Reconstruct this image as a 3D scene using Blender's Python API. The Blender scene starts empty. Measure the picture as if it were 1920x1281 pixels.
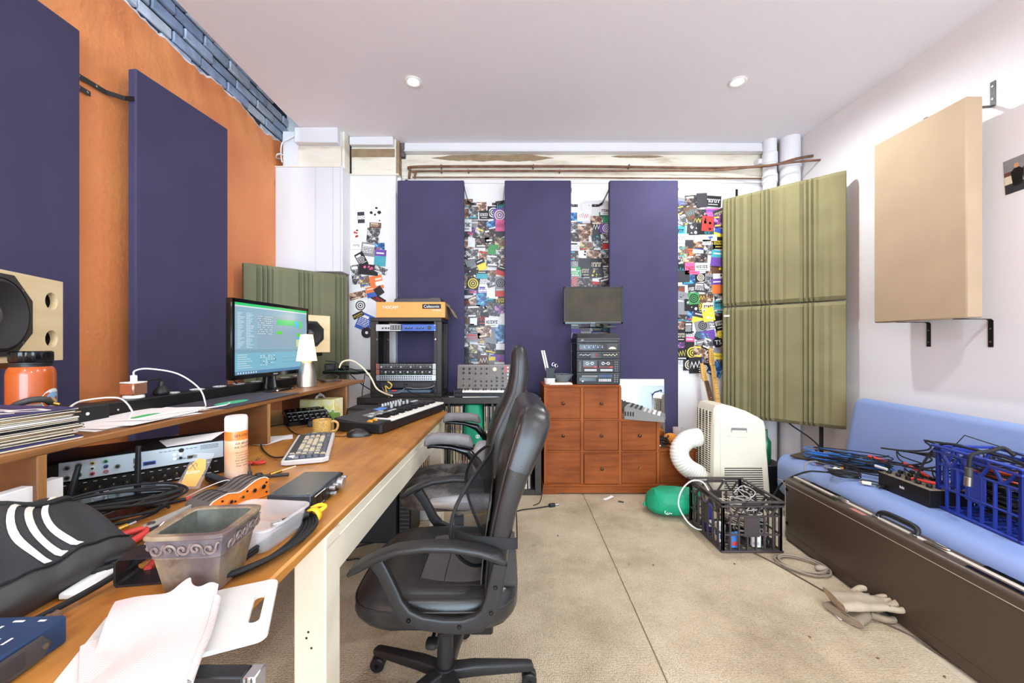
import bpy, bmesh, math, random
from math import sin, cos, pi, radians, sqrt
from mathutils import Vector, Matrix, Euler
V = Vector
RND = random.Random(7)
SC = bpy.context.scene
COL = SC.collection
# the room's viewpoint: camera 1.22 m above the floor looking along +Y, 14 mm lens
F, CX, CY, H = 750.0, 950.0, 645.0, 1.22
def at(px, py, Y): return V(((px-CX)*Y/F, Y, H-(py-CY)*Y/F))
def onz(px, py, z):
    Y = (H-z)*F/(py-CY); return V(((px-CX)*Y/F, Y, z))
def onx(px, py, X):
    Y = X*F/(px-CX); return V((X, Y, H-(py-CY)*Y/F))

# ---------------------------------------------------------------- materials
def lin(c):
    c = c/255.0
    return c/12.92 if c <= 0.04045 else ((c+0.055)/1.055)**2.4
def C(r, g, b): return (lin(r), lin(g), lin(b), 1.0)
MATS = {}
def newmat(name):
    m = bpy.data.materials.new(name); m.use_nodes = True
    nt = m.node_tree; nt.nodes.clear()
    out = nt.nodes.new('ShaderNodeOutputMaterial'); b = nt.nodes.new('ShaderNodeBsdfPrincipled')
    nt.links.new(b.outputs[0], out.inputs[0])
    return m, nt, b, out
def N(nt, t, **kw):
    n = nt.nodes.new(t)
    for k, v in kw.items():
        if k.startswith('i_'):
            key = k[2:]
            n.inputs[int(key) if key.isdigit() else key.replace('_', ' ')].default_value = v
        else: setattr(n, k, v)
    return n
def coords(nt, scale=(1, 1, 1), rot=(0, 0, 0), which='Object'):
    tc = N(nt, 'ShaderNodeTexCoord'); mp = N(nt, 'ShaderNodeMapping')
    mp.inputs['Scale'].default_value = scale; mp.inputs['Rotation'].default_value = rot
    nt.links.new(tc.outputs[which], mp.inputs[0]); return mp.outputs[0]
def ramp(nt, fac, stops):
    r = N(nt, 'ShaderNodeValToRGB'); e = r.color_ramp.elements
    while len(e) > 1: e.remove(e[-1])
    e[0].position = stops[0][0]; e[0].color = stops[0][1]
    for p, c in stops[1:]:
        x = e.new(p); x.color = c
    nt.links.new(fac, r.inputs[0]); return r.outputs[0]
def mixc(nt, fac, a, b, blend='MIX'):
    n = N(nt, 'ShaderNodeMix', data_type='RGBA', blend_type=blend)
    for sock, v in ((n.inputs[0], fac), (n.inputs[6], a), (n.inputs[7], b)):
        if hasattr(v, 'is_linked'): nt.links.new(v, sock)
        else: sock.default_value = v
    return n.outputs[2]
def bumpn(nt, b, h, strength, dist=0.002):
    n = N(nt, 'ShaderNodeBump'); n.inputs['Strength'].default_value = strength; n.inputs['Distance'].default_value = dist
    nt.links.new(h, n.inputs['Height']); nt.links.new(n.outputs[0], b.inputs['Normal']); return n
def mat(name, col, rough=.5, metal=0, var=0, vs=8, bump=0, bs=60, bd=.002, emit=None, es=1, trans=0, alpha=1, coat=0, spec=.5, ior=1.45):
    if name in MATS: return MATS[name]
    m, nt, b, out = newmat(name)
    b.inputs['Roughness'].default_value = rough; b.inputs['Metallic'].default_value = metal
    b.inputs['Base Color'].default_value = col; b.inputs['Specular IOR Level'].default_value = spec
    b.inputs['Transmission Weight'].default_value = trans; b.inputs['Alpha'].default_value = alpha
    b.inputs['Coat Weight'].default_value = coat; b.inputs['IOR'].default_value = ior
    if emit:
        b.inputs['Emission Color'].default_value = emit; b.inputs['Emission Strength'].default_value = es
    if var or bump:
        co = coords(nt)
    if var:
        n = N(nt, 'ShaderNodeTexNoise', i_Scale=vs, i_Detail=5.0); nt.links.new(co, n.inputs[0])
        d = tuple(max(0, c*(1-var)) for c in col[:3])+(1,); l = tuple(min(1, c*(1+var)) for c in col[:3])+(1,)
        nt.links.new(ramp(nt, n.outputs[0], [(.3, d), (.7, l)]), b.inputs['Base Color'])
    if bump:
        n = N(nt, 'ShaderNodeTexNoise', i_Scale=bs, i_Detail=3.0); nt.links.new(co, n.inputs[0])
        bumpn(nt, b, n.outputs[0], bump, bd)
    MATS[name] = m; return m
def wood(name, dark, mid, light, axis='Y', scale=1.0, rough=.4, coat=.1, wear=None, spec=.5):
    m, nt, b, out = newmat(name); b.inputs['Specular IOR Level'].default_value = spec
    s = {'X': (1.2, 14, 14), 'Y': (14, 1.2, 14), 'Z': (14, 14, 1.2)}[axis]
    co = coords(nt, tuple(k*scale for k in s))
    n = N(nt, 'ShaderNodeTexNoise', i_Scale=2.2, i_Detail=8.0, i_Roughness=.62, i_Distortion=.6); nt.links.new(co, n.inputs[0])
    c = ramp(nt, n.outputs[0], [(.25, dark), (.48, mid), (.75, light)])
    co2 = coords(nt, (3, 3, 3)); n2 = N(nt, 'ShaderNodeTexNoise', i_Scale=1.3, i_Detail=4.0); nt.links.new(co2, n2.inputs[0])
    c = mixc(nt, .35, c, ramp(nt, n2.outputs[0], [(.35, dark), (.65, light)]))
    if wear:
        n3 = N(nt, 'ShaderNodeTexNoise', i_Scale=5.0, i_Detail=6.0); nt.links.new(co2, n3.inputs[0])
        c = mixc(nt, ramp(nt, n3.outputs[0], [(.6, (0, 0, 0, 1)), (.72, (.5, .5, .5, 1))]), c, wear)
    nt.links.new(c, b.inputs['Base Color'])
    b.inputs['Roughness'].default_value = rough; b.inputs['Coat Weight'].default_value = coat; b.inputs['Coat Roughness'].default_value = .25
    bumpn(nt, b, n.outputs[0], .15, .0006); return m
def weave(name, col, sc=500, rough=.9, amt=.25, sheen=.0):
    m, nt, b, out = newmat(name)
    co = coords(nt)
    w1 = N(nt, 'ShaderNodeTexWave', i_Scale=sc/6.3, bands_direction='Z'); w2 = N(nt, 'ShaderNodeTexWave', i_Scale=sc/6.3, bands_direction='DIAGONAL')
    nt.links.new(co, w1.inputs[0]); nt.links.new(co, w2.inputs[0])
    mul = N(nt, 'ShaderNodeMath', operation='ADD'); nt.links.new(w1.outputs['Fac'], mul.inputs[0]); nt.links.new(w2.outputs['Fac'], mul.inputs[1])
    n = N(nt, 'ShaderNodeTexNoise', i_Scale=4.0, i_Detail=6.0); nt.links.new(co, n.inputs[0])
    d = tuple(c*(1-amt) for c in col[:3])+(1,); l = tuple(min(1, c*(1+amt)) for c in col[:3])+(1,)
    nt.links.new(ramp(nt, n.outputs[0], [(.3, d), (.7, l)]), b.inputs['Base Color'])
    b.inputs['Roughness'].default_value = rough; b.inputs['Sheen Weight'].default_value = sheen
    bumpn(nt, b, mul.outputs[0], .25, .0006); return m

# ---------------------------------------------------------------- mesh building
_TXT = {}
def text_geo(body):
    if body in _TXT: return _TXT[body]
    cu = bpy.data.curves.new('lettering', 'FONT'); cu.body = body; cu.size = 1; cu.resolution_u = 3
    ob = bpy.data.objects.new('lettering', cu); COL.objects.link(ob)
    dg = bpy.context.evaluated_depsgraph_get(); dg.update()
    me = ob.evaluated_get(dg).to_mesh()
    vs = [v.co.copy() for v in me.vertices]; fs = [tuple(p.vertices) for p in me.polygons]
    ob.evaluated_get(dg).to_mesh_clear()
    bpy.data.objects.remove(ob); bpy.data.curves.remove(cu)
    x0 = min(v.x for v in vs); x1 = max(v.x for v in vs); y0 = min(v.y for v in vs); y1 = max(v.y for v in vs)
    vs = [V((v.x-(x0+x1)/2, v.y-(y0+y1)/2, 0)) for v in vs]
    _TXT[body] = (vs, fs, x1-x0, y1-y0); return _TXT[body]
def frame(o, x, y):
    x = V(x).normalized(); y = V(y); y = (y-x*y.dot(x)).normalized(); z = x.cross(y)
    M = Matrix.Identity(4)
    for i in range(3): M[i][0], M[i][1], M[i][2], M[i][3] = x[i], y[i], z[i], o[i]
    return M
def spline(pts, n=8, closed=False):
    pts = [V(p) for p in pts]
    if len(pts) < 3 and not closed: return pts
    out = []; L = len(pts); seg = L if closed else L-1
    for i in range(seg):
        g = lambda k: pts[k % L] if closed else pts[min(max(k, 0), L-1)]
        p0, p1, p2, p3 = g(i-1), g(i), g(i+1), g(i+2)
        for j in range(n):
            t = j/n
            out.append(.5*((2*p1)+(p2-p0)*t+(2*p0-5*p1+4*p2-p3)*t*t+(3*p1-p0-3*p2+p3)*t**3))
    if not closed: out.append(pts[-1])
    return out
class MB:
    def __init__(s): s.v = []; s.f = []; s.mi = []; s.mats = []; s.M = Matrix.Identity(4); s.st = []
    def push(s, M): s.st.append(s.M.copy()); s.M = s.M @ M; return s
    def pop(s): s.M = s.st.pop(); return s
    def add(s, vs, fs, m):
        if m not in s.mats: s.mats.append(m)
        k = s.mats.index(m); b = len(s.v)
        s.v.extend(s.M @ V(p) for p in vs)
        for f in fs: s.f.append(tuple(b+i for i in f)); s.mi.append(k)
        return s
    def box(s, a, b, m, bev=0):
        lo = [min(a[i], b[i]) for i in range(3)]; hi = [max(a[i], b[i]) for i in range(3)]
        bev = min(bev, *[(hi[i]-lo[i])*.49 for i in range(3)])
        if bev <= 0:
            vs = [(x, y, z) for x in (lo[0], hi[0]) for y in (lo[1], hi[1]) for z in (lo[2], hi[2])]
            return s.add(vs, [(0, 1, 3, 2), (4, 6, 7, 5), (0, 4, 5, 1), (2, 3, 7, 6), (0, 2, 6, 4), (1, 5, 7, 3)], m)
        vs = []; ix = {}
        for cx in (0, 1):
            for cy in (0, 1):
                for cz in (0, 1):
                    c = (cx, cy, cz)
                    for ax in range(3):
                        p = [hi[i] if c[i] else lo[i] for i in range(3)]
                        for i in range(3):
                            if i != ax: p[i] += -bev if c[i] else bev
                        ix[c, ax] = len(vs); vs.append(p)
        fs = []
        for ax in range(3):
            u, w = [i for i in range(3) if i != ax]
            for sgn in (0, 1):
                q = []
                for (a_, b_) in ((0, 0), (1, 0), (1, 1), (0, 1)):
                    c = [0, 0, 0]; c[ax] = sgn; c[u] = a_; c[w] = b_; q.append(ix[tuple(c), ax])
                fs.append(tuple(q))
            for a_ in (0, 1):
                for b_ in (0, 1):
                    c0 = [0, 0, 0]; c1 = [0, 0, 0]; c1[ax] = 1
                    c0[u] = c1[u] = a_; c0[w] = c1[w] = b_
                    fs.append((ix[tuple(c0), u], ix[tuple(c1), u], ix[tuple(c1), w], ix[tuple(c0), w]))
        for c in [(x, y, z) for x in (0, 1) for y in (0, 1) for z in (0, 1)]:
            fs.append((ix[c, 0], ix[c, 1], ix[c, 2]))
        return s.add(vs, fs, m)
    def cbox(s, c, size, m, bev=0): return s.box([c[i]-size[i]/2 for i in range(3)], [c[i]+size[i]/2 for i in range(3)], m, bev)
    def rings(s, R, m, cap=True, closed=False):
        n = len(R[0]); vs = [p for r in R for p in r]; fs = []; L = len(R)
        for i in range(L if closed else L-1):
            j = (i+1) % L
            for k in range(n): fs.append((i*n+k, i*n+(k+1) % n, j*n+(k+1) % n, j*n+k))
        if cap and not closed:
            fs.append(tuple(range(n-1, -1, -1))); fs.append(tuple(range((L-1)*n, L*n)))
        return s.add(vs, fs, m)
    def tube(s, pts, r, m, seg=8, sm=6, closed=False, cap=True):
        pts = spline(pts, sm, closed) if sm else [V(p) for p in pts]
        q = [pts[0]]
        for p in pts[1:]:
            if (p-q[-1]).length > 1e-6: q.append(p)
        pts = q; L = len(pts); R = []
        t = (pts[1]-pts[0]).normalized(); nrm = t.orthogonal().normalized()
        for i, p in enumerate(pts):
            if closed: t2 = (pts[(i+1) % L]-pts[i-1]).normalized()
            else: t2 = (pts[min(i+1, L-1)]-pts[max(i-1, 0)]).normalized()
            nrm = (nrm-t2*nrm.dot(t2))
            nrm = nrm.normalized() if nrm.length > 1e-6 else t2.orthogonal().normalized()
            bi = t2.cross(nrm); rr = r(i/(L-1)) if callable(r) else r
            R.append([p+(nrm*cos(2*pi*k/seg)+bi*sin(2*pi*k/seg))*rr for k in range(seg)])
        return s.rings(R, m, cap, closed)
    def cyl(s, p0, p1, r0, m, r1=None, seg=20, bev=0):
        p0, p1 = V(p0), V(p1); r1 = r0 if r1 is None else r1
        d = (p1-p0); L = d.length; d = d/L; n = d.orthogonal().normalized(); b = d.cross(n)
        pr = [(0, r0), (1, r1)] if not bev else [(0, r0-bev), (bev/L, r0), (1-bev/L, r1), (1, r1-bev)]
        return s.rings([[p0+d*L*t+(n*cos(2*pi*k/seg)+b*sin(2*pi*k/seg))*r for k in range(seg)] for t, r in pr], m)
    def lathe(s, prof, m, o=(0, 0, 0), seg=28, axis='Z', cap=True):
        o = V(o); R = []
        for r, z in prof:
            ring = []
            for k in range(seg):
                c, d = cos(2*pi*k/seg)*max(r, 1e-5), sin(2*pi*k/seg)*max(r, 1e-5)
                ring.append(o+V({'Z': (c, d, z), 'X': (z, c, d), 'Y': (d, z, c)}[axis]))
            R.append(ring)
        return s.rings(R, m, cap)
    def prism(s, pts, M, depth, m, bev=0):
        """2D outline in the frame's XY, extruded along its +Z; bev insets both end outlines"""
        n = len(pts); c = V((sum(p[0] for p in pts)/n, sum(p[1] for p in pts)/n, 0))
        def ring(z, ins):
            out = []
            for x, y in pts:
                p = V((x, y, 0)); d = (c-p); L = d.length
                out.append(M @ (p+d*(min(ins*1.2, L*.9)/L if L > 1e-9 else 0)+V((0, 0, z))))
            return out
        R = [ring(0, 0), ring(depth, 0)] if not bev else [ring(0, bev), ring(bev, 0), ring(depth-bev, 0), ring(depth, bev)]
        return s.rings(R, m)
    def loft(s, secs, m, n=24, e=2.0, cap=True, closed=False):
        """secs: (centre, half-axis u, half-axis v[, exponent])"""
        R = []
        for sec in secs:
            c, u, w = V(sec[0]), V(sec[1]), V(sec[2]); ex = sec[3] if len(sec) > 3 else e
            ring = []
            for k in range(n):
                a = 2*pi*k/n; ca, sa = cos(a), sin(a)
                ring.append(c+u*(math.copysign(abs(ca)**(2/ex), ca))+w*(math.copysign(abs(sa)**(2/ex), sa)))
            R.append(ring)
        return s.rings(R, m, cap, closed)
    def superq(s, c, r, m, e1=.5, e2=.5, nu=28, nv=14):
        c = V(c); R = []; P = lambda x, e: math.copysign(abs(x)**e, x)
        for j in range(nv+1):
            v = -pi/2+pi*j/nv; v = max(min(v, pi/2-.02), -pi/2+.02)
            R.append([c+V((r[0]*P(cos(v), e1)*P(cos(2*pi*k/nu), e2), r[1]*P(cos(v), e1)*P(sin(2*pi*k/nu), e2), r[2]*P(sin(v), e1))) for k in range(nu)])
        return s.rings(R, m)
    def grid(s, fn, nu, nv, m, thick=0):
        """fn(u,v)->point; with thick the sheet gets a second skin"""
        P = [[V(fn(i/nu, j/nv)) for j in range(nv+1)] for i in range(nu+1)]
        vs = [p for r in P for p in r]; w = nv+1
        fs = [(i*w+j, (i+1)*w+j, (i+1)*w+j+1, i*w+j+1) for i in range(nu) for j in range(nv)]
        if thick:
            nr = []
            for i in range(nu+1):
                for j in range(nv+1):
                    a = P[min(i+1, nu)][j]-P[max(i-1, 0)][j]; b = P[i][min(j+1, nv)]-P[i][max(j-1, 0)]
                    q = a.cross(b); nr.append(q.normalized() if q.length > 1e-12 else V((0, 0, 1)))
            o = len(vs); vs = vs+[p+q*thick for p, q in zip(vs, nr)]
            fs = fs+[tuple(o+k for k in reversed(f)) for f in fs]
            bd = [(i, 0) for i in range(nu)]+[(nu, j) for j in range(nv)]+[(i, nv) for i in range(nu, 0, -1)]+[(0, j) for j in range(nv, 0, -1)]
            bi = [i*w+j for i, j in bd]
            for k in range(len(bi)):
                a, b = bi[k], bi[(k+1) % len(bi)]; fs.append((a, o+a, o+b, b))
        return s.add(vs, fs, m)
    def quad(s, M, x0, y0, x1, y1, z, m): return s.add([M @ V(p) for p in ((x0, y0, z), (x1, y0, z), (x1, y1, z), (x0, y1, z))], [(0, 1, 2, 3)], m)
    def text(s, body, M, w, m, z=.0004, h=None):
        vs, fs, tw, th = text_geo(body); kx = w/tw; ky = kx if h is None else h/th
        return s.add([M @ V((v.x*kx, v.y*ky, z)) for v in vs], fs, m)
    def build(s, name, parent=None, fix=True, sharp=38, label=None):
        me = bpy.data.meshes.new(name); me.from_pydata(s.v, [], s.f)
        for m in s.mats: me.materials.append(m)
        me.polygons.foreach_set('material_index', s.mi)
        if fix:
            bm = bmesh.new(); bm.from_mesh(me); bmesh.ops.recalc_face_normals(bm, faces=bm.faces); bm.to_mesh(me); bm.free()
        me.polygons.foreach_set('use_smooth', [True]*len(me.polygons))
        me.set_sharp_from_angle(angle=radians(sharp)); me.update()
        o = bpy.data.objects.new(name, me); COL.objects.link(o)
        if parent: o.parent = parent
        if label: o['label'] = label
        return o
def thing(name, label, cat, loc=(0, 0, 0), rz=0, group=None, rot=None):
    o = bpy.data.objects.new(name, None); COL.objects.link(o); o.empty_display_size = .05
    o.location = loc; o.rotation_euler = rot if rot else (0, 0, rz)
    o['label'] = label; o['category'] = cat
    if group: o['group'] = group
    return o
def tag(o, label, cat, group=None, kind=None):
    o['label'] = label; o['category'] = cat
    if group: o['group'] = group
    if kind: o['kind'] = kind
    return o
def struct(o, label=None):
    o['kind'] = 'structure'
    if label: o['label'] = label
    return o
def rebase(o, loc=None):
    """give a single-mesh thing its own origin at the base of its shape"""
    vs = [v.co for v in o.data.vertices]
    if loc is None:
        loc = V(((min(v.x for v in vs)+max(v.x for v in vs))/2, (min(v.y for v in vs)+max(v.y for v in vs))/2, min(v.z for v in vs)))
    o.data.transform(Matrix.Translation(-V(loc))); o.location = loc; return o
def solo(mb, name, label, cat, group=None, base=True, **k):
    o = mb.build(name, **k); tag(o, label, cat, group)
    return rebase(o) if base else o

BLK = mat('black_plastic', C(24, 24, 26), .45, bump=.15, bs=400)
BLKM = mat('black_metal', C(30, 28, 28), .38, metal=.3)
BLKG = mat('black_gloss', C(14, 14, 16), .12)
BLKR = mat('black_rubber', C(26, 26, 27), .7)
GRYD = mat('dark_grey_plastic', C(62, 60, 60), .5, bump=.1, bs=300)
GRY = mat('mid_grey_plastic', C(128, 126, 124), .5)
GRYL = mat('light_grey_plastic', C(190, 190, 190), .45)
WHT = mat('white_plastic', C(232, 230, 226), .4)
WHTP = mat('white_paper', C(238, 234, 232), .8, bump=.1, bs=30)
CHR = mat('chrome', C(210, 210, 212), .16, metal=1)
ALU = mat('brushed_aluminium', C(190, 192, 196), .35, metal=.85)
STEEL = mat('dull_steel', C(140, 136, 128), .4, metal=.9)
RED = mat('red_plastic', C(205, 62, 56), .4)
REDD = mat('dark_red_plastic', C(120, 34, 30), .45)
YEL = mat('yellow_plastic', C(236, 196, 40), .45)
ORG = mat('orange_plastic', C(232, 130, 46), .45)
GRN = mat('green_plastic', C(70, 190, 110), .5)
BLU = mat('blue_plastic', C(46, 82, 170), .45)
GOLD = mat('brass', C(190, 150, 70), .35, metal=.9)
CREAM = mat('cream_plastic', C(226, 214, 186), .5, var=.05, vs=5)
INK = mat('black_ink', C(22, 20, 22), .6)
INKW = mat('white_ink', C(240, 240, 240), .6)
# ---------------------------------------------------------------- the room
XL, XR, YB, YF, ZC = -2.06, 2.72, 3.83, -4.2, 3.12
WALLW = mat('white_wall_paint', C(229, 226, 226), .75, var=.025, vs=1.5, bump=.12, bs=25)
WALLP = mat('white_gloss_paint', C(226, 226, 229), .5, var=.02, vs=2)
CEIL = mat('ceiling_paint', C(240, 236, 240), .8, var=.015, vs=.8)
def carpet_mat():
    m, nt, b, o = newmat('carpet_loop')
    co = coords(nt)
    v = N(nt, 'ShaderNodeTexVoronoi', i_Scale=135.0, i_Randomness=.38); nt.links.new(co, v.inputs[0])
    v2 = N(nt, 'ShaderNodeTexNoise', i_Scale=2.2, i_Detail=7.0, i_Roughness=.65); nt.links.new(co, v2.inputs[0])
    v3 = N(nt, 'ShaderNodeTexNoise', i_Scale=26.0, i_Detail=4.0); nt.links.new(co, v3.inputs[0])
    base = ramp(nt, v2.outputs[0], [(.28, C(164, 147, 121)), (.55, C(200, 182, 155)), (.75, C(214, 198, 173))])
    base = mixc(nt, ramp(nt, v3.outputs[0], [(.16, (.8, .8, .8, 1)), (.24, (.45, .45, .45, 1)), (.285, (.0, .0, .0, 1))]), base, C(120, 104, 84))
    pile = ramp(nt, v.outputs['Distance'], [(.0, (1, 1, 1, 1)), (.40, (.95, .95, .95, 1)), (.72, (.66, .63, .59, 1))])
    nt.links.new(mixc(nt, 1.0, base, pile, 'MULTIPLY'), b.inputs['Base Color'])
    b.inputs['Roughness'].default_value = .95; b.inputs['Specular IOR Level'].default_value = .15
    inv = N(nt, 'ShaderNodeMath', operation='SUBTRACT', i_0=1.0); nt.links.new(v.outputs['Distance'], inv.inputs[1])
    bumpn(nt, b, inv.outputs[0], .8, .004); return m
CARPET = carpet_mat()
CONC = mat('bare_floor', C(196, 182, 160), .8, var=.16, vs=9, bump=.3, bs=40)
mb = MB(); mb.box((XL-.1, YF-.1, -.12), (XR+.1, YB+.1, 0), CONC); struct(mb.build('floor'))
def strip(name, a, b):
    mb = MB(); mb.prism([(p[0], p[1]) for p in a+b], Matrix.Translation((0, 0, .0005)), .007, CARPET, .0025)
    return struct(mb.build(name), 'beige loop pile carpet')
strip('floor_carpet', [(XL, YF), (.447, YF)], [(.612, 3.25), (.615, YB), (XL, YB)])
edge = [(1.47, YF), (1.50, -1.2), (1.58, .6)]+[(1.645+.035*(y-1.44)/.3 if y < 1.74 else 1.69+.05*(y-1.74), y) for y in (1.44, 1.62, 1.9, 2.2, 2.5, 2.9)]+[(1.76, YB)]
strip('floor_carpet', [(.4525, YF)], edge+[(.6205, YB), (.6175, 3.25)])

def stained():
    m, nt, b, o = newmat('old_cream_paint')
    co = coords(nt, (1.0, 1.0, 5.0)); n = N(nt, 'ShaderNodeTexNoise', i_Scale=2.4, i_Detail=7.0, i_Roughness=.6); nt.links.new(co, n.inputs[0])
    c = ramp(nt, n.outputs[0], [(.30, C(196, 182, 158)), (.46, C(232, 224, 206)), (.7, C(240, 234, 222))])
    nt.links.new(c, b.inputs['Base Color']); b.inputs['Roughness'].default_value = .7
    bumpn(nt, b, n.outputs[0], .3, .004); return m
OLDC = stained()
BARE = mat('bare_render', C(150, 128, 100), .85, var=.2, vs=12, bump=.4, bs=50)
DARK = mat('dark_gap', C(34, 30, 28), .9)
def ragged(mb, x0, x1, y, z0, z1, m, seed, n=40, amp=.5, th=.003):
    """patch of bare render with a torn outline, a skin standing just off the wall facing -Y"""
    r = random.Random(seed); up, dn = [], []
    a = b = 0
    for i in range(n+1):
        t = i/n; a += r.uniform(-.3, .3); b += r.uniform(-.3, .3); a *= .8; b *= .8
        env = min(1, 6*t, 6*(1-t)); h = (z1-z0)/2; zc = (z0+z1)/2
        x = x0+(x1-x0)*t
        up.append((x, y, zc+h*env*(1-amp*.5+a*amp*.6))); dn.append((x, y, zc-h*env*(1-amp*.5+b*amp)))
    vs = up+dn+[(p[0], y+.02, p[2]) for p in up+dn]; k = n+1; fs = []
    for i in range(n):
        fs += [(i, i+1, k+i+1, k+i), (i, 2*k+i, 2*k+i+1, i+1), (k+i, k+i+1, 3*k+i+1, 3*k+i)]
    mb.add(vs, fs, m)
# back wall: white below, old cream paint above a ledge
mb = MB()
mb.box((XL-.1, YB, 0), (XR+.1, YB+.15, 2.80), WALLW)
mb.box((XL-.1, YB+.002, 2.80), (XR+.1, YB+.15, ZC+.1), OLDC)
mb.box((-1.0, YB-.014, 2.795), (2.55, YB+.02, 2.825), OLDC, .006)
mb.box((-1.0, YB-.008, 2.755), (2.55, YB+.02, 2.785), WALLW, .004)
ragged(mb, -.72, .45, YB-.002, 2.965, 3.035, BARE, 3)
ragged(mb, .02, .32, YB-.0025, 2.985, 3.03, BARE, 5)
ragged(mb, 1.0, 1.5, YB-.002, 3.0, 3.03, BARE, 8)
struct(mb.build('wall_back'))
mb = MB(); mb.box((XR, YF-.1, 0), (XR+.15, YB+.1, ZC+.1), WALLW); struct(mb.build('wall_right'))
# wall behind the viewer with a wide roller-door opening to the daylight
mb = MB()
mb.box((XL-.1, YF-.15, 0), (-1.7, YF, ZC+1.2), WALLW); mb.box((2.4, YF-.15, 0), (XR+.1, YF, ZC+.1), WALLW)
mb.box((-1.7, YF-.15, 2.75), (2.4, YF, ZC+.1), WALLW); struct(mb.build('wall_front'))
# ceiling: a dropped board that stops short of the brick wall
mb = MB(); mb.box((-1.815, YF, ZC), (XR, YB, ZC+.05), CEIL); struct(mb.build('ceiling'))
mb = MB(); mb.box((-1.83, YF, ZC-.002), (-1.80, 3.36, ZC+.06), CEIL, .004); struct(mb.build('trim_1'), 'edge bead of the ceiling board')
mb = MB(); mb.box((-1.80, YF, ZC+.05), (-1.75, YB, 4.3), WALLW); struct(mb.build('wall_daylight_block'), 'added side wall above the ceiling, blocking daylight into the gap')  # added unseen side wall, keeps sky light from flooding the ceiling gap
mb = MB(); mb.box((XL-.2, 2.5, 4.25), (-1.75, YB+.1, 4.32), WALLW); mb.box((XL-.2, YF, 4.25), (-1.75, -1.2, 4.32), WALLW); mb.box((XL-.2, YB, ZC-.1), (-1.75, YB+.1, 4.3), WALLW); struct(mb.build('ceiling_daylight_block'), 'added roof and end pieces blocking daylight over the gap beside the brick wall')  # added roof pieces and end wall, placed to cut daylight through the gap
# brick wall on the left with orange plaster that breaks off below the ceiling
BRK = [mat('painted_brick_%s' % k, C(*c), .85, var=.2, vs=14, bump=.5, bs=60, bd=.004) for k, c in (('a', (182, 194, 214)), ('b', (158, 170, 194)), ('c', (204, 210, 220)))]
MORT = mat('dark_mortar', C(58, 60, 72), .95, bump=.5, bs=80)
def plaster():
    m, nt, b, o = newmat('orange_plaster'); co = coords(nt)
    n = N(nt, 'ShaderNodeTexNoise', i_Scale=2.0, i_Detail=5.0); nt.links.new(co, n.inputs[0])
    nt.links.new(ramp(nt, n.outputs[0], [(.3, C(228, 136, 82)), (.7, C(238, 154, 92))]), b.inputs['Base Color'])
    b.inputs['Roughness'].default_value = .55
    n2 = N(nt, 'ShaderNodeTexNoise', i_Scale=38.0, i_Detail=4.0); nt.links.new(co, n2.inputs[0])
    bumpn(nt, b, n2.outputs[0], .6, .007); return m
PLAS = plaster()
PLASE = mat('broken_plaster_edge', C(226, 214, 214), .9, bump=.5, bs=70)
mb = MB(); r = random.Random(4)
mb.box((XL-.25, YF-.1, 0), (XL-.045, YB+.1, 4.3), MORT)
for c in range(17):
    z = 2.86+c*.086; y = .2-(.12 if c % 2 else 0)
    while y < YB:
        L = .232+r.uniform(-.012, .012)
        if r.random() > .05:
            d = r.uniform(-.006, .007)
            mb.box((XL-.1, y, z+r.uniform(0, .004)), (XL-.03+d, min(y+L, YB+.08), z+.074-r.uniform(0, .006)), r.choice(BRK), .006)
        y += L+.011
struct(mb.build('wall_left'))
mb = MB(); r = random.Random(12); n = 260; tops = []; a = 0
for i in range(n+1):
    y = YF+(YB-YF)*i/n; a = a*.82+r.uniform(-.016, .016)
    t = 3.05+a+.02*sin(y*5)
    if 1.2 < y < 2.3: t += .10*(1-abs((y-1.75)/.55))
    if y < 1.2: t += .03
    tops.append((y, t))
def pl(u, v):
    i = u*n; k = min(int(round(i)), n); y, t = tops[k]
    z = t*v; w = max(0, min(1, (z-2.55)/.3))
    return (XL+w*(.005*sin(y*31+z*17)+.005*sin(y*13-z*23)+.004*sin(z*47+y*3)+.003*sin(y*57-z*61)), y, z)
mb.grid(pl, n, 40, PLAS)
vs = []; fs = []
for i in range(n+1):
    y, t = tops[i]; p = V(pl(i/n, 1)); wd = .008+.012*abs(sin(i*1.7)*sin(i*.37))
    vs += [p, p+V((-.002, 0, wd)), p+V((-.05, 0, wd*.8))]
for i in range(n): fs += [(3*i, 3*i+3, 3*i+4, 3*i+1), (3*i+1, 3*i+4, 3*i+5, 3*i+2)]
mb.add(vs, fs, PLASE)
struct(mb.build('wall_left_plaster', fix=False), 'orange painted plaster broken off along its top')

# stepped pilaster and boxed-in duct in the far left corner
mb = MB()
mb.box((-1.47, 3.72, 0), (-1.03, YB+.02, 2.79), WALLW, .004)
mb.box((-1.03, 3.76, 0), (-.995, YB+.02, 2.79), WALLP, .004)
mb.box((-1.47, 3.715, 2.79), (-1.03, YB, ZC), OLDC)
mb.box((-1.48, 3.705, 2.785), (-1.0, 3.77, 2.80), OLDC, .004)
mb.box((-1.03, 3.74, 2.79), (-1.005, YB, ZC), BARE)
mb.box((-1.465, 3.708, 2.955), (-1.04, 3.72, 3.03), BARE, .003)
mb.box((-1.0, 3.78, 2.99), (-.965, YB, ZC), mat('mottled_grey_paint', C(96, 90, 88), .9, var=.5, vs=12))  # mottled grey strip in the corner between pilaster and back wall
struct(mb.build('wall_pilaster'), 'white pilaster covered with loose flyers')
mb = MB()
mb.box((XL, 3.56, 1.865), (-1.47, YB, 2.795), WALLP, .003)
mb.box((-1.475, 3.55, 1.86), (-1.455, 3.72, 2.80), WALLP, .003)
mb.box((-2.0, 3.57, 2.80), (-1.475, YB, ZC), WALLP, .004)
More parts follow.
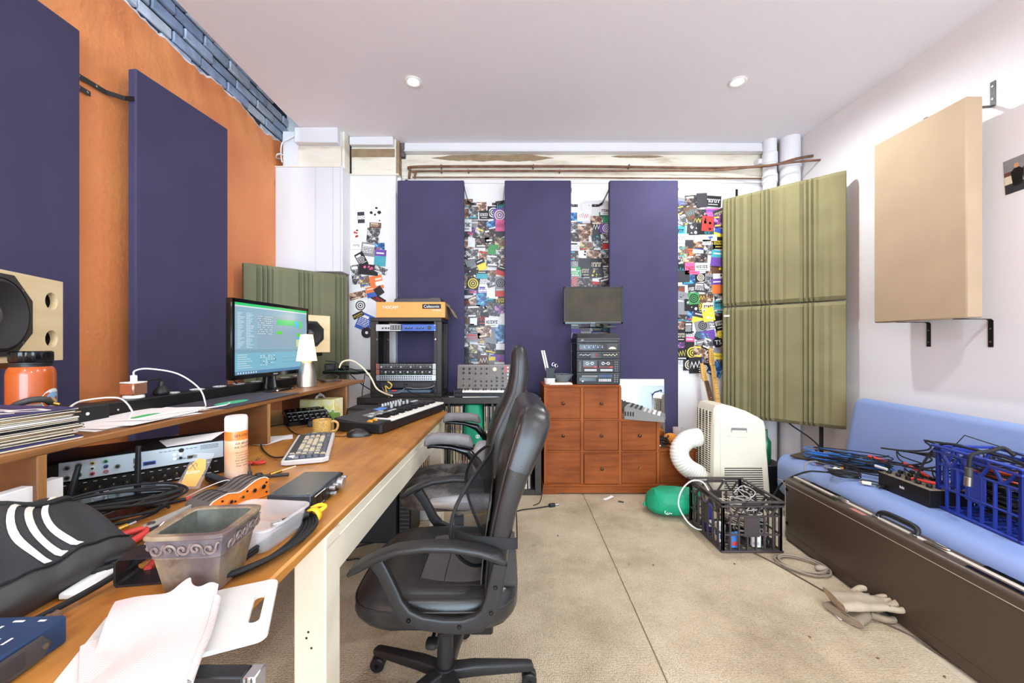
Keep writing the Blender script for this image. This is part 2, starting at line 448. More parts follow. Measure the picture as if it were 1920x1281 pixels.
mb.box((-1.86, 3.564, 2.80), (-1.475, 3.58, ZC-.14), OLDC, .003)
mb.box((-1.475, 3.58, 2.79), (-1.45, 3.70, ZC), OLDC, .003)
mb.box((-1.462, 3.70, 2.80), (-1.44, 3.75, ZC-.005), DARK)
mb.box((XL, 3.552, 2.792), (-1.475, 3.60, 2.803), OLDC, .002)
mb.cbox((-1.7, 3.559, 2.33), (.0025, .003, .92), GRYL); mb.cbox((-1.545, 3.559, 2.33), (.003, .003, .92), GRYL)
struct(mb.build('wall_boxing'), 'white boxed-in duct hung high in the corner')
# cornices under the ceiling
mb = MB(); mb.box((-.965, YB-.06, 3.035), (2.48, YB, ZC), WALLP, .006); mb.box((-.965, YB-.075, 3.03), (2.48, YB-.01, 3.048), WALLP, .004); struct(mb.build('trim_2'), 'white cornice along the back wall')
mb = MB(); mb.box((-1.44, 3.66, 3.045), (-1.04, 3.75, ZC), WALLP, .005); struct(mb.build('trim_3'), 'white cornice piece on the pilaster')
mb = MB(); mb.box((-1.86, 3.50, 2.985), (-1.48, 3.60, ZC), WALLP, .006); struct(mb.build('trim_4'), 'white cornice piece on the duct boxing')

# pipes under the cornice
PIPE = mat('rusty_brown_pipe', C(120, 84, 62), .55, var=.45, vs=16, bump=.3, bs=60)
PIPEW = mat('painted_white_pipe', C(232, 232, 236), .45, var=.03, vs=4)
zz = lambda py, Y=3.78: H-(py-CY)*Y/F
xx = lambda px, Y=3.78: (px-CX)*Y/F
p = [(xx(766), 3.8, zz(333)), (xx(768), 3.8, zz(318)), (xx(776), 3.79, zz(312)), (xx(900), 3.79, zz(311)), (xx(1100), 3.79, zz(311)), (xx(1300), 3.79, zz(314)), (xx(1380), 3.76, zz(316)), (xx(1430), 3.65, zz(310, 3.65)), (xx(1492, 3.6), 3.6, zz(298, 3.6)), (XR, 3.55, zz(292, 3.55))]
mb = MB(); mb.tube(p, .0115, PIPE, 10); 
for px in (827, 1000, 1180): mb.cbox((xx(px), 3.80, zz(311)), (.012, .05, .03), PIPE, .003)
solo(mb, 'heating_pipe', 'upper rusty pipe under the back cornice, bending down at its left end', 'pipe', 'rusty pipes under the cornice')
p = [(xx(777), 3.8, zz(333)), (xx(779), 3.79, zz(323)), (xx(790), 3.79, zz(320)), (xx(1000), 3.79, zz(319.5)), (xx(1290), 3.77, zz(321)), (xx(1360, 3.71), 3.71, zz(318, 3.71)), (xx(1440, 3.57), 3.57, zz(310, 3.57)), (xx(1490, 3.51), 3.51, zz(304, 3.51)), (XR, 3.47, zz(300, 3.47))]
mb = MB(); mb.tube(p, .0095, PIPE, 10)
for px in (827, 878, 1050): mb.cbox((xx(px), 3.80, zz(320)), (.010, .05, .025), PIPE, .003)
solo(mb, 'heating_pipe', 'lower rusty pipe running just beneath the upper one on the back wall', 'pipe', 'rusty pipes under the cornice')
mb = MB(); mb.tube([(xx(772), 3.81, zz(330)), (xx(1000), 3.812, zz(330)), (xx(1200), 3.812, zz(331)), (xx(1437), 3.812, zz(332))], .006, PIPE, 8)
solo(mb, 'thin_pipe', 'thin stained pipe lying along the ledge of the back wall', 'pipe', 'rusty pipes under the cornice')
mb = MB(); mb.cyl((2.46, 3.74, 0), (2.46, 3.74, ZC), .056, PIPEW, seg=28); mb.cyl((2.46, 3.74, 2.90), (2.46, 3.74, 3.0), .064, PIPEW, seg=28, bev=.005); mb.cbox((2.46, 3.79, 2.94), (.19, .07, .05), PIPEW, .008)
mb.cyl((2.46, 3.74, 2.72), (2.46, 3.74, 2.8), .063, PIPEW, seg=28, bev=.005)
solo(mb, 'drain_pipe', 'round white drain pipe rising to the ceiling behind the foam panels', 'pipe')
mb = MB(); mb.cyl((2.62, 3.70, 0), (2.62, 3.70, ZC), .082, PIPEW, seg=28); mb.cyl((2.62, 3.70, 2.84), (2.62, 3.70, 2.90), .09, PIPEW, seg=28, bev=.004)
solo(mb, 'corner_pipe', 'fat white pipe boxed into the far right corner', 'pipe')
# wiring at the top of the duct boxing
for i, (pts, lab, c) in enumerate((
    ([onx(526, 298, -2.04), onx(518, 296, -2.04), onx(521, 289, -2.0), onx(533, 292, -2.0), onx(537, 304, -2.02), onx(534, 306, -2.02)], 'white loop of wire poking from the orange wall beside the boxing', WHT),
    ([V((-1.99, 3.545, 2.83)), V((-2.0, 3.545, 2.9)), V((-1.985, 3.54, 3.0)), V((-1.9, 3.54, 3.05)), V((-1.83, 3.545, 3.1))], 'white wire arching up in front of the duct boxing', WHT))):
    mb = MB(); mb.tube(pts, .006, c, 8); solo(mb, 'electrical_wire', lab, 'wire')

# recessed downlights
LAMP = mat('lamp_glow', C(255, 244, 226), .5, emit=(1, .93, .82, 1), es=60)
def downlight(x, y, label, energy=None):
    t = thing('ceiling_light', label, 'light', (x, y, ZC), 0, 'recessed ceiling lights')
    mb = MB(); mb.lathe([(.052, -.001), (.060, -.006), (.052, -.011), (.040, -.008), (.036, -.002)], WHT, seg=32, cap=False); mb.build('rim', t)
    mb = MB(); mb.lathe([(.0, -.004), (.020, -.005), (.036, -.003)], LAMP, seg=28); mb.build('bulb', t)
    l = bpy.data.lights.new('downlight', 'SPOT'); l.energy = energy or (84 if x > 0 else 12); l.color = (.90, .97, 1.0); l.spot_size = radians(176); l.spot_blend = .6; l.shadow_soft_size = .045
    o = bpy.data.objects.new('downlight', l); COL.objects.link(o); o.location = (x, y, ZC-.03)
LE = 46
downlight(-.675, 2.89, 'round recessed ceiling light on the left, above the rack')
downlight(1.67, 2.89, 'round recessed ceiling light on the right, nearer the white wall')
for x, y, e, lab in ((-.675, .75, 14, 'added unseen fill downlight on the left, above the near end of the desk'), (1.67, .75, 72, 'added unseen fill downlight on the right, above the near end of the sofa'), (-.675, -1.4, LE, 'added unseen fill downlight behind the viewer on the left'), (1.67, -1.4, LE, 'added unseen fill downlight behind the viewer on the right'), (-.675, -3.4, LE, 'added unseen fill downlight by the door opening on the left'), (1.67, -3.4, LE, 'added unseen fill downlight by the door opening on the right')):  # added downlights out of view, put in to brighten the room
    downlight(x, y, lab, e)
# ---------------------------------------------------------------- acoustic panels
NAVY = weave('navy_fabric', C(61, 56, 86), 900, .92, .10)
TAUPE = weave('taupe_fabric', C(172, 148, 119), 900, .8, .05, .1)
def strap(mb, pts, wd, w, t, m):
    """flat steel strap through pts, its width along wd"""
    pts = [V(p) for p in pts]; wd = V(wd).normalized(); R = []
    for i, p in enumerate(pts):
        d = (pts[min(i+1, len(pts)-1)]-pts[max(i-1, 0)]).normalized(); n = d.cross(wd).normalized()
        R.append([p+wd*w/2+n*t/2, p-wd*w/2+n*t/2, p-wd*w/2-n*t/2, p+wd*w/2-n*t/2])
    return mb.rings(R, m)
def screw(mb, p, n, r=.005, m=None): mb.cyl(V(p), V(p)+V(n)*.003, r, m or STEEL, seg=10)
def panel(name, label, cat, loc, rz, w, h, d, m, brackets, tilt=0):
    """fabric panel: front face on local -Y, centred in x, standing on local z=0"""
    t = thing(name, label, cat, loc, rz, rot=(tilt, 0, rz))
    mb = MB(); mb.box((-w/2, 0, 0), (w/2, d, h), m, .007); mb.build('fabric_cover', t)
    for pts, wd in brackets:
        mb = MB(); strap(mb, pts, wd, .024, .003, BLKM)
        for a, b in ((pts[0], pts[1]),):
            v = (V(b)-V(a)); n = v.cross(V(wd)).normalized()
            for s in (-1, 1):
                if n.y*s < 0 or (abs(n.y) < .3 and n.x*s > 0): nn = n*s
            for k in (.2, .7): screw(mb, V(a)+v*k+nn*.001, nn)
        mb.build('wall_mount', t)
    return t
zt = 2.694; ph = 2.4
g = .228
def hbr(side, z, w, L=.21):
    s = side; return ([(s*(w/2+.03+L), g, z), (s*(w/2+.045), g, z), (s*(w/2+.018), g-.02, z+.012), (s*(w/2+.004), .04, z+.06), (s*(w/2+.004), .012, z+.075)], (0, 0, 1))
def vbr(x, h): return ([(x, g, h+.10), (x, g, h+.01), (x, g-.01, h-.01), (x, .06, h-.012)], (1, 0, 0))
panel('acoustic_panel', 'tall navy fabric panel behind the equipment rack, leftmost on the back wall', 'acoustic panel', (-.684, 3.6, zt-ph), 0, .60, ph, .05, NAVY, [hbr(1, 2.265, .6, .13), ([(-.27, .208, ph+.09), (-.27, .208, ph-.02), (-.27, .052, ph-.03)], (1, 0, 0))])
panel('acoustic_panel', 'tall navy fabric panel in the middle of the back wall, between the flyer strips', 'acoustic panel', (.281, 3.6, zt-ph), 0, .60, ph, .05, NAVY, [hbr(-1, 2.265, .6, .09), hbr(1, 2.25, .6, .07)])
panel('acoustic_panel', 'tall navy fabric panel behind the drawer chest and mirror on the back wall', 'acoustic panel', (1.236, 3.6, zt-ph), 0, .62, ph, .05, NAVY, [hbr(-1, 2.25, .62, .13), hbr(1, 2.25, .62, .07)])
# left wall: local -Y looks into the room, local +X runs toward the viewer
def lbr(z, gw): return ([(.31+.17, gw, z), (.31+.05, gw, z), (.31+.012, .05, z+.006), (.304, .012, z+.006)], (0, 0, 1))
panel('acoustic_panel', 'near navy fabric panel on the orange wall, behind the plywood speaker and records', 'acoustic panel', (-1.985, 1.56, .28), pi/2, .61, ph, .05, NAVY, [([(.31+.10, .065, 2.17), (.31+.02, .065, 2.17), (.309, .03, 2.17)], (0, 0, 1))], 0)
panel('acoustic_panel', 'far navy fabric panel angled off the orange wall, beside the main monitor', 'acoustic panel', (-1.913, 2.40, .27), pi/2-.112, .605, ph, .05, NAVY, [([(-.31-.22, .080, 2.235), (-.31-.06, .092, 2.235), (-.31-.004, .05, 2.235), (-.306, .006, 2.235)], (0, 0, 1))])
# right wall: local -Y looks into the room (-X)
bw, bh = .55, 1.205
tp = panel('acoustic_panel', 'square taupe fabric panel bracketed to the white right-hand wall', 'acoustic panel', (2.495, 2.445, 1.362), -pi/2, bw, bh, .092, TAUPE,
      [([(-.15, .222, bh+.12), (-.15, .222, bh-.02), (-.15, .094, bh-.03)], (1, 0, 0)), ([(.21, .222, bh+.12), (.21, .222, bh-.02), (.21, .094, bh-.03)], (1, 0, 0)),
       ([(-.13, .222, -.16), (-.13, .222, -.012), (-.13, .21, -.003), (-.13, .02, -.003)], (1, 0, 0)), ([(.20, .222, -.16), (.20, .222, -.012), (.20, .21, -.003), (.20, .02, -.003)], (1, 0, 0))])

# ---------------------------------------------------------------- grooved foam
FOAM = mat('olive_foam', C(126, 119, 84), .95, var=.10, vs=5, bump=.4, bs=220, bd=.0015)
FOAMG = mat('grey_green_foam', C(116, 116, 88), .95, var=.10, vs=5, bump=.4, bs=220, bd=.0015)
def foam_profile(w, shift=0):
    pat = [(0, .05), (.075, .055), (.095, .032), (.108, .052), (.118, .052), (.128, .030), (.140, .052), (.150, .052), (.160, .030), (.172, .052), (.182, .052), (.20, .034), (.235, .048), (.262, .040), (.285, .050)]
    out = []; x = -shift
    while x < w:
        for a, d in pat:
            q = x+a
            if 0.004 < q < w-.004 and (not out or q-out[-1][0] > .003): out.append((q, d))
        x += .30
    return [(0, .034)]+out+[(w, .034)]
def foam(name, label, a, b, z0, h, m, shift=0, group=None, tagw=False):
    a, b = V(a), V(b); d = (b-a); w = d.length; ang = math.atan2(d.y, d.x)
    t = thing(name, label, 'acoustic foam', (a.x, a.y, z0), ang, group)
    pr = foam_profile(w, shift); mb = MB(); R = []
    for z, k in ((0, .45), (.006, .62), (.03, 1), (h-.03, 1), (h-.006, .62), (h, .45)):
        R.append([(x, -dd*k, z) for x, dd in pr]+[(x, .02, z) for x in (w, w*.5, 0)])
    mb.rings(R, m); mb.build('foam_sheet', t, sharp=20)
    if tagw:
        mb = MB(); mb.box((.02, -.058, h-.085), (.065, -.052, h-.07), WHTP); mb.build('white_tag', t)
A, B = V((2.013, 3.71, 0)), V((2.62, 3.086, 0)); s = A+(B-A)*.272
zz2 = ((1.563, .992, 'upper'), (.560, .992, 'lower'))
for z0, h, nm in zz2:
    foam('foam_tile', '%s narrow olive foam tile in the right corner, touching the flyer strip' % nm, A, A+(B-A)*.268, z0, h, FOAM, .06, 'olive foam tiles across the right corner', nm == 'lower')
    foam('foam_tile', '%s wide olive grooved foam tile in the right corner, touching the white wall' % nm, s, B, z0, h, FOAM, .03, 'olive foam tiles across the right corner')
foam('foam_tile', 'grey-green grooved foam sheet across the left corner behind the monitor', (-2.0, 3.03, 0), (-1.452, 3.60, 0), .80, 1.034, FOAMG, .0)
mb = MB(); strap(mb, [(2.20, YB-.004, 2.70), (2.20, YB-.004, 2.58), (2.205, YB-.03, 2.52), (2.205, 3.60, 2.5)], (1, 0, 0), .022, .003, BLKM)
solo(mb, 'foam_bracket', 'short black steel strap on the wall above the olive foam', 'bracket')

# ---------------------------------------------------------------- flyers
PAL = {'black': (26, 25, 28), 'charcoal': (58, 56, 60), 'grey': (140, 138, 140), 'white': (236, 233, 230), 'cream': (224, 210, 186), 'red': (198, 58, 52), 'orange': (226, 120, 60),
       'yellow': (234, 208, 70), 'green': (70, 150, 84), 'blue': (60, 92, 176), 'teal': (70, 160, 172), 'purple': (112, 74, 160), 'pink': (220, 96, 150), 'brown': (104, 70, 52)}
PM = {k: mat('flyer_'+k, C(*v), .42, var=.06, vs=20) for k, v in PAL.items()}
def photo(name, stops, sc=28):
    m, nt, b, o = newmat('print_'+name); co = coords(nt)
    n = N(nt, 'ShaderNodeTexNoise', i_Scale=sc, i_Detail=4.0, i_Roughness=.62, i_Distortion=.9); nt.links.new(co, n.inputs[0])
    nt.links.new(ramp(nt, n.outputs[0], stops), b.inputs['Base Color']); b.inputs['Roughness'].default_value = .4; return m
K = lambda *c: C(*c)
PH = {'warm photo': photo('warm', [(.3, K(22, 14, 14)), (.45, K(104, 66, 50)), (.55, K(180, 146, 120)), (.66, K(240, 222, 196))]),
      'purple stage photo': photo('purple', [(.3, K(16, 12, 30)), (.45, K(70, 48, 100)), (.56, K(170, 96, 156)), (.68, K(236, 200, 236))]),
      'blue night photo': photo('blue', [(.3, K(10, 14, 26)), (.46, K(34, 70, 130)), (.58, K(84, 160, 206)), (.7, K(220, 236, 244))]),
      'black and white photo': photo('bw', [(.34, K(20, 20, 20)), (.48, K(88, 86, 86)), (.56, K(176, 174, 172)), (.66, K(238, 238, 236))]),
      'many-coloured photo': photo('mix', [(.3, K(20, 18, 22)), (.42, K(150, 70, 66)), (.5, K(80, 116, 96)), (.57, K(206, 180, 110)), (.68, K(240, 236, 230))], 22),
      'dark crowd photo': photo('crowd', [(.34, K(16, 15, 18)), (.5, K(56, 50, 52)), (.58, K(120, 96, 84)), (.68, K(206, 190, 176))], 40)}
def flyer_mesh(mb, r, w, h, col, kind, col2):
    """a card in the local XY plane facing +Z with its printed design"""
    m = PH.get(kind) or PM[col]; I = Matrix.Identity(4)
    mb.box((-w/2, -h/2, 0), (w/2, h/2, .0006), m)
    z = .0009; c2 = PM[col2]
    if kind == 'text':
        n = r.randint(3, 6)
        mb.quad(I, -w*.4, h*.22, w*r.uniform(.1, .4), h*.38, z, c2)
        for i in range(n):
            y = h*.12-i*h*.5/n; x = -w*.42
            while x < w*.36:
                L = r.uniform(.06, .2)*w
                if x+L < w*.42: mb.quad(I, x, y, x+L, y+h*.22/n, z, c2)
                x += L+w*.045
    elif kind == 'title':
        x = -w*.42
        while x < w*.34:
            L = r.uniform(.07, .13)*w; k = r.random(); yb = -h*.14
            mb.quad(I, x, yb, x+L*.4, yb+h*.34, z, c2)
            if k < .4: mb.quad(I, x, yb+h*.24, x+L, yb+h*.34, z, c2)
            elif k < .7: mb.quad(I, x+L*.6, yb, x+L, yb+h*.34, z, c2); mb.quad(I, x, yb+h*.12, x+L, yb+h*.2, z, c2)
            else: mb.quad(I, x, yb, x+L, yb+h*.1, z, c2); mb.quad(I, x, yb+h*.24, x+L, yb+h*.34, z, c2)
            x += L+w*.03
        mb.quad(I, -w*.3, -h*.34, w*.3, -h*.28, z, c2)
    elif kind == 'rings':
        q = min(w, h)*.42
        for k, (ro, ri) in enumerate(((1, .78), (.58, .40), (.2, 0.001))):
            n = 26; vs = []; 
            for a in range(n): c, d = cos(2*pi*a/n), sin(2*pi*a/n); vs += [(c*q*ro, d*q*ro, z), (c*q*ri, d*q*ri, z)]
            mb.add(vs, [(2*a, 2*((a+1) % n), 2*((a+1) % n)+1, 2*a+1) for a in range(n)], c2)
    elif kind == 'split':
        mb.quad(I, -w/2, -h/2, w/2, r.uniform(-.2, .15)*h, z, c2)
        mb.quad(I, -w*.35, h*.25, w*.3, h*.33, z, PM['white'])
    elif kind == 'zigzag':
        vs = []; n = r.randint(3, 5)
        for i in range(2*n+1):
            x = -w*.42+w*.84*i/(2*n); y = (h*.25 if i % 2 else -h*.2)*r.uniform(.6, 1.1); vs += [(x, y-h*.06, z), (x, y+h*.06, z)]
        mb.add(vs, [(2*i, 2*i+2, 2*i+3, 2*i+1) for i in range(2*n)], c2)
    elif kind == 'blots':
        for i in range(r.randint(4, 7)):
            cx, cy, rr = r.uniform(-.35, .35)*w, r.uniform(-.38, .38)*h, r.uniform(.05, .14)*min(w, h); n = 9
            mb.add([(cx+rr*cos(2*pi*k/n)*r.uniform(.7, 1.2), cy+rr*sin(2*pi*k/n)*r.uniform(.7, 1.2), z) for k in range(n)], [tuple(range(n))], c2)
    elif kind in PH:
        if r.random() < .6: mb.quad(I, -w*.4, -h*.40, w*r.uniform(.0, .4), -h*.28, z, c2)
        if r.random() < .4: mb.quad(I, -w*.4, h*.28, w*r.uniform(-.1, .4), h*.40, z, c2)
def flyer(X, Y, Z, w, h, rot, lay, col, kind, col2, label, group, r, extra=None, outline=None):
    mb = MB()
    if outline == 'disc': mb.lathe([(0, 0), (w/2, 0), (w/2, .0006), (0, .0006)], PM[col], seg=28); 
    else: flyer_mesh(mb, r, w, h, col, kind, col2)
    if extra: extra(mb, w, h)
    o = mb.build('flyer', fix=False); tag(o, label, 'flyer', group)
    o.matrix_world = frame((X, Y-.0008-lay*.0011, Z), (cos(rot), 0, sin(rot)), (-sin(rot), 0, cos(rot)))
    return o
I4 = Matrix.Identity(4)
r = random.Random(21)
GL = 'loose flyers on the pilaster'
pil = [  # px, py, w, h (px), rot deg, colour, design, second colour, label, extra
 (677, 408, 13, 21, 3, 'charcoal', 'plain', 'white', 'small dark sticker crossed by a lettered white band, high on the pilaster', lambda mb, w, h: (mb.quad(I4, -w*.6, -h*.16, w*.6, h*.16, .001, PM['white']), mb.text('ETCH', I4, w*1.05, PM['purple'], .0014))),
 (705, 401, 27, 31, -10, 'white', 'blots', 'black', 'white sheet with black blots, topmost on the pilaster'),
 (704, 423, 22, 10, -3, 'brown', 'text', 'cream', 'brown strip with pale lines under the blotted white sheet'),
 (700, 442, 24, 28, -5, 'black', 'black and white photo', 'white', 'large dark portrait flyer high on the pilaster'),
 (669, 440, 20, 26, -14, 'white', 'blots', 'red', 'white card with red spots left of the dark portrait flyer'),
 (668, 461, 20, 13, 0, 'white', 'plain', 'grey', 'white card with upside-down thin lettering on the pilaster', lambda mb, w, h: mb.text('func', Matrix.Rotation(pi, 4, 'Z'), w*.62, PM['charcoal'], .0012)),
 (691, 468, 28, 25, -8, 'grey', 'text', 'white', 'silver-grey card with faint lettering in the middle of the pilaster'),
 (712, 462, 19, 13, 0, 'blue', 'blue night photo', 'red', 'small blue and red night photo beside the silver-grey card'),
 (713, 484, 22, 31, -4, 'purple', 'split', 'teal', 'purple and teal flyer below the small blue night photo'),
 (678, 487, 17, 27, 28, 'black', 'text', 'white', 'slanted black flyer with rows of white bars on the pilaster'),
 (691, 506, 37, 20, -6, 'black', 'blots', 'pink', 'wide black flyer with glowing pink dots on the pilaster'),
 (714, 507, 25, 12, -20, 'grey', 'black and white photo', 'white', 'slanted grey metallic strip at the right edge of the pilaster'),
 (668, 515, 18, 37, 8, 'black', 'black and white photo', 'white', 'tall black flyer with a white figure at the left of the pilaster'),
 (684, 528, 19, 20, 10, 'cream', 'many-coloured photo', 'blue', 'small drawn flyer in mixed colours below the glowing black one'),
 (706, 530, 24, 26, 12, 'orange', 'plain', 'white', 'red-orange flyer with a white box on the pilaster', lambda mb, w, h: (mb.quad(I4, -w*.1, -h*.25, w*.5, h*.05, .001, PM['white']), mb.quad(I4, -w*.05, h*.15, w*.45, h*.3, .001, PM['cream']))),
 (671, 554, 32, 13, 13, 'brown', 'warm photo', 'cream', 'long sunset panorama strip at the left of the pilaster'),
 (696, 548, 18, 20, 14, 'orange', 'split', 'blue', 'small sticker of orange over bright blue on the pilaster'),
 (711, 546, 15, 16, 35, 'black', 'plain', 'white', 'tilted black square sticker right of the orange and blue one'),
 (709, 561, 29, 12, -32, 'black', 'title', 'red', 'slanted black strip with red letters above the cardboard carton'),
 (676, 573, 22, 23, -6, 'white', 'rings', 'black', 'white card with black and red rings on the pilaster'),
 (684, 604, 28, 32, -24, 'blue', 'text', 'white', 'large blue flyer with white lines low on the pilaster'),
 (672, 591, 21, 10, 26, 'black', 'title', 'yellow', 'black strip with yellow letters over the blue flyer'),
]
for i, q in enumerate(pil):
    px, py, w, h, ro, c, k, c2, lab = q[:9]; P = at(px, py, 3.72); s_ = 3.72/F
    flyer(P.x, 3.72, P.z, w*s_, h*s_, radians(ro), i % 6, c, k, c2, lab, GL, r, q[9] if len(q) > 9 else None)
P = at(688, 624, 3.72)
flyer(P.x, 3.72, P.z, .10, .10, 0, 6, 'black', 'plain', 'white', 'round black disc sticker, lowest on the pilaster', GL, r, lambda mb, w, h: mb.lathe([(0, .0007), (.014, .0007), (.014, .0009), (0, .0009)], PM['white'], seg=16), 'disc')
COLW = ['black']*14+['charcoal']*9+['white']*11+['grey']*8+['cream']*4+['red', 'orange', 'yellow', 'green', 'blue', 'teal', 'purple', 'purple', 'pink', 'brown', 'brown']
KINDS = ['text', 'title', 'title', 'rings', 'split', 'zigzag', 'blots', 'plain']
KN = {'text': 'lines of print', 'title': 'block letters', 'rings': 'rings', 'split': 'two colour bands', 'zigzag': 'a zigzag', 'blots': 'spots', 'plain': 'no print'}
ORD = ['top', 'second', 'third', 'fourth', 'fifth', 'sixth', 'seventh', 'eighth', 'ninth', 'tenth', 'eleventh', 'twelfth', 'thirteenth', 'fourteenth', 'fifteenth', 'sixteenth', 'seventeenth', 'eighteenth', 'nineteenth', 'twentieth', 'twenty-first', 'twenty-second', 'lowest']
CLN = {5: ['far left', 'left', 'middle', 'right', 'far right'], 4: ['far left', 'left', 'right', 'far right']}
TAKEN = []
def wallstrip(x0, x1, y0, y1, rows, cols, where, group, seed, holes=()):
    r = random.Random(seed); s_ = YB/F; n = 0
    for a in range(rows):
        for b in range(cols):
            px = x0+(x1-x0)*(b+.5+r.uniform(-.22, .22))/cols; py = y0+(y1-y0)*(a+.5+r.uniform(-.25, .25))/rows
            if a == 0 and r.random() < .35: continue
            if any(hx0 < px < hx1 and hy0 < py < hy1 for hx0, hx1, hy0, hy1 in holes): continue
            w = r.uniform(17, 28); h = r.uniform(15, 26)
            px = max(x0+w*.42, min(x1-w*.42, px))
            if r.random() < .42: kind = r.choice(['black and white photo']*5+['warm photo']*4+['dark crowd photo']*5+['purple stage photo', 'blue night photo', 'many-coloured photo']); col = 'black'; nm = kind
            else:
                kind = r.choice(KINDS); col = r.choice(COLW); nm = None
            c2 = r.choice(['white', 'white', 'cream', 'yellow', 'red', 'teal']) if col in ('black', 'charcoal', 'brown', 'blue', 'purple', 'red', 'green') else r.choice(['black', 'black', 'charcoal', 'red', 'blue', 'purple'])
            if nm: lab = '%s flyer, %s row, %s, in the strip %s' % (nm, ORD[min(a, 22)], CLN[cols][b], where)
            elif kind == 'plain': lab = 'plain %s flyer, %s row, %s, in the strip %s' % (col, ORD[min(a, 22)], CLN[cols][b], where)
            else: lab = '%s flyer with %s %s, %s row, %s, strip %s' % (col, c2, KN[kind].replace('lines of print', 'print').replace('block letters', 'letters').replace('two colour bands', 'band').replace('a zigzag', 'zigzag'), ORD[min(a, 22)], CLN[cols][b], where)
            if len(lab.split()) > 16: lab = lab.replace('in the strip ', 'strip ')
            P = at(px, py, YB)
            flyer(P.x, YB, P.z, w*s_, h*s_, radians(r.choice([0, 0, r.uniform(-12, 12), r.uniform(-28, 28)])), (a*3+b*2+r.randint(0, 1)) % 9, col, kind, c2, lab, group, r); n += 1
    return n
G1, G2, G3 = 'flyers left of the middle panel', 'flyers right of the middle panel', 'flyers beside the olive foam'
wallstrip(864, 948, 376, 700, 18, 5, 'left of the middle panel', G1, 31)
wallstrip(1066, 1148, 384, 640, 15, 4, 'right of the middle panel', G2, 32)
hand = [ # bolder ones of the right-hand strip
 (1300, 560, 20, 22, 4, 'green', 'rings', 'black', 'green flyer with a black ring target, left of the olive foam'),
 (1327, 590, 22, 26, 12, 'yellow', 'blots', 'white', 'yellow flyer with white specks beside the olive foam'),
 (1344, 485, 24, 30, -6, 'teal', 'split', 'purple', 'teal and violet flyer touching the edge of the olive foam'),
 (1326, 420, 22, 28, -4, 'red', 'blots', 'black', 'bright red flyer with black splashes high beside the olive foam'),
 (1322, 447, 42, 12, 2, 'white', 'plain', 'blue', 'wide white banner flyer with a blue emblem beside the foam', lambda mb, w, h: mb.add([(w*.1, h*.2, .001), (w*.3, h*.25, .001), (w*.33, -h*.1, .001), (w*.24, 0, .001), (w*.22, -h*.35, .001), (w*.14, -h*.05, .001)], [(0, 1, 2, 3, 4, 5)], PM['blue'])),
 (1344, 537, 22, 28, 3, 'purple', 'split', 'orange', 'violet and orange flyer with white letters against the foam edge'),
 (1345, 668, 23, 11, -5, 'yellow', 'plain', 'black', 'yellow strip with upside-down black lettering beside the olive foam', lambda mb, w, h: mb.text('NOMAD', Matrix.Rotation(pi, 4, 'Z'), w*.8, PM['black'], .0012)),
 (1341, 692, 27, 27, -22, 'black', 'blue night photo', 'white', 'tilted teal-black band photo flyer, lowest beside the foam'),
 (1303, 685, 24, 30, 2, 'black', 'zigzag', 'white', 'black flyer with white wavy drawing above the guitar headstocks'),
 (1320, 690, 13, 18, -6, 'black', 'rings', 'white', 'small black flyer with white rings between the two lowest flyers'),
 (1324, 455, 16, 10, 0, 'white', 'title', 'black', 'white sticker with heavy black letters beside the olive foam'),
 (1290, 615, 14, 22, 0, 'black', 'text', 'white', 'black flyer with white barred lines at the left of that strip'),
 (1336, 378, 30, 20, -4, 'black', 'title', 'white', 'black flyer with white script, top right of the foam-side strip'),
 (1315, 376, 20, 26, 2, 'charcoal', 'plain', 'white', 'dark grey square flyer at the very top of the foam-side strip'),
]
TAKEN = [(q[0]-q[2]*.4, q[0]+q[2]*.4, q[1]-q[3]*.4, q[1]+q[3]*.4) for q in hand]
wallstrip(1268, 1359, 372, 690, 18, 5, 'beside the olive foam', G3, 33, TAKEN)
r = random.Random(77)
for i, q in enumerate(hand):
    px, py, w, h, ro, c, k, c2, lab = q[:9]; P = at(px, py, YB); s_ = YB/F
    flyer(P.x, YB, P.z, w*s_, h*s_, radians(ro), 9+i % 3, c, k, c2, lab, G3, r, q[9] if len(q) > 9 else None)
def smile(mb, w, h):
    for sx in (-1, 1): mb.lathe([(0, .0007), (w*.06, .0007), (w*.06, .0011), (0, .0011)], PM['black'], (sx*w*.16, h*.13, 0), 12)
    mb.tube([(w*.28*cos(a), w*.28*sin(a)-h*.02, .001) for a in [pi+.3+(pi-.6)*k/8 for k in range(9)]], .0012, PM['black'], 6, 2)
P = at(1350, 627, YB); flyer(P.x, YB, P.z, .075, .075, 0, 13, 'yellow', 'plain', 'black', 'round yellow smiling-face sticker beside the olive foam', G3, r, smile, 'disc')
P = at(1345, 642, YB); flyer(P.x, YB, P.z, .098, .098, 0, 12, 'black', 'plain', 'white', 'round black sticker with two white letters below the yellow face', G3, r, lambda mb, w, h: mb.text('TS', Matrix.Rotation(.1, 4, 'Z'), w*.62, PM['white'], .0012), 'disc')
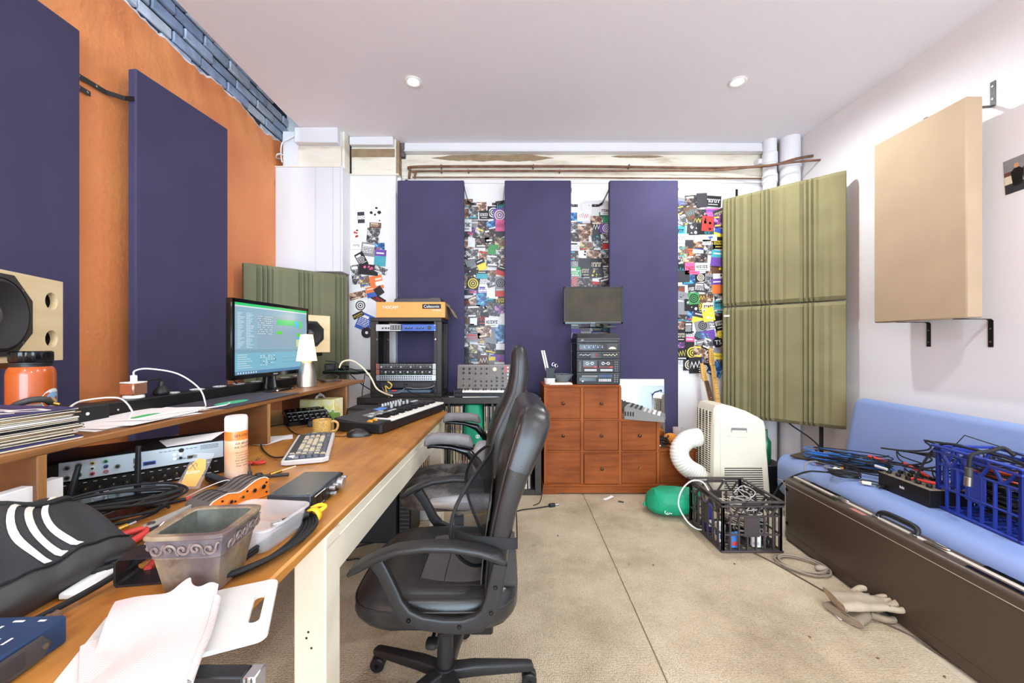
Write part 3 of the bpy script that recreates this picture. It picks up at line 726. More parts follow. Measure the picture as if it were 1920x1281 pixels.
# print on the right wall, cut by the frame
mb = MB(); r = random.Random(2); w, h = .26, .185
mb.box((-w/2, -h/2, 0), (w/2, h/2, .0006), PM['cream'])
mb.quad(I4, -w/2, h*.1, w/2, h/2, .0008, PM['grey']); mb.quad(I4, -w/2, h*.02, w/2, h*.14, .001, PM['brown'])
mb.quad(I4, -w/2, -h/2, w/2, -h*.22, .001, PM['charcoal'])
for x, c in ((-.075, 'black'), (-.028, 'charcoal'), (.03, 'black'), (.08, 'brown')):
    mb.add([(x-.02, -.06, .0012), (x-.026, .018, .0012), (x-.012, .036, .0012), (x+.012, .036, .0012), (x+.026, .018, .0012), (x+.02, -.06, .0012)], [(0, 1, 2, 3, 4, 5)], PM[c])
    mb.add([(x+.011*cos(2*pi*k/10), .049+.013*sin(2*pi*k/10), .0013) for k in range(10)], [tuple(range(10))], mat('print_skin', C(206, 150, 116), .5))
o = mb.build('photo_print', fix=False); tag(o, 'small colour print of two people in dark clothes on the right wall', 'photograph')
o.matrix_world = frame((XR-.001, 2.055, 2.13), (0, -1, .06), (0, .06, 1))
# ---------------------------------------------------------------- desk and the shelf on it
ZD = .77
OAK = wood('desk_timber', C(140, 84, 34), C(178, 114, 48), C(204, 146, 72), 'Y', .8, .38, .15, C(110, 70, 36))
PLY = wood('shelf_ply', C(96, 58, 28), C(132, 84, 42), C(160, 108, 60), 'Y', 1.0, .45, .1)
PLYX = wood('shelf_ply_dark', C(84, 50, 26), C(112, 70, 36), C(140, 92, 50), 'X', 1.0, .5, .05)
EDGE = wood('ply_edge', C(120, 78, 40), C(166, 116, 64), C(196, 148, 92), 'Z', 1.0, .5, 0)
CRMP = mat('cream_gloss_paint', C(224, 214, 192), .45, var=.04, vs=6, bump=.1, bs=30)
desk = thing('desk', 'long timber-topped workbench with cream painted frame, running along the left wall', 'desk', (-.4713, 0, 0), -math.atan(.028))
D0, D1, DW = .30, 2.675, 1.22
mb = MB(); mb.box((-DW, D0, ZD-.018), (0, D1, ZD), OAK, .005); mb.box((-DW+.01, D0+.01, ZD-.034), (-.008, D1-.01, ZD-.018), OAK, .004); mb.build('desk_top', desk)
mb = MB(); mb.box((-.035, 1.0, ZD-.16), (-.012, D1-.03, ZD-.034), CRMP, .003); mb.box((-.0125, 1.0, ZD-.068), (-.008, D1-.03, ZD-.062), CRMP, .002)
mb.box((-DW+.02, D1-.05, ZD-.16), (-.02, D1-.028, ZD-.034), CRMP, .003); mb.box((-DW+.02, D0+.1, ZD-.16), (-DW+.045, D1-.03, ZD-.034), CRMP, .003); mb.build('apron', desk)
for x, y in ((-.09, .998), (-.10, D1-.105), (-DW+.02, .998), (-DW+.02, D1-.105)):
    mb = MB(); mb.box((x, y, 0), (x+.082, y+.082, ZD-.034), CRMP, .004)
    if y < 1.2 and x > -.2:
        for a, b in ((.50, .03), (.485, .022), (.46, .043)): mb.cyl((x+.02+b*.6, y-.0005, a), (x+.02+b*.6, y+.002, a), .003, INK, seg=8)
    mb.build('leg', desk)
def DK(x, y, z=ZD): return desk.matrix_world @ V((x, y, z))
hut = thing('desk_shelf', 'raised brown plywood shelf standing along the back of the desk', 'shelf', (-1.183, 0, 0), -math.atan(.0688))
HT = .972; HW = .44; HA = math.atan(.0688)
def HK(x, y, z=HT):  # a point on the shelf in world space
    return V((-1.183+x*cos(HA)+y*sin(HA), -x*sin(HA)+y*cos(HA), z))
mb = MB(); mb.box((-HW, .42, HT-.02), (0, 2.80, HT), PLY, .003); mb.build('shelf_board', hut)
for y in (.955, 1.78, 2.52):
    mb = MB(); mb.box((-HW+.02, y, ZD+.001), (-.002, y+.02, HT-.02), PLYX, .001); mb.box((-.0022, y+.001, ZD+.001), (-.0008, y+.019, HT-.02), EDGE); mb.build('upright', hut)

# things below and behind the desk
mb = MB(); mb.box((-1.05, 2.42, .01), (-.66, 2.66, .42), BLK, .01)
solo(mb, 'subwoofer_box', 'large plain black box on the carpet under the desk', 'speaker')
t = thing('computer_tower', 'black computer tower with vented front standing under the desk', 'computer', (-.615, 2.40, .008))
mb = MB(); mb.box((-.035, 0, .01), (.04, .26, .40), BLK, .008); mb.build('tower_case', t)
mb = MB()
for k in range(12): mb.box((-.025, -.004, .06+k*.024), (.03, .001, .07+k*.024), GRYD, .001)
mb.build('front_vent', t)
for sx in (-.025, .03):
    mb = MB(); mb.cyl((sx, .03, 0), (sx, .03, .011), .009, BLKR, seg=12); mb.cyl((sx, .22, 0), (sx, .22, .011), .009, BLKR, seg=12); mb.build('foot', t)
t = thing('waste_bin', 'small round white bin on the carpet beyond the far desk leg', 'bin', (-.58, 2.83, .008))
mb = MB(); mb.lathe([(.085, 0), (.09, .003), (.105, .26), (.110, .262), (.108, .255), (.088, .01), (0, .008)], WHT, seg=32, cap=False); mb.lathe([(0, 0), (.086, 0)], WHT, seg=32); mb.build('bin_body', t, fix=False)

# ---------------------------------------------------------------- records stacked on the shelf
SLEEVE = [PM['black'], PM['charcoal'], PM['cream'], PM['white'], mat('sleeve_brown', C(140, 112, 84), .7), mat('sleeve_navy', C(52, 50, 96), .55), PM['charcoal'], mat('sleeve_grey', C(112, 108, 106), .7), mat('sleeve_kraft', C(176, 150, 116), .8)]
PVCW = mat('sleeve_paper_edge', C(214, 200, 176), .8, var=.1, vs=60)
r = random.Random(5); z = HT+.0005; NREC = 20
base = HK(-.178, .905, 0)
names = ['lowest', 'second lowest', 'third lowest', 'fourth lowest', 'fifth lowest', 'sixth lowest', 'seventh lowest', 'eighth lowest', 'ninth lowest', 'tenth lowest', 'tenth from the top', 'ninth from the top', 'eighth from the top', 'seventh from the top', 'sixth from the top', 'fifth from the top', 'fourth from the top', 'third from the top', 'second from the top', 'topmost']
for i in range(NREC):
    h = r.uniform(.0033, .0048); a = .11+r.uniform(-.05, .05); ox, oy = r.uniform(-.008, .008), r.uniform(-.008, .008)
    top = i == NREC-1; m = MATS['sleeve_navy'] if top else SLEEVE[(i*5+r.randint(0, 2)) % len(SLEEVE)]
    nm = {PM['black']: 'black', PM['charcoal']: 'dark grey', PM['cream']: 'cream', PM['white']: 'white'}.get(m, m.name.replace('sleeve_', ''))
    t = thing('record_sleeve', ('topmost record on the shelf stack, navy cover with looping white lettering' if top else '%s record sleeve, %s of the stack on the desk shelf' % (nm, names[i])), 'record', (base.x+ox, base.y+oy, z), -a, 'records stacked on the desk shelf')
    mb = MB(); mb.box((-.157, -.157, 0), (.157, .157, h-.0004), m, .0012)
    if top:
        for k, (cx, cy, s_, q) in enumerate(((-.06, .03, .055, 0), (.02, .06, .05, .5), (.07, .02, .045, 1.0), (-.03, -.05, .05, .3), (.05, -.06, .045, .8), (-.11, -.07, .04, .2), (.11, .09, .035, .1))):
            pts = [(cx+s_*cos(u)*(1+.3*sin(2*u+q)), cy+s_*.6*sin(u+q)*(1+.2*cos(3*u)), h) for u in [2*pi*j/20 for j in range(20)]]
            mb.tube(pts, .006, PM['white'], 5, 2, True)
        for k in range(len(mb.v)):
            if mb.v[k].z > h: mb.v[k].z = h+.0002+(mb.v[k].z-h)*.05
            elif mb.v[k].z > h-.007 and k > 60: mb.v[k].z = h
    mb.build('sleeve', t)
    if not top and i % 3 != 1:
        mb = MB(); mb.box((-.152, -.1585, .0008), (.152, -.1565, h-.001), PVCW); mb.box((.1565, -.152, .0008), (.1585, .152, h-.001), PVCW); mb.build('inner_sleeve', t)
    z += h+.0002

# orange tub with black lid
t = thing('storage_jar', 'orange plastic jar with ribbed black screw lid behind the records', 'jar', HK(-.372, 1.215))
JAR = mat('orange_jar', C(178, 82, 30), .2, coat=.4)
mb = MB(); mb.lathe([(0, 0), (.048, 0), (.053, .006), (.053, .155), (.050, .170), (.045, .178)], JAR, seg=48); mb.build('jar_body', t)
mb = MB(); mb.lathe([(.044, .176), (.044, .186), (.047, .187), (.047, .191)], BLK, seg=48, cap=False)
R = []
for zz_ in (.190, .196, .222, .226):
    rr = {.190: .042, .196: .0455, .222: .0455, .226: .041}[zz_]; R.append([((rr+(.0018 if (k//3) % 2 else 0))*cos(2*pi*k/96), (rr+(.0018 if (k//3) % 2 else 0))*sin(2*pi*k/96), zz_) for k in range(96)])
mb.rings(R, BLKG); mb.build('lid', t)
mb = MB(); MLAB = lambda a, z_: V((.0795*cos(a), .0795*sin(a), z_))
JR = .0532
def disc_on_jar(mb, a0, zc, rr, m, off):
    vs = [((JR+off)*cos(a0), (JR+off)*sin(a0), zc)]
    for k in range(28): u = 2*pi*k/28; a = a0+rr*cos(u)/JR; vs.append(((JR+off)*cos(a), (JR+off)*sin(a), zc+rr*sin(u)))
    mb.add(vs, [(0, 1+k, 1+(k+1) % 28) for k in range(28)], m)
disc_on_jar(mb, .30, .075, .034, mat('jar_label', C(226, 226, 224), .5), .0003); disc_on_jar(mb, .30, .075, .024, mat('jar_label_blue', C(132, 176, 206), .5), .0005); disc_on_jar(mb, .30, .066, .013, mat('jar_label_tan', C(206, 170, 110), .5), .0007)
mb.build('round_label', t, fix=False, label='round white and blue label')

# plywood speakers
BIRCH = wood('birch_ply', C(224, 196, 146), C(234, 210, 164), C(242, 224, 184), 'X', .5, .45, .1)
CONE = mat('paper_cone', C(48, 46, 46), .75); CONEG = mat('dust_cap', C(96, 92, 90), .5); FRM = mat('speaker_basket', C(70, 66, 64), .4, metal=.5)
def holeplate(mb, x0, y0, x1, y1, cx, cy, rr, m, depth=.1, md=None):
    """plate in local XZ facing -Y with a round hole and the tube behind it"""
    an = sorted(set([math.atan2(b-cy, a-cx) % (2*pi) for a in (x0, x1) for b in (y0, y1)]+[2*pi*k/36 for k in range(36)])); n = len(an); vs = []
    for a in an:
        c, s_ = cos(a), sin(a); k = min([q for q in ((x1-cx)/c if c > 1e-9 else 9, (x0-cx)/c if c < -1e-9 else 9, (y1-cy)/s_ if s_ > 1e-9 else 9, (y0-cy)/s_ if s_ < -1e-9 else 9) if q > 0])
        vs += [(cx+c*k, 0, cy+s_*k), (cx+c*rr*1.08, 0, cy+s_*rr*1.08), (cx+c*rr, .006, cy+s_*rr), (cx+c*rr, .020, cy+s_*rr), (cx+c*rr, depth, cy+s_*rr), (cx, depth, cy)]
    fs = []; fd = []
    for i in range(n):
        j = (i+1) % n
        fs += [(6*i+q, 6*j+q, 6*j+q+1, 6*i+q+1) for q in (0, 1, 2)]; fd += [(6*i+3, 6*j+3, 6*j+4, 6*i+4), (6*i+4, 6*j+4, 6*i+5)]
    mb.add(vs, fs, m); mb.add(vs, fd, md or INK)
def woofer(parent, cx, cz, R_):
    mb = MB(); oc = [(R_*1.12*cos(pi/8+pi/4*k), R_*1.12*sin(pi/8+pi/4*k)) for k in range(8)]
    n = 48; vs = []
    for k in range(n):
        a = 2*pi*k/n; q = (a-pi/8) % (pi/4)-pi/8; ro = R_*1.12*cos(pi/8)/cos(q)
        vs += [(cx+ro*cos(a), 0, cz+ro*sin(a)), (cx+ro*cos(a), -.006, cz+ro*sin(a)), (cx+R_*.93*cos(a), -.007, cz+R_*.93*sin(a)), (cx+R_*.92*cos(a), 0, cz+R_*.92*sin(a))]
    mb.add(vs, [(4*k+q, 4*((k+1) % n)+q, 4*((k+1) % n)+q+1, 4*k+q+1) for k in range(n) for q in range(3)], FRM)
    for k in range(4):
        a = pi/4+pi/2*k; mb.cyl((cx+R_*.99*cos(a), -.0075, cz+R_*.99*sin(a)), (cx+R_*.99*cos(a), -.0055, cz+R_*.99*sin(a)), R_*.045, STEEL, seg=12)
    mb.build('driver_basket', parent)
    mb = MB(); prof = [(R_*.92, 0), (R_*.90, -.004), (R_*.83, -.010), (R_*.76, -.004), (R_*.73, 0), (R_*.34, .03)]
    mb.lathe([(a, b) for a, b in prof], CONE, (cx, -.002, cz), 48, 'Y', cap=False); mb.lathe([(R_*.36, .028), (R_*.28, .012), (R_*.14, .002), (0, 0)], CONEG, (cx, -.002, cz), 32, 'Y', cap=False); mb.build('driver_cone', parent)
def speaker(name, label, loc, rz, w, h, d, woof, ports, cat='speaker'):
    """front on local -Y, origin at the bottom right front corner"""
    t = thing(name, label, cat, loc, rz)
    mb = MB(); 
    x1 = 0; xs = -w
    if ports:
        pw = .10
        for zc in ports: holeplate(mb, -pw, h*(0 if zc < h/2 else .5), 0, h*(.5 if zc < h/2 else 1), -.058, zc, .029, BIRCH)
        x1 = -pw
    holeplate(mb, xs, 0, x1, h, woof[0], woof[1], woof[2]*.95, BIRCH, .06)
    e = .012
    mb.add([(xs, 0, 0), (0, 0, 0), (0, d, 0), (xs, d, 0)], [(3, 2, 1, 0)], BIRCH); mb.add([(xs, 0, h), (0, 0, h), (0, d, h), (xs, d, h)], [(0, 1, 2, 3)], BIRCH)
    mb.add([(0, 0, 0), (0, d, 0), (0, d, h), (0, 0, h)], [(0, 1, 2, 3)], BIRCH); mb.add([(xs, 0, 0), (xs, d, 0), (xs, d, h), (xs, 0, h)], [(3, 2, 1, 0)], BIRCH); mb.add([(xs, d, 0), (0, d, 0), (0, d, h), (xs, d, h)], [(3, 2, 1, 0)], BIRCH)
    mb.build('cabinet', t, fix=False, sharp=25)
    woofer(t, *woof); return t
sp = speaker('studio_speaker', 'large plywood studio speaker at the left frame edge with two round ports', (-1.664, 1.50, 1.16), pi/2+math.atan(.36), .52, .292, .20, (-.285, .15, .125), (.078, .214))
mb = MB(); mb.cyl((-1.78, 1.36, .02), (-1.78, 1.36, 1.13), .03, BLKM); mb.box((-1.90, 1.22, 0), (-1.68, 1.50, .025), BLKM, .004); mb.box((-1.88, 1.25, 1.135), (-1.68, 1.46, 1.158), PLY, .003)
solo(mb, 'speaker_stand', 'stand under the near speaker, its wooden plate just showing below', 'speaker stand')
sp = speaker('studio_speaker', 'plywood studio speaker behind the lamp, in front of the grey-green foam', (-1.325, 3.0, 1.158), math.atan2(1, .644), .29, .27, .22, (-.145, .135, .088), None)
mb = MB(); mb.cyl((-1.49, 2.95, .02), (-1.49, 2.95, 1.13), .025, BLKM); mb.box((-1.60, 2.82, 0), (-1.38, 3.06, .025), BLKM, .004); mb.box((-1.56, 2.86, 1.13), (-1.40, 3.04, 1.157), BLK, .003)
solo(mb, 'speaker_stand', 'black post stand holding the far speaker above the desk shelf', 'speaker stand')

# ---------------------------------------------------------------- main monitor
SCRB = mat('screen_blue', C(20, 24, 28), .6, spec=.2, emit=C(138, 174, 194), es=.85)
def scr(name, c, e=.85): return mat('screen_'+name, C(20, 24, 28), .6, emit=c, es=e, spec=.2)
SG, SG2, SB, SD, SL, SY = scr('green', C(40, 200, 110)), scr('lime', C(80, 210, 60)), scr('cyan', C(70, 180, 220)), scr('dark', C(104, 132, 150)), scr('light', C(206, 222, 226)), scr('sand', C(206, 214, 160))
SBOT = scr('lower', C(122, 178, 200))
def wide_monitor(name, label, loc, rz, w, h, tilt=0):
    t = thing(name, label, 'monitor', loc, rz); return t
ML, MR = V((-1.272, 1.85, 0)), V((-1.212, 2.44, 0)); mc = (ML+MR)/2; mw = (MR-ML).length; ma = math.atan2((MR-ML).y, (MR-ML).x)
t = thing('computer_monitor', 'lit widescreen monitor showing a music program on the desk shelf', 'monitor', (mc.x, mc.y, HT), ma)
# local: x along the screen to the right, -y toward the viewer side
mh = .385; z0 = .078
mb = MB(); mb.box((-mw/2, 0, z0), (mw/2, .032, z0+mh), BLKG, .004); mb.box((-mw*.35, .03, z0+.06), (mw*.35, .06, z0+mh-.06), BLK, .015)
mb.box((-mw/2, -.003, z0), (-mw/2+.016, .002, z0+mh), BLKG, .001); mb.box((mw/2-.016, -.003, z0), (mw/2, .002, z0+mh), BLKG, .001)
mb.box((-mw/2, -.003, z0+mh-.018), (mw/2, .002, z0+mh), BLKG, .001); mb.box((-mw/2, -.003, z0), (mw/2, .002, z0+.022), BLKG, .001)
mb.text('PHILIPS', frame((0, -.0032, z0+.011), (1, 0, 0), (0, 0, 1)), .035, SL); mb.build('housing', t)
mb = MB(); FM = frame((-mw/2+.016, -.0005, z0+.022), (1, 0, 0), (0, 0, 1)); sw, sh = mw-.032, mh-.04
def sq(x0, y0, x1, y1, m, z=.0006): mb.quad(FM, x0*sw, y0*sh, x1*sw, y1*sh, z, m)
sq(0, 0, 1, 1, SCRB, .0002); sq(0, .965, 1, 1, SG); sq(0, .945, 1, .963, SL); sq(0, 0, 1, .045, scr('bar', C(86, 130, 168)))
r = random.Random(9); sq(.26, .36, .97, .86, scr('panel', C(138, 166, 184)), .0005); sq(0, .05, 1, .30, SBOT, .0005); sq(0, .30, 1, .35, scr('shade', C(124, 160, 178)), .0005)
for k in range(26): y = .86-k*.0195; sq(.03, y, .03+r.uniform(.03, .09), y+.007, SL); sq(.13, y, .13+r.uniform(.04, .1), y+.007, SL)
for k in range(9): y = .82-k*.032; sq(.27, y, .47, y+.0035, SD); [sq(.27+q*.022, y+.008, .27+q*.022+.012, y+.022, SL) for q in range(9) if r.random() < .7]
for k in range(5): y = .80-k*.018; sq(.52, y-.004, .87, y+.013, SG, .0008)
sq(.80, .70, .87, .80, SB, .0009); sq(.87, .69, .91, .81, SG2, .0009); sq(.52, .58, .60, .63, SG2, .0008); sq(.83, .55, .89, .61, SG2, .0008); sq(.83, .51, .89, .54, SB, .0008); sq(.82, .38, .87, .50, SY, .0008)
for k in range(7): sq(.03, .27-k*.03, .03+r.uniform(.1, .2), .278-k*.03, SL, .0008)
for k in range(6):
    for q in range(6): sq(.30+q*.035, .25-k*.028, .30+q*.035+r.uniform(.01, .025), .262-k*.028, SL if r.random() < .6 else SD, .0008)
sq(.60, .14, .99, .145, SD, .0008); sq(.60, .2, .99, .205, SD, .0008); sq(.5, .17, .507, .21, INK, .0009)
for q in range(8): sq(.03+q*.03, .012, .045+q*.03, .034, SL, .0009)
mb.build('screen', t, fix=False, label='glowing screen with green and lime clips')
mb = MB(); mb.loft([((0, .03, .012), (.05, 0, 0), (0, .018, 0)), ((0, .03, .05), (.04, 0, 0), (0, .016, 0)), ((0, .035, .12), (.036, 0, 0), (0, .015, 0))], BLKG, e=4); mb.build('neck', t)
mb = MB(); mb.lathe([(0, 0), (.142, 0), (.146, .004), (.143, .009), (.06, .014), (0, .015)], BLKG, (0, .03, 0), 48)
for i, v in enumerate(mb.v): mb.v[i] = V((v.x, .03+(v.y-.03)*.72, v.z))
mb.build('base', t)

# ---------------------------------------------------------------- power rail, chargers, plugs
t = thing('power_rail', 'long black socket rail with white outlets along the back of the shelf', 'power strip', HK(-.30, 0), -HA)
mb = MB(); mb.box((-.042, 1.33, 0), (.042, 2.60, .046), BLKM, .003); mb.build('rail_body', t)
for k in range(8):
    y = 1.62+k*.125
    mb = MB(); mb.lathe([(0, .0462), (.026, .0462), (.028, .049), (.024, .0495), (.022, .0475), (0, .0475)], WHT, (0, y, 0), 24)
    for a in (.7, 2.4, -pi/2): mb.cbox((.009*cos(a), y+.009*sin(a), .048), (.002, .007, .0012), INK)
    mb.build('socket_outlet', t)
for k, y in enumerate((1.37, 1.41)):
    mb = MB(); mb.cyl((.0425, y, .02), (.044, y, .02), .0035, CHR, seg=10); mb.build('front_screw', t)
t = thing('usb_charger', 'white and copper cube charger plugged into the left of the socket rail', 'charger', HK(-.30, 1.465, HT+.047), -HA)
COP = mat('rose_copper', C(190, 140, 112), .3, metal=.8)
mb = MB(); mb.box((-.028, -.028, .012), (.028, .028, .058), COP, .004); mb.build('copper_body', t)
mb = MB(); mb.lathe([(0, 0), (.030, 0), (.032, .003), (.030, .012), (0, .0125)], WHT, seg=28); mb.build('white_base', t)
mb = MB(); mb.box((-.028, -.028, .056), (.028, .028, .061), WHT, .002); mb.box((-.010, -.006, .060), (.010, .006, .085), WHT, .002); mb.build('white_top', t)
t = thing('wall_plug', 'round black mains plug beside the copper charger on the rail', 'plug', HK(-.30, 1.575, HT+.047), -HA)
mb = MB(); mb.lathe([(0, 0), (.024, 0), (.027, .004), (.027, .012), (.016, .028), (.010, .034), (.009, .05), (.006, .054)], BLK, seg=24); mb.build('plug_body', t)
mb = MB(); mb.tube([(0, 0, .052), (0, -.005, .062), (0, -.05, .062), (0, -.09, .045), (-.03, -.115, .03)], .0035, BLKR, 8); mb.build('lead', t)
def cable(name, label, pts, rad, m, cat='cable', group=None, ends=None, sm=8, seg=8):
    """a single lead through world points; ends: [(index 0/-1, length, radius, material)] build its plugs"""
    t = thing(name, label, cat, pts[0], 0, group); o = V(pts[0]); q = [V(p)-o for p in pts]
    mb = MB(); mb.tube(q, rad, m, seg, sm); mb.build('lead', t)
    for e in ends or ():
        i, L, rr, mm = e; a = q[i]; b = q[1 if i == 0 else -2]; d = (a-b).normalized()
        mb = MB(); mb.cyl(a-d*.002, a+d*L*.6, rr, mm, seg=14, bev=rr*.2); mb.cyl(a+d*L*.6, a+d*L, rr*.55, CHR, seg=12); mb.build('plug', t)
    return t
c0 = HK(-.30, 1.465, HT+.13)
cable('usb_cable', 'white lead arching from the copper charger down to the papers', [c0, c0+V((.0, .005, .018)), c0+V((.03, .03, .024)), c0+V((.09, .09, .0)), c0+V((.15, .12, -.06)), c0+V((.19, .10, -.118)), HK(-.055, 1.50, HT+.009), HK(-.02, 1.43, HT+.009)], .0028, WHT)
cable('usb_cable', 'white lead looping across the black case and over the papers', [HK(-.17, 1.155, HT+.062), HK(-.23, 1.24, HT+.07), HK(-.2, 1.32, HT+.068), HK(-.13, 1.30, HT+.03), HK(-.10, 1.27, HT+.007), HK(-.07, 1.36, HT+.012), HK(-.04, 1.48, HT+.009), HK(-.02, 1.56, HT+.010), HK(-.05, 1.62, HT+.010)], .0026, WHT)
cable('power_lead', 'black lead curling from the rail up behind the monitor', [HK(-.30, 1.98, HT+.05), HK(-.34, 2.0, HT+.08), HK(-.36, 2.05, HT+.11), HK(-.345, 2.12, HT+.12)], .004, BLKR)
# papers and black case on the shelf
r = random.Random(3)
for i in range(6):
    p = HK(-.13+r.uniform(-.02, .02), 1.26+.055*(i % 3)+r.uniform(-.02, .02), HT+.0006+i*.0012)
    a = -HA+r.uniform(-.25, .25)
    t = thing('paper_sheet', ['lowest white sheet of the pile on the desk shelf', 'second lowest sheet of the shelf paper pile', 'third lowest sheet of the shelf paper pile', 'third sheet from the top of the shelf papers', 'white sheet under the topmost on the shelf', 'topmost white paper on the shelf with a green mark'][i], 'paper', p, a, 'papers on the desk shelf')
    mb = MB(); w, h = .20, .27
    mb.grid(lambda u, v: ((u-.5)*w, (v-.5)*h, .0035*max(0, abs(v-.5)*2-.6)*sin(u*3+i)), 6, 8, WHTP, .0004)
    if i == 5: mb.add([(.02+.06*cos(2*pi*k/16)*.4, -.05+.06*sin(2*pi*k/16), .0008) for k in range(16)], [tuple(range(16))], GRN)
    mb.build('sheet', t)
t = thing('flat_case', 'flat black case with a small white button behind the papers', 'case', HK(-.255, 1.185), -HA)
mb = MB(); mb.box((-.05, -.09, 0), (.045, .12, .055), BLK, .006); mb.build('case_body', t)
mb = MB(); mb.cyl((.046, .05, .03), (.048, .05, .03), .005, WHT, seg=12); mb.build('button', t)
t = thing('dark_folder', 'dark slate folder lying under the monitor foot at the shelf edge', 'folder', HK(-.10, 1.77, HT+.0004), -HA)
mb = MB(); mb.box((-.15, -.24, 0), (.105, .24, .003), mat('slate_card', C(62, 62, 74), .6), .001); mb.add([(.02+.035*cos(2*pi*k/20), -.10+.085*sin(2*pi*k/20), .0033) for k in range(20)], [tuple(range(20))], mat('mint_print', C(76, 190, 140), .5)); mb.build('cover', t)
t = thing('coiled_adapter', 'grey braided adapter lead curled on the shelf above the records', 'adapter', HK(-.27, 1.15, HT+.056), -HA)
mb = MB(); mb.tube([(-.02, -.03, .012), (0, -.045, .02), (.025, -.03, .032), (.03, 0, .03), (.02, .02, .018)], .009, GRYD, 10); mb.cyl((.02, .02, .018), (.03, .035, .01), .006, GOLD, seg=12); mb.tube([(-.02, -.03, .012), (-.03, .0, .008), (-.02, .03, .008)], .006, GRY, 8); mb.build('lead', t)

# ---------------------------------------------------------------- table lamp
lp = onz(575, 725, HT)
t = thing('table_lamp', 'small lit lamp with brushed metal base beside the monitor', 'lamp', (lp.x, lp.y, HT))
mb = MB(); mb.lathe([(0, 0), (.052, 0), (.054, .003), (.053, .012), (.050, .06), (.042, .10), (.030, .135), (.026, .150), (0, .152)], mat('satin_lamp_metal', C(206, 196, 184), .28, metal=.9), seg=40); mb.build('base', t)
SHADE = mat('lamp_shade_glow', C(226, 200, 156), .6, emit=(1, .80, .50, 1), es=1.1)
mb = MB(); mb.lathe([(.056, .150), (.055, .151), (.033, .302), (.0, .304)], SHADE, seg=40, cap=False); mb.build('lamp_shade', t)
l = bpy.data.lights.new('lamp_bulb', 'POINT'); l.energy = 1.6; l.color = (1, .76, .48); l.shadow_soft_size = .05
o = bpy.data.objects.new('lamp_bulb', l); COL.objects.link(o); o.location = (lp.x, lp.y, HT+.40)

# far end of the shelf: power adapters, tray and loose leads
def HX(px, py, z=HT): p = onz(px, py, z); return p
p = HX(620, 702)
t = thing('power_adapter', 'black cube power adapter on top of the far end of the shelf', 'adapter', (p.x-.02, p.y+.04, HT+.03), .3)
mb = MB(); mb.box((-.04, -.035, 0), (.04, .035, .055), BLK, .006); mb.box((-.02, -.036, .015), (.02, -.0355, .04), GRYD); mb.build('adapter_body', t)
t = thing('power_adapter', 'second black adapter tilted beside the cube one on the shelf', 'adapter', (p.x+.08, p.y+.06, HT+.03), -.4)
mb = MB(); mb.box((-.035, -.03, 0), (.035, .03, .04), BLK, .006); mb.build('adapter_body', t)
t = thing('cable_tray', 'flat black tray with green rim lying at the end of the desk shelf', 'tray', (p.x+.10, p.y+.10, HT+.0005), -.15)
mb = MB(); mb.box((-.17, -.10, 0), (.15, .12, .022), BLK, .005); mb.box((-.165, -.098, .022), (.145, .118, .026), mat('dull_green', C(90, 124, 96), .5), .001); mb.box((-.15, -.085, .0262), (.13, .105, .0285), GRYD, .001); mb.build('tray_body', t)
for i, (lab, pts, rr, m) in enumerate((
    ('coil of grey flex hanging over the shelf edge beside the lamp', [HX(596, 712), HX(610, 716, HT+.01), HX(628, 712, HT+.02), HX(634, 706, HT+.03), HX(618, 703, HT+.03), HX(604, 708, HT+.03), HX(612, 715, HT+.02), HX(640, 714, HT+.012)], .0045, GRYD),
    ('thick cream lead sweeping from the shelf end to the midi keyboard', [at(636, 690, 2.78), at(642, 679, 2.8), at(658, 676, 2.82), at(676, 686, 2.85), at(694, 706, 2.85), at(706, 728, 2.8), at(722, 738, 2.72), at(735, 742, 2.6)], .006, CREAM),
    ('dark grey lead crossing over the cream one toward the rack', [at(610, 677, 2.75), at(630, 680, 2.78), at(652, 698, 2.8), at(680, 722, 2.82), at(710, 738, 2.75), at(732, 744, 2.65)], .004, BLKR),
    ('thin black lead rising from the shelf to the rack gear', [at(628, 690, 2.8), at(660, 692, 2.85), at(690, 705, 3.0), at(716, 730, 2.9), at(728, 746, 2.7)], .003, BLKR))):
    cable('loose_lead', lab, pts, rr, m, 'cable', 'leads at the end of the shelf')
cable('hanging_lead', 'black lead hanging off the far end of the desk shelf', [at(684, 703, 2.84), at(682, 716, 2.84), at(679, 740, 2.84), at(681, 760, 2.84)], .0035, BLKR)
# ---------------------------------------------------------------- things on the desk
Z0 = ZD+.0008
def O(px, py, z=ZD): return onz(px, py, z)
def ring_coil(name, label, c, a, b, ang, n, rad, m, seed, group=None, tails=(), plugs=None, lift=.012, cat='cable'):
    """n loose loops of one lead lying round c, with optional tail points in world space"""
    r = random.Random(seed); pts = []
    for k in range(n*10+1):
        u = 2*pi*k/10; w = 1+.10*sin(u*.37+seed)+r.uniform(-.03, .03)
        x, y = a*w*cos(u), b*w*sin(u)
        pts.append(V((c[0]+x*cos(ang)-y*sin(ang), c[1]+x*sin(ang)+y*cos(ang), c[2]+rad*1.05+lift*(k/(n*10))+.004*(1+sin(u*1.7+seed)))))
    pts += [V(p) for p in tails]
    return cable(name, label, pts, rad, m, cat, group, plugs, 4)
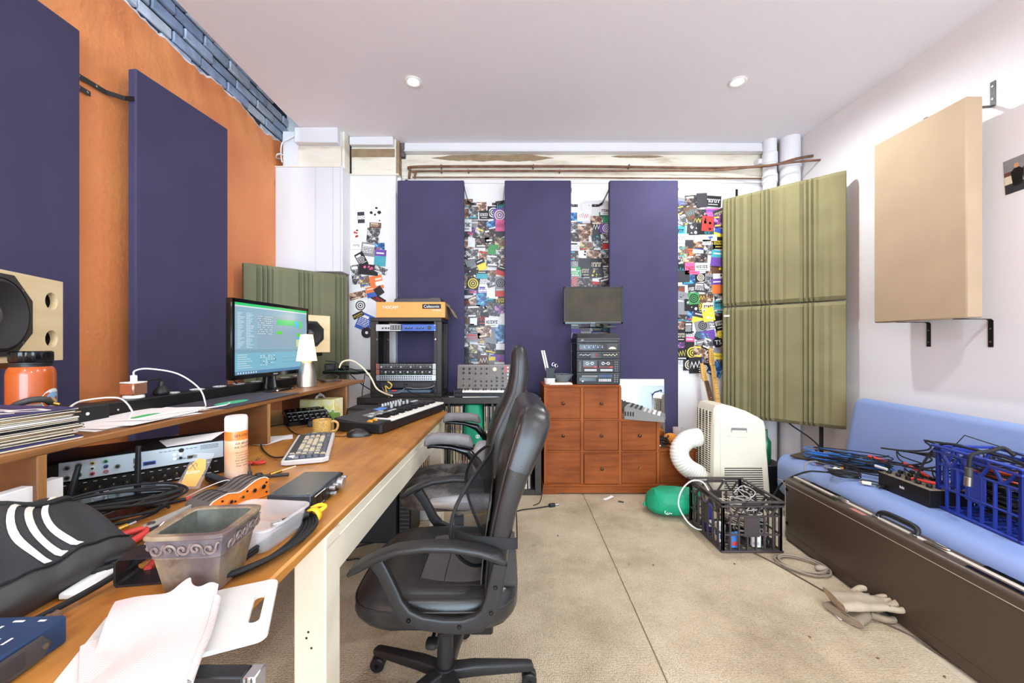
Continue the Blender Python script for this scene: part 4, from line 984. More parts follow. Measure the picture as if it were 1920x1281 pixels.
# aerosol can
p = O(443, 898)
t = thing('aerosol_can', 'white-capped orange air duster spray can standing upright on the desk', 'spray can', (p.x, p.y, Z0))
def canmat():
    m, nt, b, o = newmat('can_print'); tc = N(nt, 'ShaderNodeTexCoord'); sp_ = N(nt, 'ShaderNodeSeparateXYZ'); nt.links.new(tc.outputs['Object'], sp_.inputs[0])
    mr = N(nt, 'ShaderNodeMapRange'); mr.inputs[1].default_value = 0; mr.inputs[2].default_value = .165; nt.links.new(sp_.outputs[2], mr.inputs[0])
    c = ramp(nt, mr.outputs[0], [(0, C(240, 226, 214)), (.25, C(244, 200, 166)), (.55, C(240, 176, 132)), (.80, C(238, 196, 160)), (.805, C(232, 128, 52)), (.98, C(232, 128, 52)), (.985, C(230, 230, 230))])
    nt.links.new(c, b.inputs['Base Color']); b.inputs['Roughness'].default_value = .3; return m
CAN = canmat()
mb = MB(); mb.lathe([(0, 0), (.031, 0), (.033, .003), (.033, .160), (.031, .166), (0, .166)], CAN, seg=40)
def cyl_text(mb, body, R_, ac, z, w, m):
    vs, fs, tw, th = text_geo(body); k = w/tw
    mb.add([((R_+.0004)*cos(ac+v.x*k/R_), (R_+.0004)*sin(ac+v.x*k/R_), z+v.y*k) for v in vs], fs, m)
ac = math.atan2(-p.y, -p.x)+.62
cyl_text(mb, 'SERVISOL', .033, ac, .148, .052, INK); cyl_text(mb, 'AIR BRUSH', .033, ac, .122, .048, INK); cyl_text(mb, 'AIR DUSTER', .033, ac, .110, .052, INK)
for k in range(6): cyl_text(mb, ['High pressure inert gas', 'to remove particles', 'from sensitive parts', 'and equipment', 'electrical contacts', 'Dust removal'][k], .033, ac, .092-k*.0085, .046-.003*(k % 3), INK)
mb.build('can_body', t, fix=False)
mb = MB(); mb.lathe([(.0325, .162), (.0330, .165), (.0330, .203), (.030, .210), (.0, .211)], WHT, seg=40); mb.build('cap', t)

# rack unit with knobs and recorder on top of it
A, B = V((-1.30, 1.10, 0)), V((-.985, 1.40, 0)); ang = math.atan2((B-A).y, (B-A).x); L = (B-A).length
t = thing('rack_unit', 'black rack unit with a row of small knobs under the silver-backed recorder', 'audio unit', (A.x, A.y, Z0), ang)
mb = MB(); mb.box((0, 0, 0), (L, .20, .052), BLKM, .002)
for k in range(20): mb.box((.01+k*L/21, -.0006, .008), (.01+k*L/21+.012, .0005, .0095), INKW); mb.box((.01+k*L/21, -.0006, .044), (.01+k*L/21+.008, .0005, .0452), INKW)
mb.build('unit_case', t, fix=False)
KNB = mat('gold_tip_knob', C(150, 130, 60), .4)
for k in range(13):
    x = .04+k*(L-.07)/12.5
    mb = MB(); mb.cyl((x, 0, .026), (x, -.014, .026), .0075, BLK, .006, 14); mb.box((x-.001, -.0150, .027), (x+.001, -.0138, .032), KNB); mb.build('knob', t)
    if k == 0: mb0 = None
t = thing('video_recorder', 'recorder turned to show its pale blue-silver back panel of sockets', 'recorder', (A.x, A.y, Z0+.0535), ang)
SILV = mat('zinc_back_panel', C(188, 202, 210), .45, metal=.25)
mb = MB(); mb.loft([((0.012, .11, .0305), (0, .11, 0), (0, 0, .030), 5), ((.03, .11, .0305), (0, .112, 0), (0, 0, .0305), 8), ((L-.004, .11, .0305), (0, .112, 0), (0, 0, .0305), 8)], BLK, n=32); mb.build('recorder_case', t)
FB = frame((0, -.0025, 0), (1, 0, 0), (0, 0, 1))
mb = MB(); mb.box((.045, -.0045, .003), (L-.006, .002, .058), SILV, .001)
for x, z_, w, h, c in ((.20, .034, .018, .016, STEEL), (.20, .016, .018, .009, STEEL), (.222, .02, .03, .012, BLU), (.33, .02, .026, .012, STEEL), (.415, .04, .018, .008, INK)):
    if x < L-.03: mb.box((x, -.0065, z_-h/2), (x+w, -.003, z_+h/2), c, .001); mb.box((x+.003, -.0068, z_-h/2+.003), (x+w-.003, -.006, z_+h/2-.003), INK)
F2 = frame((.30, -.0047, .045), (1, 0, 0), (0, 0, 1)); mb.text('Danger Box', Matrix.Identity(4), .001, INK) if False else None
for k in range(9): mb.box((.26+k*.011, -.0048, .048), (.268+k*.011, -.0044, .0495), INK)
for k in range(4): mb.box((L-.07, -.0048, .052-k*.004), (L-.02, -.0044, .0532-k*.004), INK)
mb.add([(.315+.007*cos(2*pi*k/16), -.0048, .046+.007*sin(2*pi*k/16)) for k in range(16)], [tuple(range(16))], INK)
mb.text('POWER BOX', frame((L-.11, -.0047, .018), (1, 0, 0), (0, 0, 1)), .04, INK)
mb.build('back_panel', t, fix=False)
cols = [YEL, GRN, WHT, BLU, RED, RED]
for k in range(6):
    x, z_ = .112+(k % 2)*.028, .046-(k//2)*.0155
    mb = MB(); mb.lathe([(.0055, 0), (.0055, -.004), (.004, -.0045)], cols[k], (x, -.0045, z_), 16, 'Y', cap=False); mb.cyl((x, -.004, z_), (x, -.011, z_), .003, CHR, seg=12); mb.build('phono_socket', t)
for x, z_ in ((.062, .042), (.085, .046), (.085, .018), (.062, .014), (.165, .026)):
    mb = MB(); mb.cyl((x, -.003, z_), (x, -.011, z_), .0065, STEEL, seg=16); mb.cyl((x, -.0112, z_), (x, -.0115, z_), .004, INK, seg=12); mb.build('video_socket', t)
for k in range(4):
    x, z_ = .298+(k % 2)*.015, .035-(k//2)*.013
    mb = MB(); mb.cyl((x, -.003, z_), (x, -.010, z_), .0045, WHT if k < 3 else INK, seg=12); mb.build('phono_socket', t)
t = thing('paper_sheet', 'curled white sheets lying on top of the recorder', 'paper', (A.x+.20, A.y+.30, Z0+.0535+.0615), ang+.1)
mb = MB(); mb.grid(lambda u, v: (.16*(u-.5), .13*(v-.5), .012*max(0, u-.75)*8*(1-v)), 8, 6, WHTP, .0004); mb.build('sheet', t)
# router with two aerials
t = thing('router', 'black router with dark red sides lying in front of the rack unit', 'router', (-1.055, 1.085, Z0), -.10)
RT = mat('router_side', C(58, 26, 24), .35, var=.6, vs=90)
mb = MB(); mb.prism([(-.085, -.10), (.075, -.11), (.095, .10), (-.06, .115)], Matrix.Translation((0, 0, .004)), .026, RT, .002); mb.prism([(-.083, -.098), (.073, -.108), (.093, .098), (-.058, .113)], Matrix.Translation((0, 0, .0302)), .006, BLKG, .003)
for k in range(8): mb.quad(I4, -.05, -.02+k*.004, -.05+.004*(k % 3)+.008, -.018+k*.004, .0364, INKW)
mb.build('router_case', t, fix=False)
for (x, y, dx, dz) in ((-.082, -.055, .035, .115), (-.060, .105, .004, .125)):
    mb = MB(); mb.loft([((x, y, .02), (.010, 0, 0), (0, .006, 0)), ((x+dx*.25, y, .02+dz*.25), (.009, 0, 0), (0, .0055, 0)), ((x+dx, y, .02+dz), (.007, 0, 0), (0, .004, 0))], BLK, 14, 3); mb.build('aerial', t)
ring_coil('instrument_lead', 'black instrument lead coiled in wide loops over the router', (-1.0, 1.04, .807), .125, .075, .35, 3, .0035, BLKR, 3, 'leads on the desk', [(-1.05, .95, .80), (-1.0, .93, .79), (-.97, .925, .785)], [(-1, .035, .006, GRYD)])
ring_coil('instrument_lead', 'second black lead under the router loops ending in a gold plug', (-1.0, 1.0, ZD+.002), .11, .055, .6, 2, .004, BLKR, 8, 'leads on the desk', [(-.92, .90, .782), (-.91, .93, .785)], [(-1, .04, .007, GOLD)])
t = thing('jack_plug', 'straight silver jack plug lying against the router side', 'plug', (-1.025, .955, .806), -.25)
mb = MB(); mb.cyl((0, 0, 0), (.032, 0, 0), .0045, CHR, seg=14); mb.cyl((.032, 0, 0), (.04, 0, 0), .0035, CHR, .001, 14); mb.build('plug_tip', t)
mb = MB(); mb.cyl((-.03, 0, 0), (0, 0, 0), .007, BLK, seg=14); mb.build('plug_sleeve', t)

# black sports pouch with three white stripes
t = thing('toiletry_bag', 'black zip pouch with three white stripes lying at the near left of the desk', 'bag', (-.795, .70, Z0), -.02)
BAGM = weave('bag_nylon', C(44, 44, 46), 700, .8, .25); BAGV = mat('bag_vinyl', C(56, 54, 52), .55, var=.2, vs=12, bump=.2, bs=90)
def bag(u, t_):  # u 0..1 near->far, t_ 0..1 from the front bottom over the top to the back
    y = -.165+.33*u; e = (1-abs(2*u-1)**3.5)**.5
    pr = [(0, 0), (.014, .022), (.004, .042), (-.045, .085), (-.105, .122), (-.165, .118), (-.225, .07), (-.245, .015), (-.235, 0)]
    x = t_*(len(pr)-1); i = min(int(x), len(pr)-2); f = x-i
    p0, p1, p2, p3 = [pr[min(max(i+d, 0), len(pr)-1)] for d in (-1, 0, 1, 2)]
    q = [.5*((2*p1[k])+(p2[k]-p0[k])*f+(2*p0[k]-5*p1[k]+4*p2[k]-p3[k])*f*f+(3*p1[k]-p0[k]-3*p2[k]+p3[k])*f**3) for k in (0, 1)]
    hz = max(0, q[1])*1.28*(.30+.70*e)*(1+.10*sin(u*5+1)*(t_ > .3))
    wr = .004*sin(u*17+t_*9)*sin(t_*pi)+.003*sin(u*31-t_*20)*sin(t_*pi)
    return V(((q[0]+.10)*(.80+.20*e)-.10, y, hz+wr*(hz > .03)))
mb = MB()
mb.grid(lambda u, v: bag(u, .0+.27*v), 28, 6, BAGV); mb.grid(lambda u, v: bag(u, .27+.73*v), 28, 22, BAGM)
for u in (0, 1): vs = [bag(u, k/24) for k in range(25)]; mb.add(vs, [tuple(range(25))], BAGM)
mb.add([bag(k/24, 0) for k in range(25)]+[bag(1-k/24, 1) for k in range(25)], [tuple(range(50))], BAGV); mb.build('pouch', t)
def bagn(u, v):
    a = bag(min(u+.01, 1), v)-bag(max(u-.01, 0), v); b = bag(u, min(v+.01, 1))-bag(u, max(v-.01, 0)); n = b.cross(a); n = n.normalized() if n.length > 0 else V((0, 0, 1))
    return n if n.z > 0 or n.x > 0 else -n
STR = mat('bag_stripe', C(226, 220, 208), .8, bump=.2, bs=200)
for k in range(3):
    mb = MB()
    def st(u, v, k=k):
        tt = .29+.29*v; uu = .50+.078*k-.13*sin(pi*v)+.25*v+(u-.5)*.034
        return bag(uu, tt)+bagn(uu, tt)*.0022
    mb.grid(st, 2, 16, STR, -.0012); mb.build('white_stripe', t)
mb = MB(); mb.tube([bag(.03+.94*k/12, .28)+bagn(.5, .28)*.001 for k in range(13)], .0022, BLK, 6, 3); mb.build('piping', t)
mb = MB(); mb.tube([bag(.06+.9*k/12, .60+.10*sin(k*.5))+V((0, 0, .003)) for k in range(13)], .006, BLKR, 8, 3); mb.build('zip_welt', t)
mb = MB(); mb.tube([(-.02, -.163, .02), (.0, -.18, .015), (.012, -.178, .03), (-.01, -.162, .04)], .002, mat('clear_cord', C(190, 188, 180), .3), 6, 4); mb.build('zip_pull', t)
mb = MB(); mb.box((-1.16, .86, Z0), (-1.13, 1.02, Z0+.11), WHTP, .001)
solo(mb, 'white_card', 'white card standing on edge behind the black pouch, at the frame edge', 'card')

# blue metal box with printed lid at the near corner
t = thing('direct_box', 'dark blue metal box with white print in the near left corner of the desk', 'audio box', (-.735, .50, Z0), .05)
NB = mat('blue_hammered_paint', C(38, 60, 96), .45, metal=.2, var=.12, vs=9)
mb = MB(); mb.box((-.085, -.10, 0), (.078, .10, .041), NB, .003)
for k in range(6):
    mb.quad(I4, -.02+.003*k, -.088+.001*k, .055, -.086+.001*k, .0414, INKW) if False else None
for k in range(7):
    x = -.045+k*.016; r = random.Random(k)
    y = -.08
    while y < .05:
        l_ = r.uniform(.006, .02); mb.quad(I4, x, y, x+.0035, min(y+l_, .052), .0413, INKW); y += l_+.004
mb.quad(I4, -.02, .062, .012, .066, .0413, INKW); mb.quad(I4, -.03, .085, -.015, .089, .0413, INKW); mb.quad(I4, .015, .085, .03, .089, .0413, INKW); mb.quad(I4, .05, .085, .06, .089, .0413, INKW)
for k in range(4): mb.quad(I4, -.012+k*.007, .066, -.008+k*.007, .078, .0413, INKW)
mb.build('box_lid', t, fix=False)
mb = MB(); Fs = frame((.0785, 0, .021), (0, 1, 0), (0, 0, 1)); mb.prism([(-.075, -.014), (-.062, .015), (.062, .015), (.075, -.002), (.062, -.017), (-.062, -.017)], Fs, .004, GRYD, .001); mb.box((.0815, -.045, .010), (.0832, .04, .031), mat('battery_door', C(50, 50, 52), .4), .001); mb.build('battery_cover', t)
for y in (-.062, .064): 
    mb = MB(); mb.cyl((.0822, y, .02), (.0842, y, .02), .004, STEEL, seg=12); mb.build('screw', t)

# white moulded bar, cables and bracket around the pot
t = thing('plastic_bar', 'white moulded plastic bar sticking out from under the pouch', 'bar', (-.775, .765, Z0), .12)
mb = MB(); mb.box((-.018, -.065, 0), (.018, .065, .012), WHT, .003); mb.box((-.006, -.06, .012), (.004, .062, .0135), WHT, .001); mb.build('bar_body', t)
ring_coil('thick_cable', 'thick black cable looped beside the pouch and plastic bar', (-.79, .87, ZD+.001), .12, .05, 1.35, 3, .0055, BLKR, 5, 'leads on the desk', [(-.72, .86, .80), (-.735, .72, .785), (-.76, .60, .779), (-.775, .555, .778)])
t = thing('wrapped_lead', 'brown cord wound round the end of a black lead near the pouch', 'cable', (-.745, .60, Z0), 0)
mb = MB(); mb.cyl((-.012, -.04, .008), (.016, .05, .009), .007, mat('brown_cord', C(112, 84, 66), .8, bump=.3, bs=300), seg=14)
for k in range(10): f = k/9; mb.lathe([(.0065, -.002), (.0085, 0), (.0065, .002)], mat('brown_cord', C(0, 0, 0)), (-.012+.028*f, -.04+.09*f, .008+.001*f), 14, 'Y', cap=False)
mb.build('cord_winding', t)
t = thing('clamp_bracket', 'black folded steel bracket with a brass bolt left of the flower pot', 'bracket', (-.665, .775, Z0), .15)
BRK2 = mat('black_powder_coat', C(36, 32, 34), .35)
mb = MB(); mb.prism([(-.06, 0), (-.064, .006), (-.064, .046), (-.058, .052), (.045, .052), (.045, .049), (-.056, .049), (-.060, .044), (-.060, .008), (-.055, .004), (.045, .004), (.045, 0)], frame((0, -.03, 0), (1, 0, 0), (0, 0, 1)) , -.055, BRK2); mb.build('bracket_body', t)
mb = MB(); mb.cyl((.01, -.003, .052), (.01, -.003, .060), .006, GOLD, seg=6); mb.cyl((.01, -.003, .046), (.01, -.003, .052), .0035, GOLD, seg=10); mb.build('brass_bolt', t)
mb = MB(); mb.superq((.012, -.003, .033), (.02, .02, .011), BLK, .6, 1, 20, 8); mb.build('knob', t)
t = thing('pliers', 'steel pliers with red handles lying behind the flower pot', 'pliers', (-.838, .945, Z0+.010), -.05)
mb = MB(); mb.prism([(-.012, -.02), (.010, -.02), (.013, .01), (.007, .07), (.002, .115), (-.004, .115), (-.008, .07), (-.014, .01)], I4 @ Matrix.Translation((0, 0, .004)), .011, mat('bright_steel', C(196, 192, 184), .35, metal=.4), .002); mb.cyl((0, -.002, .004), (0, -.002, .018), .008, STEEL, seg=16); mb.build('jaws', t)
for s_ in (-1, 1):
    mb = MB(); mb.loft([((s_*.006, -.018, .0095), (.008, 0, 0), (0, 0, .007)), ((s_*.022, -.04, .0095), (.009, 0, 0), (0, 0, .0075)), ((s_*.028, -.085, .0095), (.009, 0, 0), (0, 0, .0075)), ((s_*.02, -.13, .009), (.008, 0, 0), (0, 0, .006))], RED, 16); mb.build('red_handle', t)
t = thing('screwdriver', 'small steel-shafted screwdriver with a red and yellow handle by the pot', 'screwdriver', (-.725, .835, Z0+.006), .35)
mb = MB(); mb.cyl((0, 0, 0), (0, .06, .004), .003, CHR, seg=12); mb.build('shaft', t)
mb = MB(); mb.cyl((0, -.012, 0), (0, 0, 0), .006, YEL, seg=12); mb.cyl((.0, -.05, 0), (0, -.012, 0), .0065, RED, seg=12, bev=.001); mb.build('handle', t)
t = thing('hex_adapter', 'tiny chrome elbow connector beside the pliers pivot', 'connector', (-.80, .915, Z0))
mb = MB(); mb.tube([(0, 0, .002), (.002, 0, .018), (.004, .004, .03), (.006, .012, .036)], .0038, CHR, 10); mb.build('elbow', t)

# glazed square flower pot
t = thing('flower_pot', 'empty weathered square clay pot with a scrolled rim on the desk edge', 'pot', (-.572, .765, Z0), .09)
def potmat():
    m, nt, b, o = newmat('weathered_glaze'); co = coords(nt)
    n = N(nt, 'ShaderNodeTexNoise', i_Scale=16.0, i_Detail=8.0, i_Roughness=.68); nt.links.new(co, n.inputs[0])
    n2 = N(nt, 'ShaderNodeTexNoise', i_Scale=9.0, i_Detail=3.0); nt.links.new(coords(nt, (1, 1, .35)), n2.inputs[0])
    c = ramp(nt, n.outputs[0], [(.3, C(70, 54, 46)), (.42, C(116, 97, 78)), (.55, C(146, 127, 100)), (.72, C(166, 150, 126))])
    c = mixc(nt, ramp(nt, n2.outputs[0], [(.48, (0, 0, 0, 1)), (.64, (.8, .8, .8, 1))]), c, C(84, 70, 76))
    nt.links.new(c, b.inputs['Base Color']); b.inputs['Roughness'].default_value = .42; bumpn(nt, b, n.outputs[0], .4, .003); return m
POT = potmat(); POTB = mat('pot_relief', C(120, 104, 98), .4, var=.4, vs=40, bump=.3, bs=120); POTI = mat('pot_inside', C(96, 100, 92), .3, var=.5, vs=22)
def sqring(h, z, e=.10):
    out = []
    for k in range(40):
        a = 2*pi*k/40; c, s_ = cos(a), sin(a); p = 9
        q = (abs(c)**p+abs(s_)**p)**(-1/p); out.append(V((h*c*q, h*s_*q, z)))
    return out
mb = MB(); mb.rings([sqring(.046, 0), sqring(.048, .002), sqring(.0595, .068), sqring(.0615, .0705), sqring(.0615, .073)], POT, cap=False); mb.rings([sqring(.0615, .073), sqring(.0690, .106)], mat('pot_band', C(96, 86, 88), .4, var=.35, vs=30, bump=.3, bs=120), cap=False); mb.rings([sqring(.0690, .106), sqring(.0705, .1075), sqring(.0705, .112), sqring(.0685, .114), sqring(.058, .114), sqring(.056, .111)], POT, cap=False); mb.rings([sqring(.056, .111), sqring(.043, .012), sqring(.001, .011)], POTI, cap=False); mb.rings([sqring(.046, 0), sqring(.001, 0)], POT, cap=False); mb.build('pot_body', t, sharp=30)
mb = MB()
for side in range(4):
    R_ = Matrix.Rotation(side*pi/2, 4, 'Z')
    for k in range(5):
        cx = -.044+k*.022; sg = 1 if k % 2 else -1; pts = []
        for j in range(22):
            u = j/21; a = u*2.3*pi; rr = .0105*(1-u*.85); zz_ = .0895+sg*rr*sin(a); 
            pts.append(R_ @ V((cx+rr*cos(a), -(.0630+(zz_-.073)*.227)-.0006, zz_)))
        mb.tube(pts, .0023, POTB, 6, 2)
        mb.tube([R_ @ V((cx+.010, -.0665, .0895)), R_ @ V((cx+.012, -.066, .0895-sg*.008)), R_ @ V((cx+.016, -.066, .0895-sg*.010))], .0017, POTB, 6, 3)
mb.build('scroll_relief', t)

# white cutting board, cloth, panel under it
t = thing('cutting_board', 'white plastic cutting board with a slotted handle overhanging the desk', 'cutting board', (-.5065, .63, ZD+.0016), math.atan2(.098, .217))
W2, L2 = .083, .121
def rrect(x0, y0, x1, y1, rad, n=6):
    out = []
    for cx, cy, a0 in ((x1-rad, y1-rad, 0), (x0+rad, y1-rad, pi/2), (x0+rad, y0+rad, pi), (x1-rad, y0+rad, 3*pi/2)):
        out += [(cx+rad*cos(a0+pi/2*k/n), cy+rad*sin(a0+pi/2*k/n)) for k in range(n+1)]
    return out
BRD = mat('white_board', C(212, 209, 204), .45, bump=.05, bs=200)
o_ = rrect(-L2, -W2, L2, W2, .016); i_ = rrect(L2-.032, -.04, L2-.016, .04, .0078)
mb = MB(); n = len(o_)
def bridge(za, zb, top):
    pass
vs = [(x, y, 0) for x, y in o_]+[(x, y, .007) for x, y in o_]+[(x, y, 0) for x, y in i_]+[(x, y, .007) for x, y in i_]
fs = [(k, (k+1) % n, n+(k+1) % n, n+k) for k in range(n)]+[(2*n+k, 2*n+(k+1) % n, 3*n+(k+1) % n, 3*n+k) for k in range(n)]
fs += [(n+k, n+(k+1) % n, 3*n+(k+1) % n, 3*n+k) for k in range(n)]+[(k, (k+1) % n, 2*n+(k+1) % n, 2*n+k) for k in range(n)]
mb.add(vs, fs, BRD); mb.build('board', t)
t = thing('equipment_case', 'upright black panel with an aluminium edge strip below the cutting board', 'case', (-.40, .556, .009), 0)
mb = MB(); mb.box((-.052, -.012, 0), (.04, .012, .757), BLK, .002); mb.build('black_panel', t)
mb = MB(); mb.box((.04, -.013, 0), (.058, .013, .757), ALU, .002); mb.box((.0455, -.0138, 0), (.0475, -.0128, .757), GRYD); mb.box((.0525, -.0138, 0), (.054, -.0128, .757), GRYD); mb.build('edge_strip', t)
def clothmat():
    m, nt, b, o = newmat('chevron_cloth'); co = coords(nt, (1, 1, 1), (0, 0, .6))
    w1 = N(nt, 'ShaderNodeTexWave', i_Scale=46.0, wave_profile='TRI'); nt.links.new(co, w1.inputs[0])
    sp_ = N(nt, 'ShaderNodeSeparateXYZ'); nt.links.new(co, sp_.inputs[0])
    pp = N(nt, 'ShaderNodeMath', operation='PINGPONG', i_1=.012); nt.links.new(sp_.outputs[1], pp.inputs[0])
    ad = N(nt, 'ShaderNodeMath', operation='ADD'); nt.links.new(sp_.outputs[0], ad.inputs[0]); nt.links.new(pp.outputs[0], ad.inputs[1])
    ml = N(nt, 'ShaderNodeMath', operation='MULTIPLY', i_1=1000.0); nt.links.new(ad.outputs[0], ml.inputs[0])
    si = N(nt, 'ShaderNodeMath', operation='SINE'); nt.links.new(ml.outputs[0], si.inputs[0])
    nt.links.new(ramp(nt, si.outputs[0], [(.35, C(208, 198, 196)), (.75, C(208, 184, 178))]), b.inputs['Base Color'])
    b.inputs['Roughness'].default_value = .9; b.inputs['Sheen Weight'].default_value = .2; bumpn(nt, b, w1.outputs['Fac'], .1, .001); return m
CLOTH = clothmat()
t = thing('dish_cloth', 'white cloth with pale pink chevrons crumpled over the cutting board', 'cloth', (-.53, .60, ZD+.0095))
def P3(px, py, z): return onz(px, py, z)-V((-.53, .60, ZD+.0095))
TL, TR, BL, BR = P3(216, 1128, .792), P3(410, 1104, .80), P3(148, 1292, .783), P3(362, 1290, .783)
def cl(u, v):
    p = TL.lerp(TR, u).lerp(BL.lerp(BR, u), v)
    p.z += .016*math.exp(-((u-.66)/.10)**2-(v/.22)**2)+.010*math.exp(-((u-.93)/.10)**2)*(1-.6*v)+.0035*sin(u*9+v*5)*(.4+v*.6)+.004*sin(v*7+u*3)
    p.x -= .02*max(0, u-.9)*10*(v > .55)*(v-.55)
    p.y += .012*math.exp(-((u-.66)/.05)**2-(v/.1)**2)
    return p
mb = MB(); mb.grid(cl, 44, 36, CLOTH, .0012)
def cl2(u, v):
    p = P3(150, 1212, .7815).lerp(P3(300, 1150, .7815), u).lerp(P3(146, 1300, .7815).lerp(P3(330, 1300, .7815), u), v); p.z += .001*sin(u*9); return p
mb.grid(cl2, 10, 8, CLOTH, .0012)
def roll(u, v):  # the turned-over right hem
    p = cl(.985, .12+.85*u); a = v*1.5*pi; rr = .010*(1-.2*u); return p+V((rr*sin(a)*.9, 0, rr*(cos(a)-1)*.6+.001))
mb.grid(roll, 20, 10, CLOTH, .001); mb.build('cloth', t)

# clear container and the cable with yellow tie
CLR = mat('clear_plastic', C(238, 236, 236), .25, alpha=.34)
t = thing('plastic_container', 'empty translucent food container behind the flower pot', 'container', (-.578, .925, Z0), -.12)
mb = MB()
def rr3(hx, hy, z, rad): return [V((x, y, z)) for x, y in rrect(-hx, -hy, hx, hy, rad)]
mb.rings([rr3(.001, .001, .001, .0004), rr3(.070, .066, .001, .02), rr3(.074, .070, .006, .022), rr3(.082, .078, .052, .024), rr3(.088, .084, .053, .026), rr3(.088, .084, .056, .026), rr3(.083, .079, .0565, .024), rr3(.080, .076, .052, .024), rr3(.072, .068, .008, .02), rr3(.001, .001, .0035, .0004)], CLR, cap=False); mb.build('tub', t, fix=False)
def bundle(i):
    r = random.Random(40+i); o_x = .010*(i-2); pts = []
    for k in range(12):
        u = 2*pi*k/12
        a, b = .135, .022+.004*i
        y = a*cos(u); x = b*sin(u)+.05*(y/a)**2*-.55
        pts.append(V((-.497+o_x*.55+x+y*.10, .88+y+r.uniform(-.002, .002), ZD+.006+.0035*i+.003*sin(u*2+i))))
    return pts
t = thing('coiled_cable', 'black cable bundle held by a yellow tie along the desk edge', 'cable', (-.497, .88, Z0)); o = V((-.497, .88, Z0))
mb = MB(); pts = []
for i in range(5): pts += bundle(i)
mb.tube([p-o for p in pts], .0042, BLKR, 8, 5); mb.build('lead', t)
mb = MB(); tp_ = V((-.487, 1.008, ZD+.018))-o
mb.lathe([(.016, -.012), (.020, -.006), (.019, .006), (.014, .013)], YEL, tp_, 20, 'Y', cap=False); mb.tube([tp_+V((.012, .008, .008)), tp_+V((.02, .022, .014)), tp_+V((.004, .025, .016)), tp_+V((-.012, .012, .012))], .005, YEL, 8); mb.build('yellow_tie', t)
mb = MB(); a, b = tp_+V((-.006, -.015, .008)), tp_+V((-.055, -.085, .012)); mb.cyl(a, a.lerp(b, .75), .009, BLK, seg=14, bev=.002); mb.cyl(a.lerp(b, .75), b, .008, CHR, seg=14); mb.build('cable_plug', t)

# audio interface
t = thing('audio_interface', 'dark metal audio interface with silver knobs facing the chairs', 'audio interface', (-.572, 1.152, Z0), 0)
AI = mat('gunmetal_case', C(70, 78, 88), .38, metal=.5)
mb = MB(); mb.box((-.060, -.10, .004), (.057, .10, .050), AI, .003); mb.box((.057, -.099, .006), (.0605, .099, .048), BLKM, .001)
for k in range(9): mb.box((.0600, -.085+k*.007, .040), (.0609, -.080+k*.007, .043), INKW)
for k in range(5): mb.box((.0600, -.085+k*.012, .010), (.0609, -.078+k*.012, .0112), INKW)
mb.build('case', t)
for y in (-.06, -.03):
    mb = MB(); mb.cyl((.0600, y, .025), (.0625, y, .025), .011, BLK, seg=20); mb.cyl((.0625, y, .025), (.0630, y, .025), .007, INK, seg=16); mb.build('input_socket', t)
for y, z_, rr, d in ((.062, .027, .0165, .018), (.005, .033, .006, .016), (.028, .033, .006, .016), (.012, .015, .006, .016), (.088, .036, .0055, .015)):
    mb = MB(); mb.cyl((.060, y, z_), (.060+d, y, z_), rr, ALU, rr*.94, 24, .001); mb.build('knob', t)
for x, y in ((-.05, -.09), (.045, -.09), (-.05, .09), (.045, .09)):
    mb = MB(); mb.cyl((x, y, .0495), (x, y, .0515), .0035, STEEL, seg=10); mb.build('screw', t)
for x in (-.045, .045):
    for y in (-.08, .08):
        mb = MB(); mb.cyl((x, y, 0), (x, y, .005), .006, BLKR, seg=10); mb.build('foot', t)

# orange-sided pedal
t = thing('effects_pedal', 'grey wave-topped effects pedal with bright orange sides', 'effects pedal', (-.768, 1.03, Z0), math.atan2(.157, .059))
PGR = mat('pedal_grey', C(112, 108, 104), .4, metal=.4)
out = [(0, 0), (0, .024), (.012, .036), (.05, .044), (.075, .037), (.095, .040), (.13, .054), (.158, .055), (.170, .046), (.172, 0)]
mb = MB(); mb.prism(out, frame((0, .006, 0), (1, 0, 0), (0, 0, 1)), -.085, PGR, .001)
for k in range(4): mb.tube([(x, .022+k*.02, z_+.0005) for x, z_ in out[2:9]], .0012, BLK, 6, 3)
mb.build('pedal_top', t)
mb = MB(); mb.prism([(x, z_+.001) for x, z_ in out], frame((0, 0, 0), (1, 0, 0), (0, 0, 1)), -.0055, ORG, .001)
mb.tube([(x, .0, z_+.002) for x, z_ in out[1:9]], .0014, WHT, 6, 2); mb.build('orange_side', t)
for x, z_, rr in ((.022, .016, .005), (.055, .022, .006), (.088, .024, .004), (.122, .030, .006), (.150, .032, .0065)):
    mb = MB(); mb.cyl((x, .001, z_), (x, -.007, z_), rr, CHR, seg=14); mb.cyl((x, -.0071, z_), (x, -.0074, z_), rr*.6, INK, seg=12); mb.build('jack_socket', t)
for x, z_ in ((.035, .031), (.07, .018), (.104, .034), (.163, .04), (.163, .012)):
    mb = MB(); mb.cyl((x, .001, z_), (x, -.002, z_), .0028, BLK, seg=10); mb.build('screw', t)
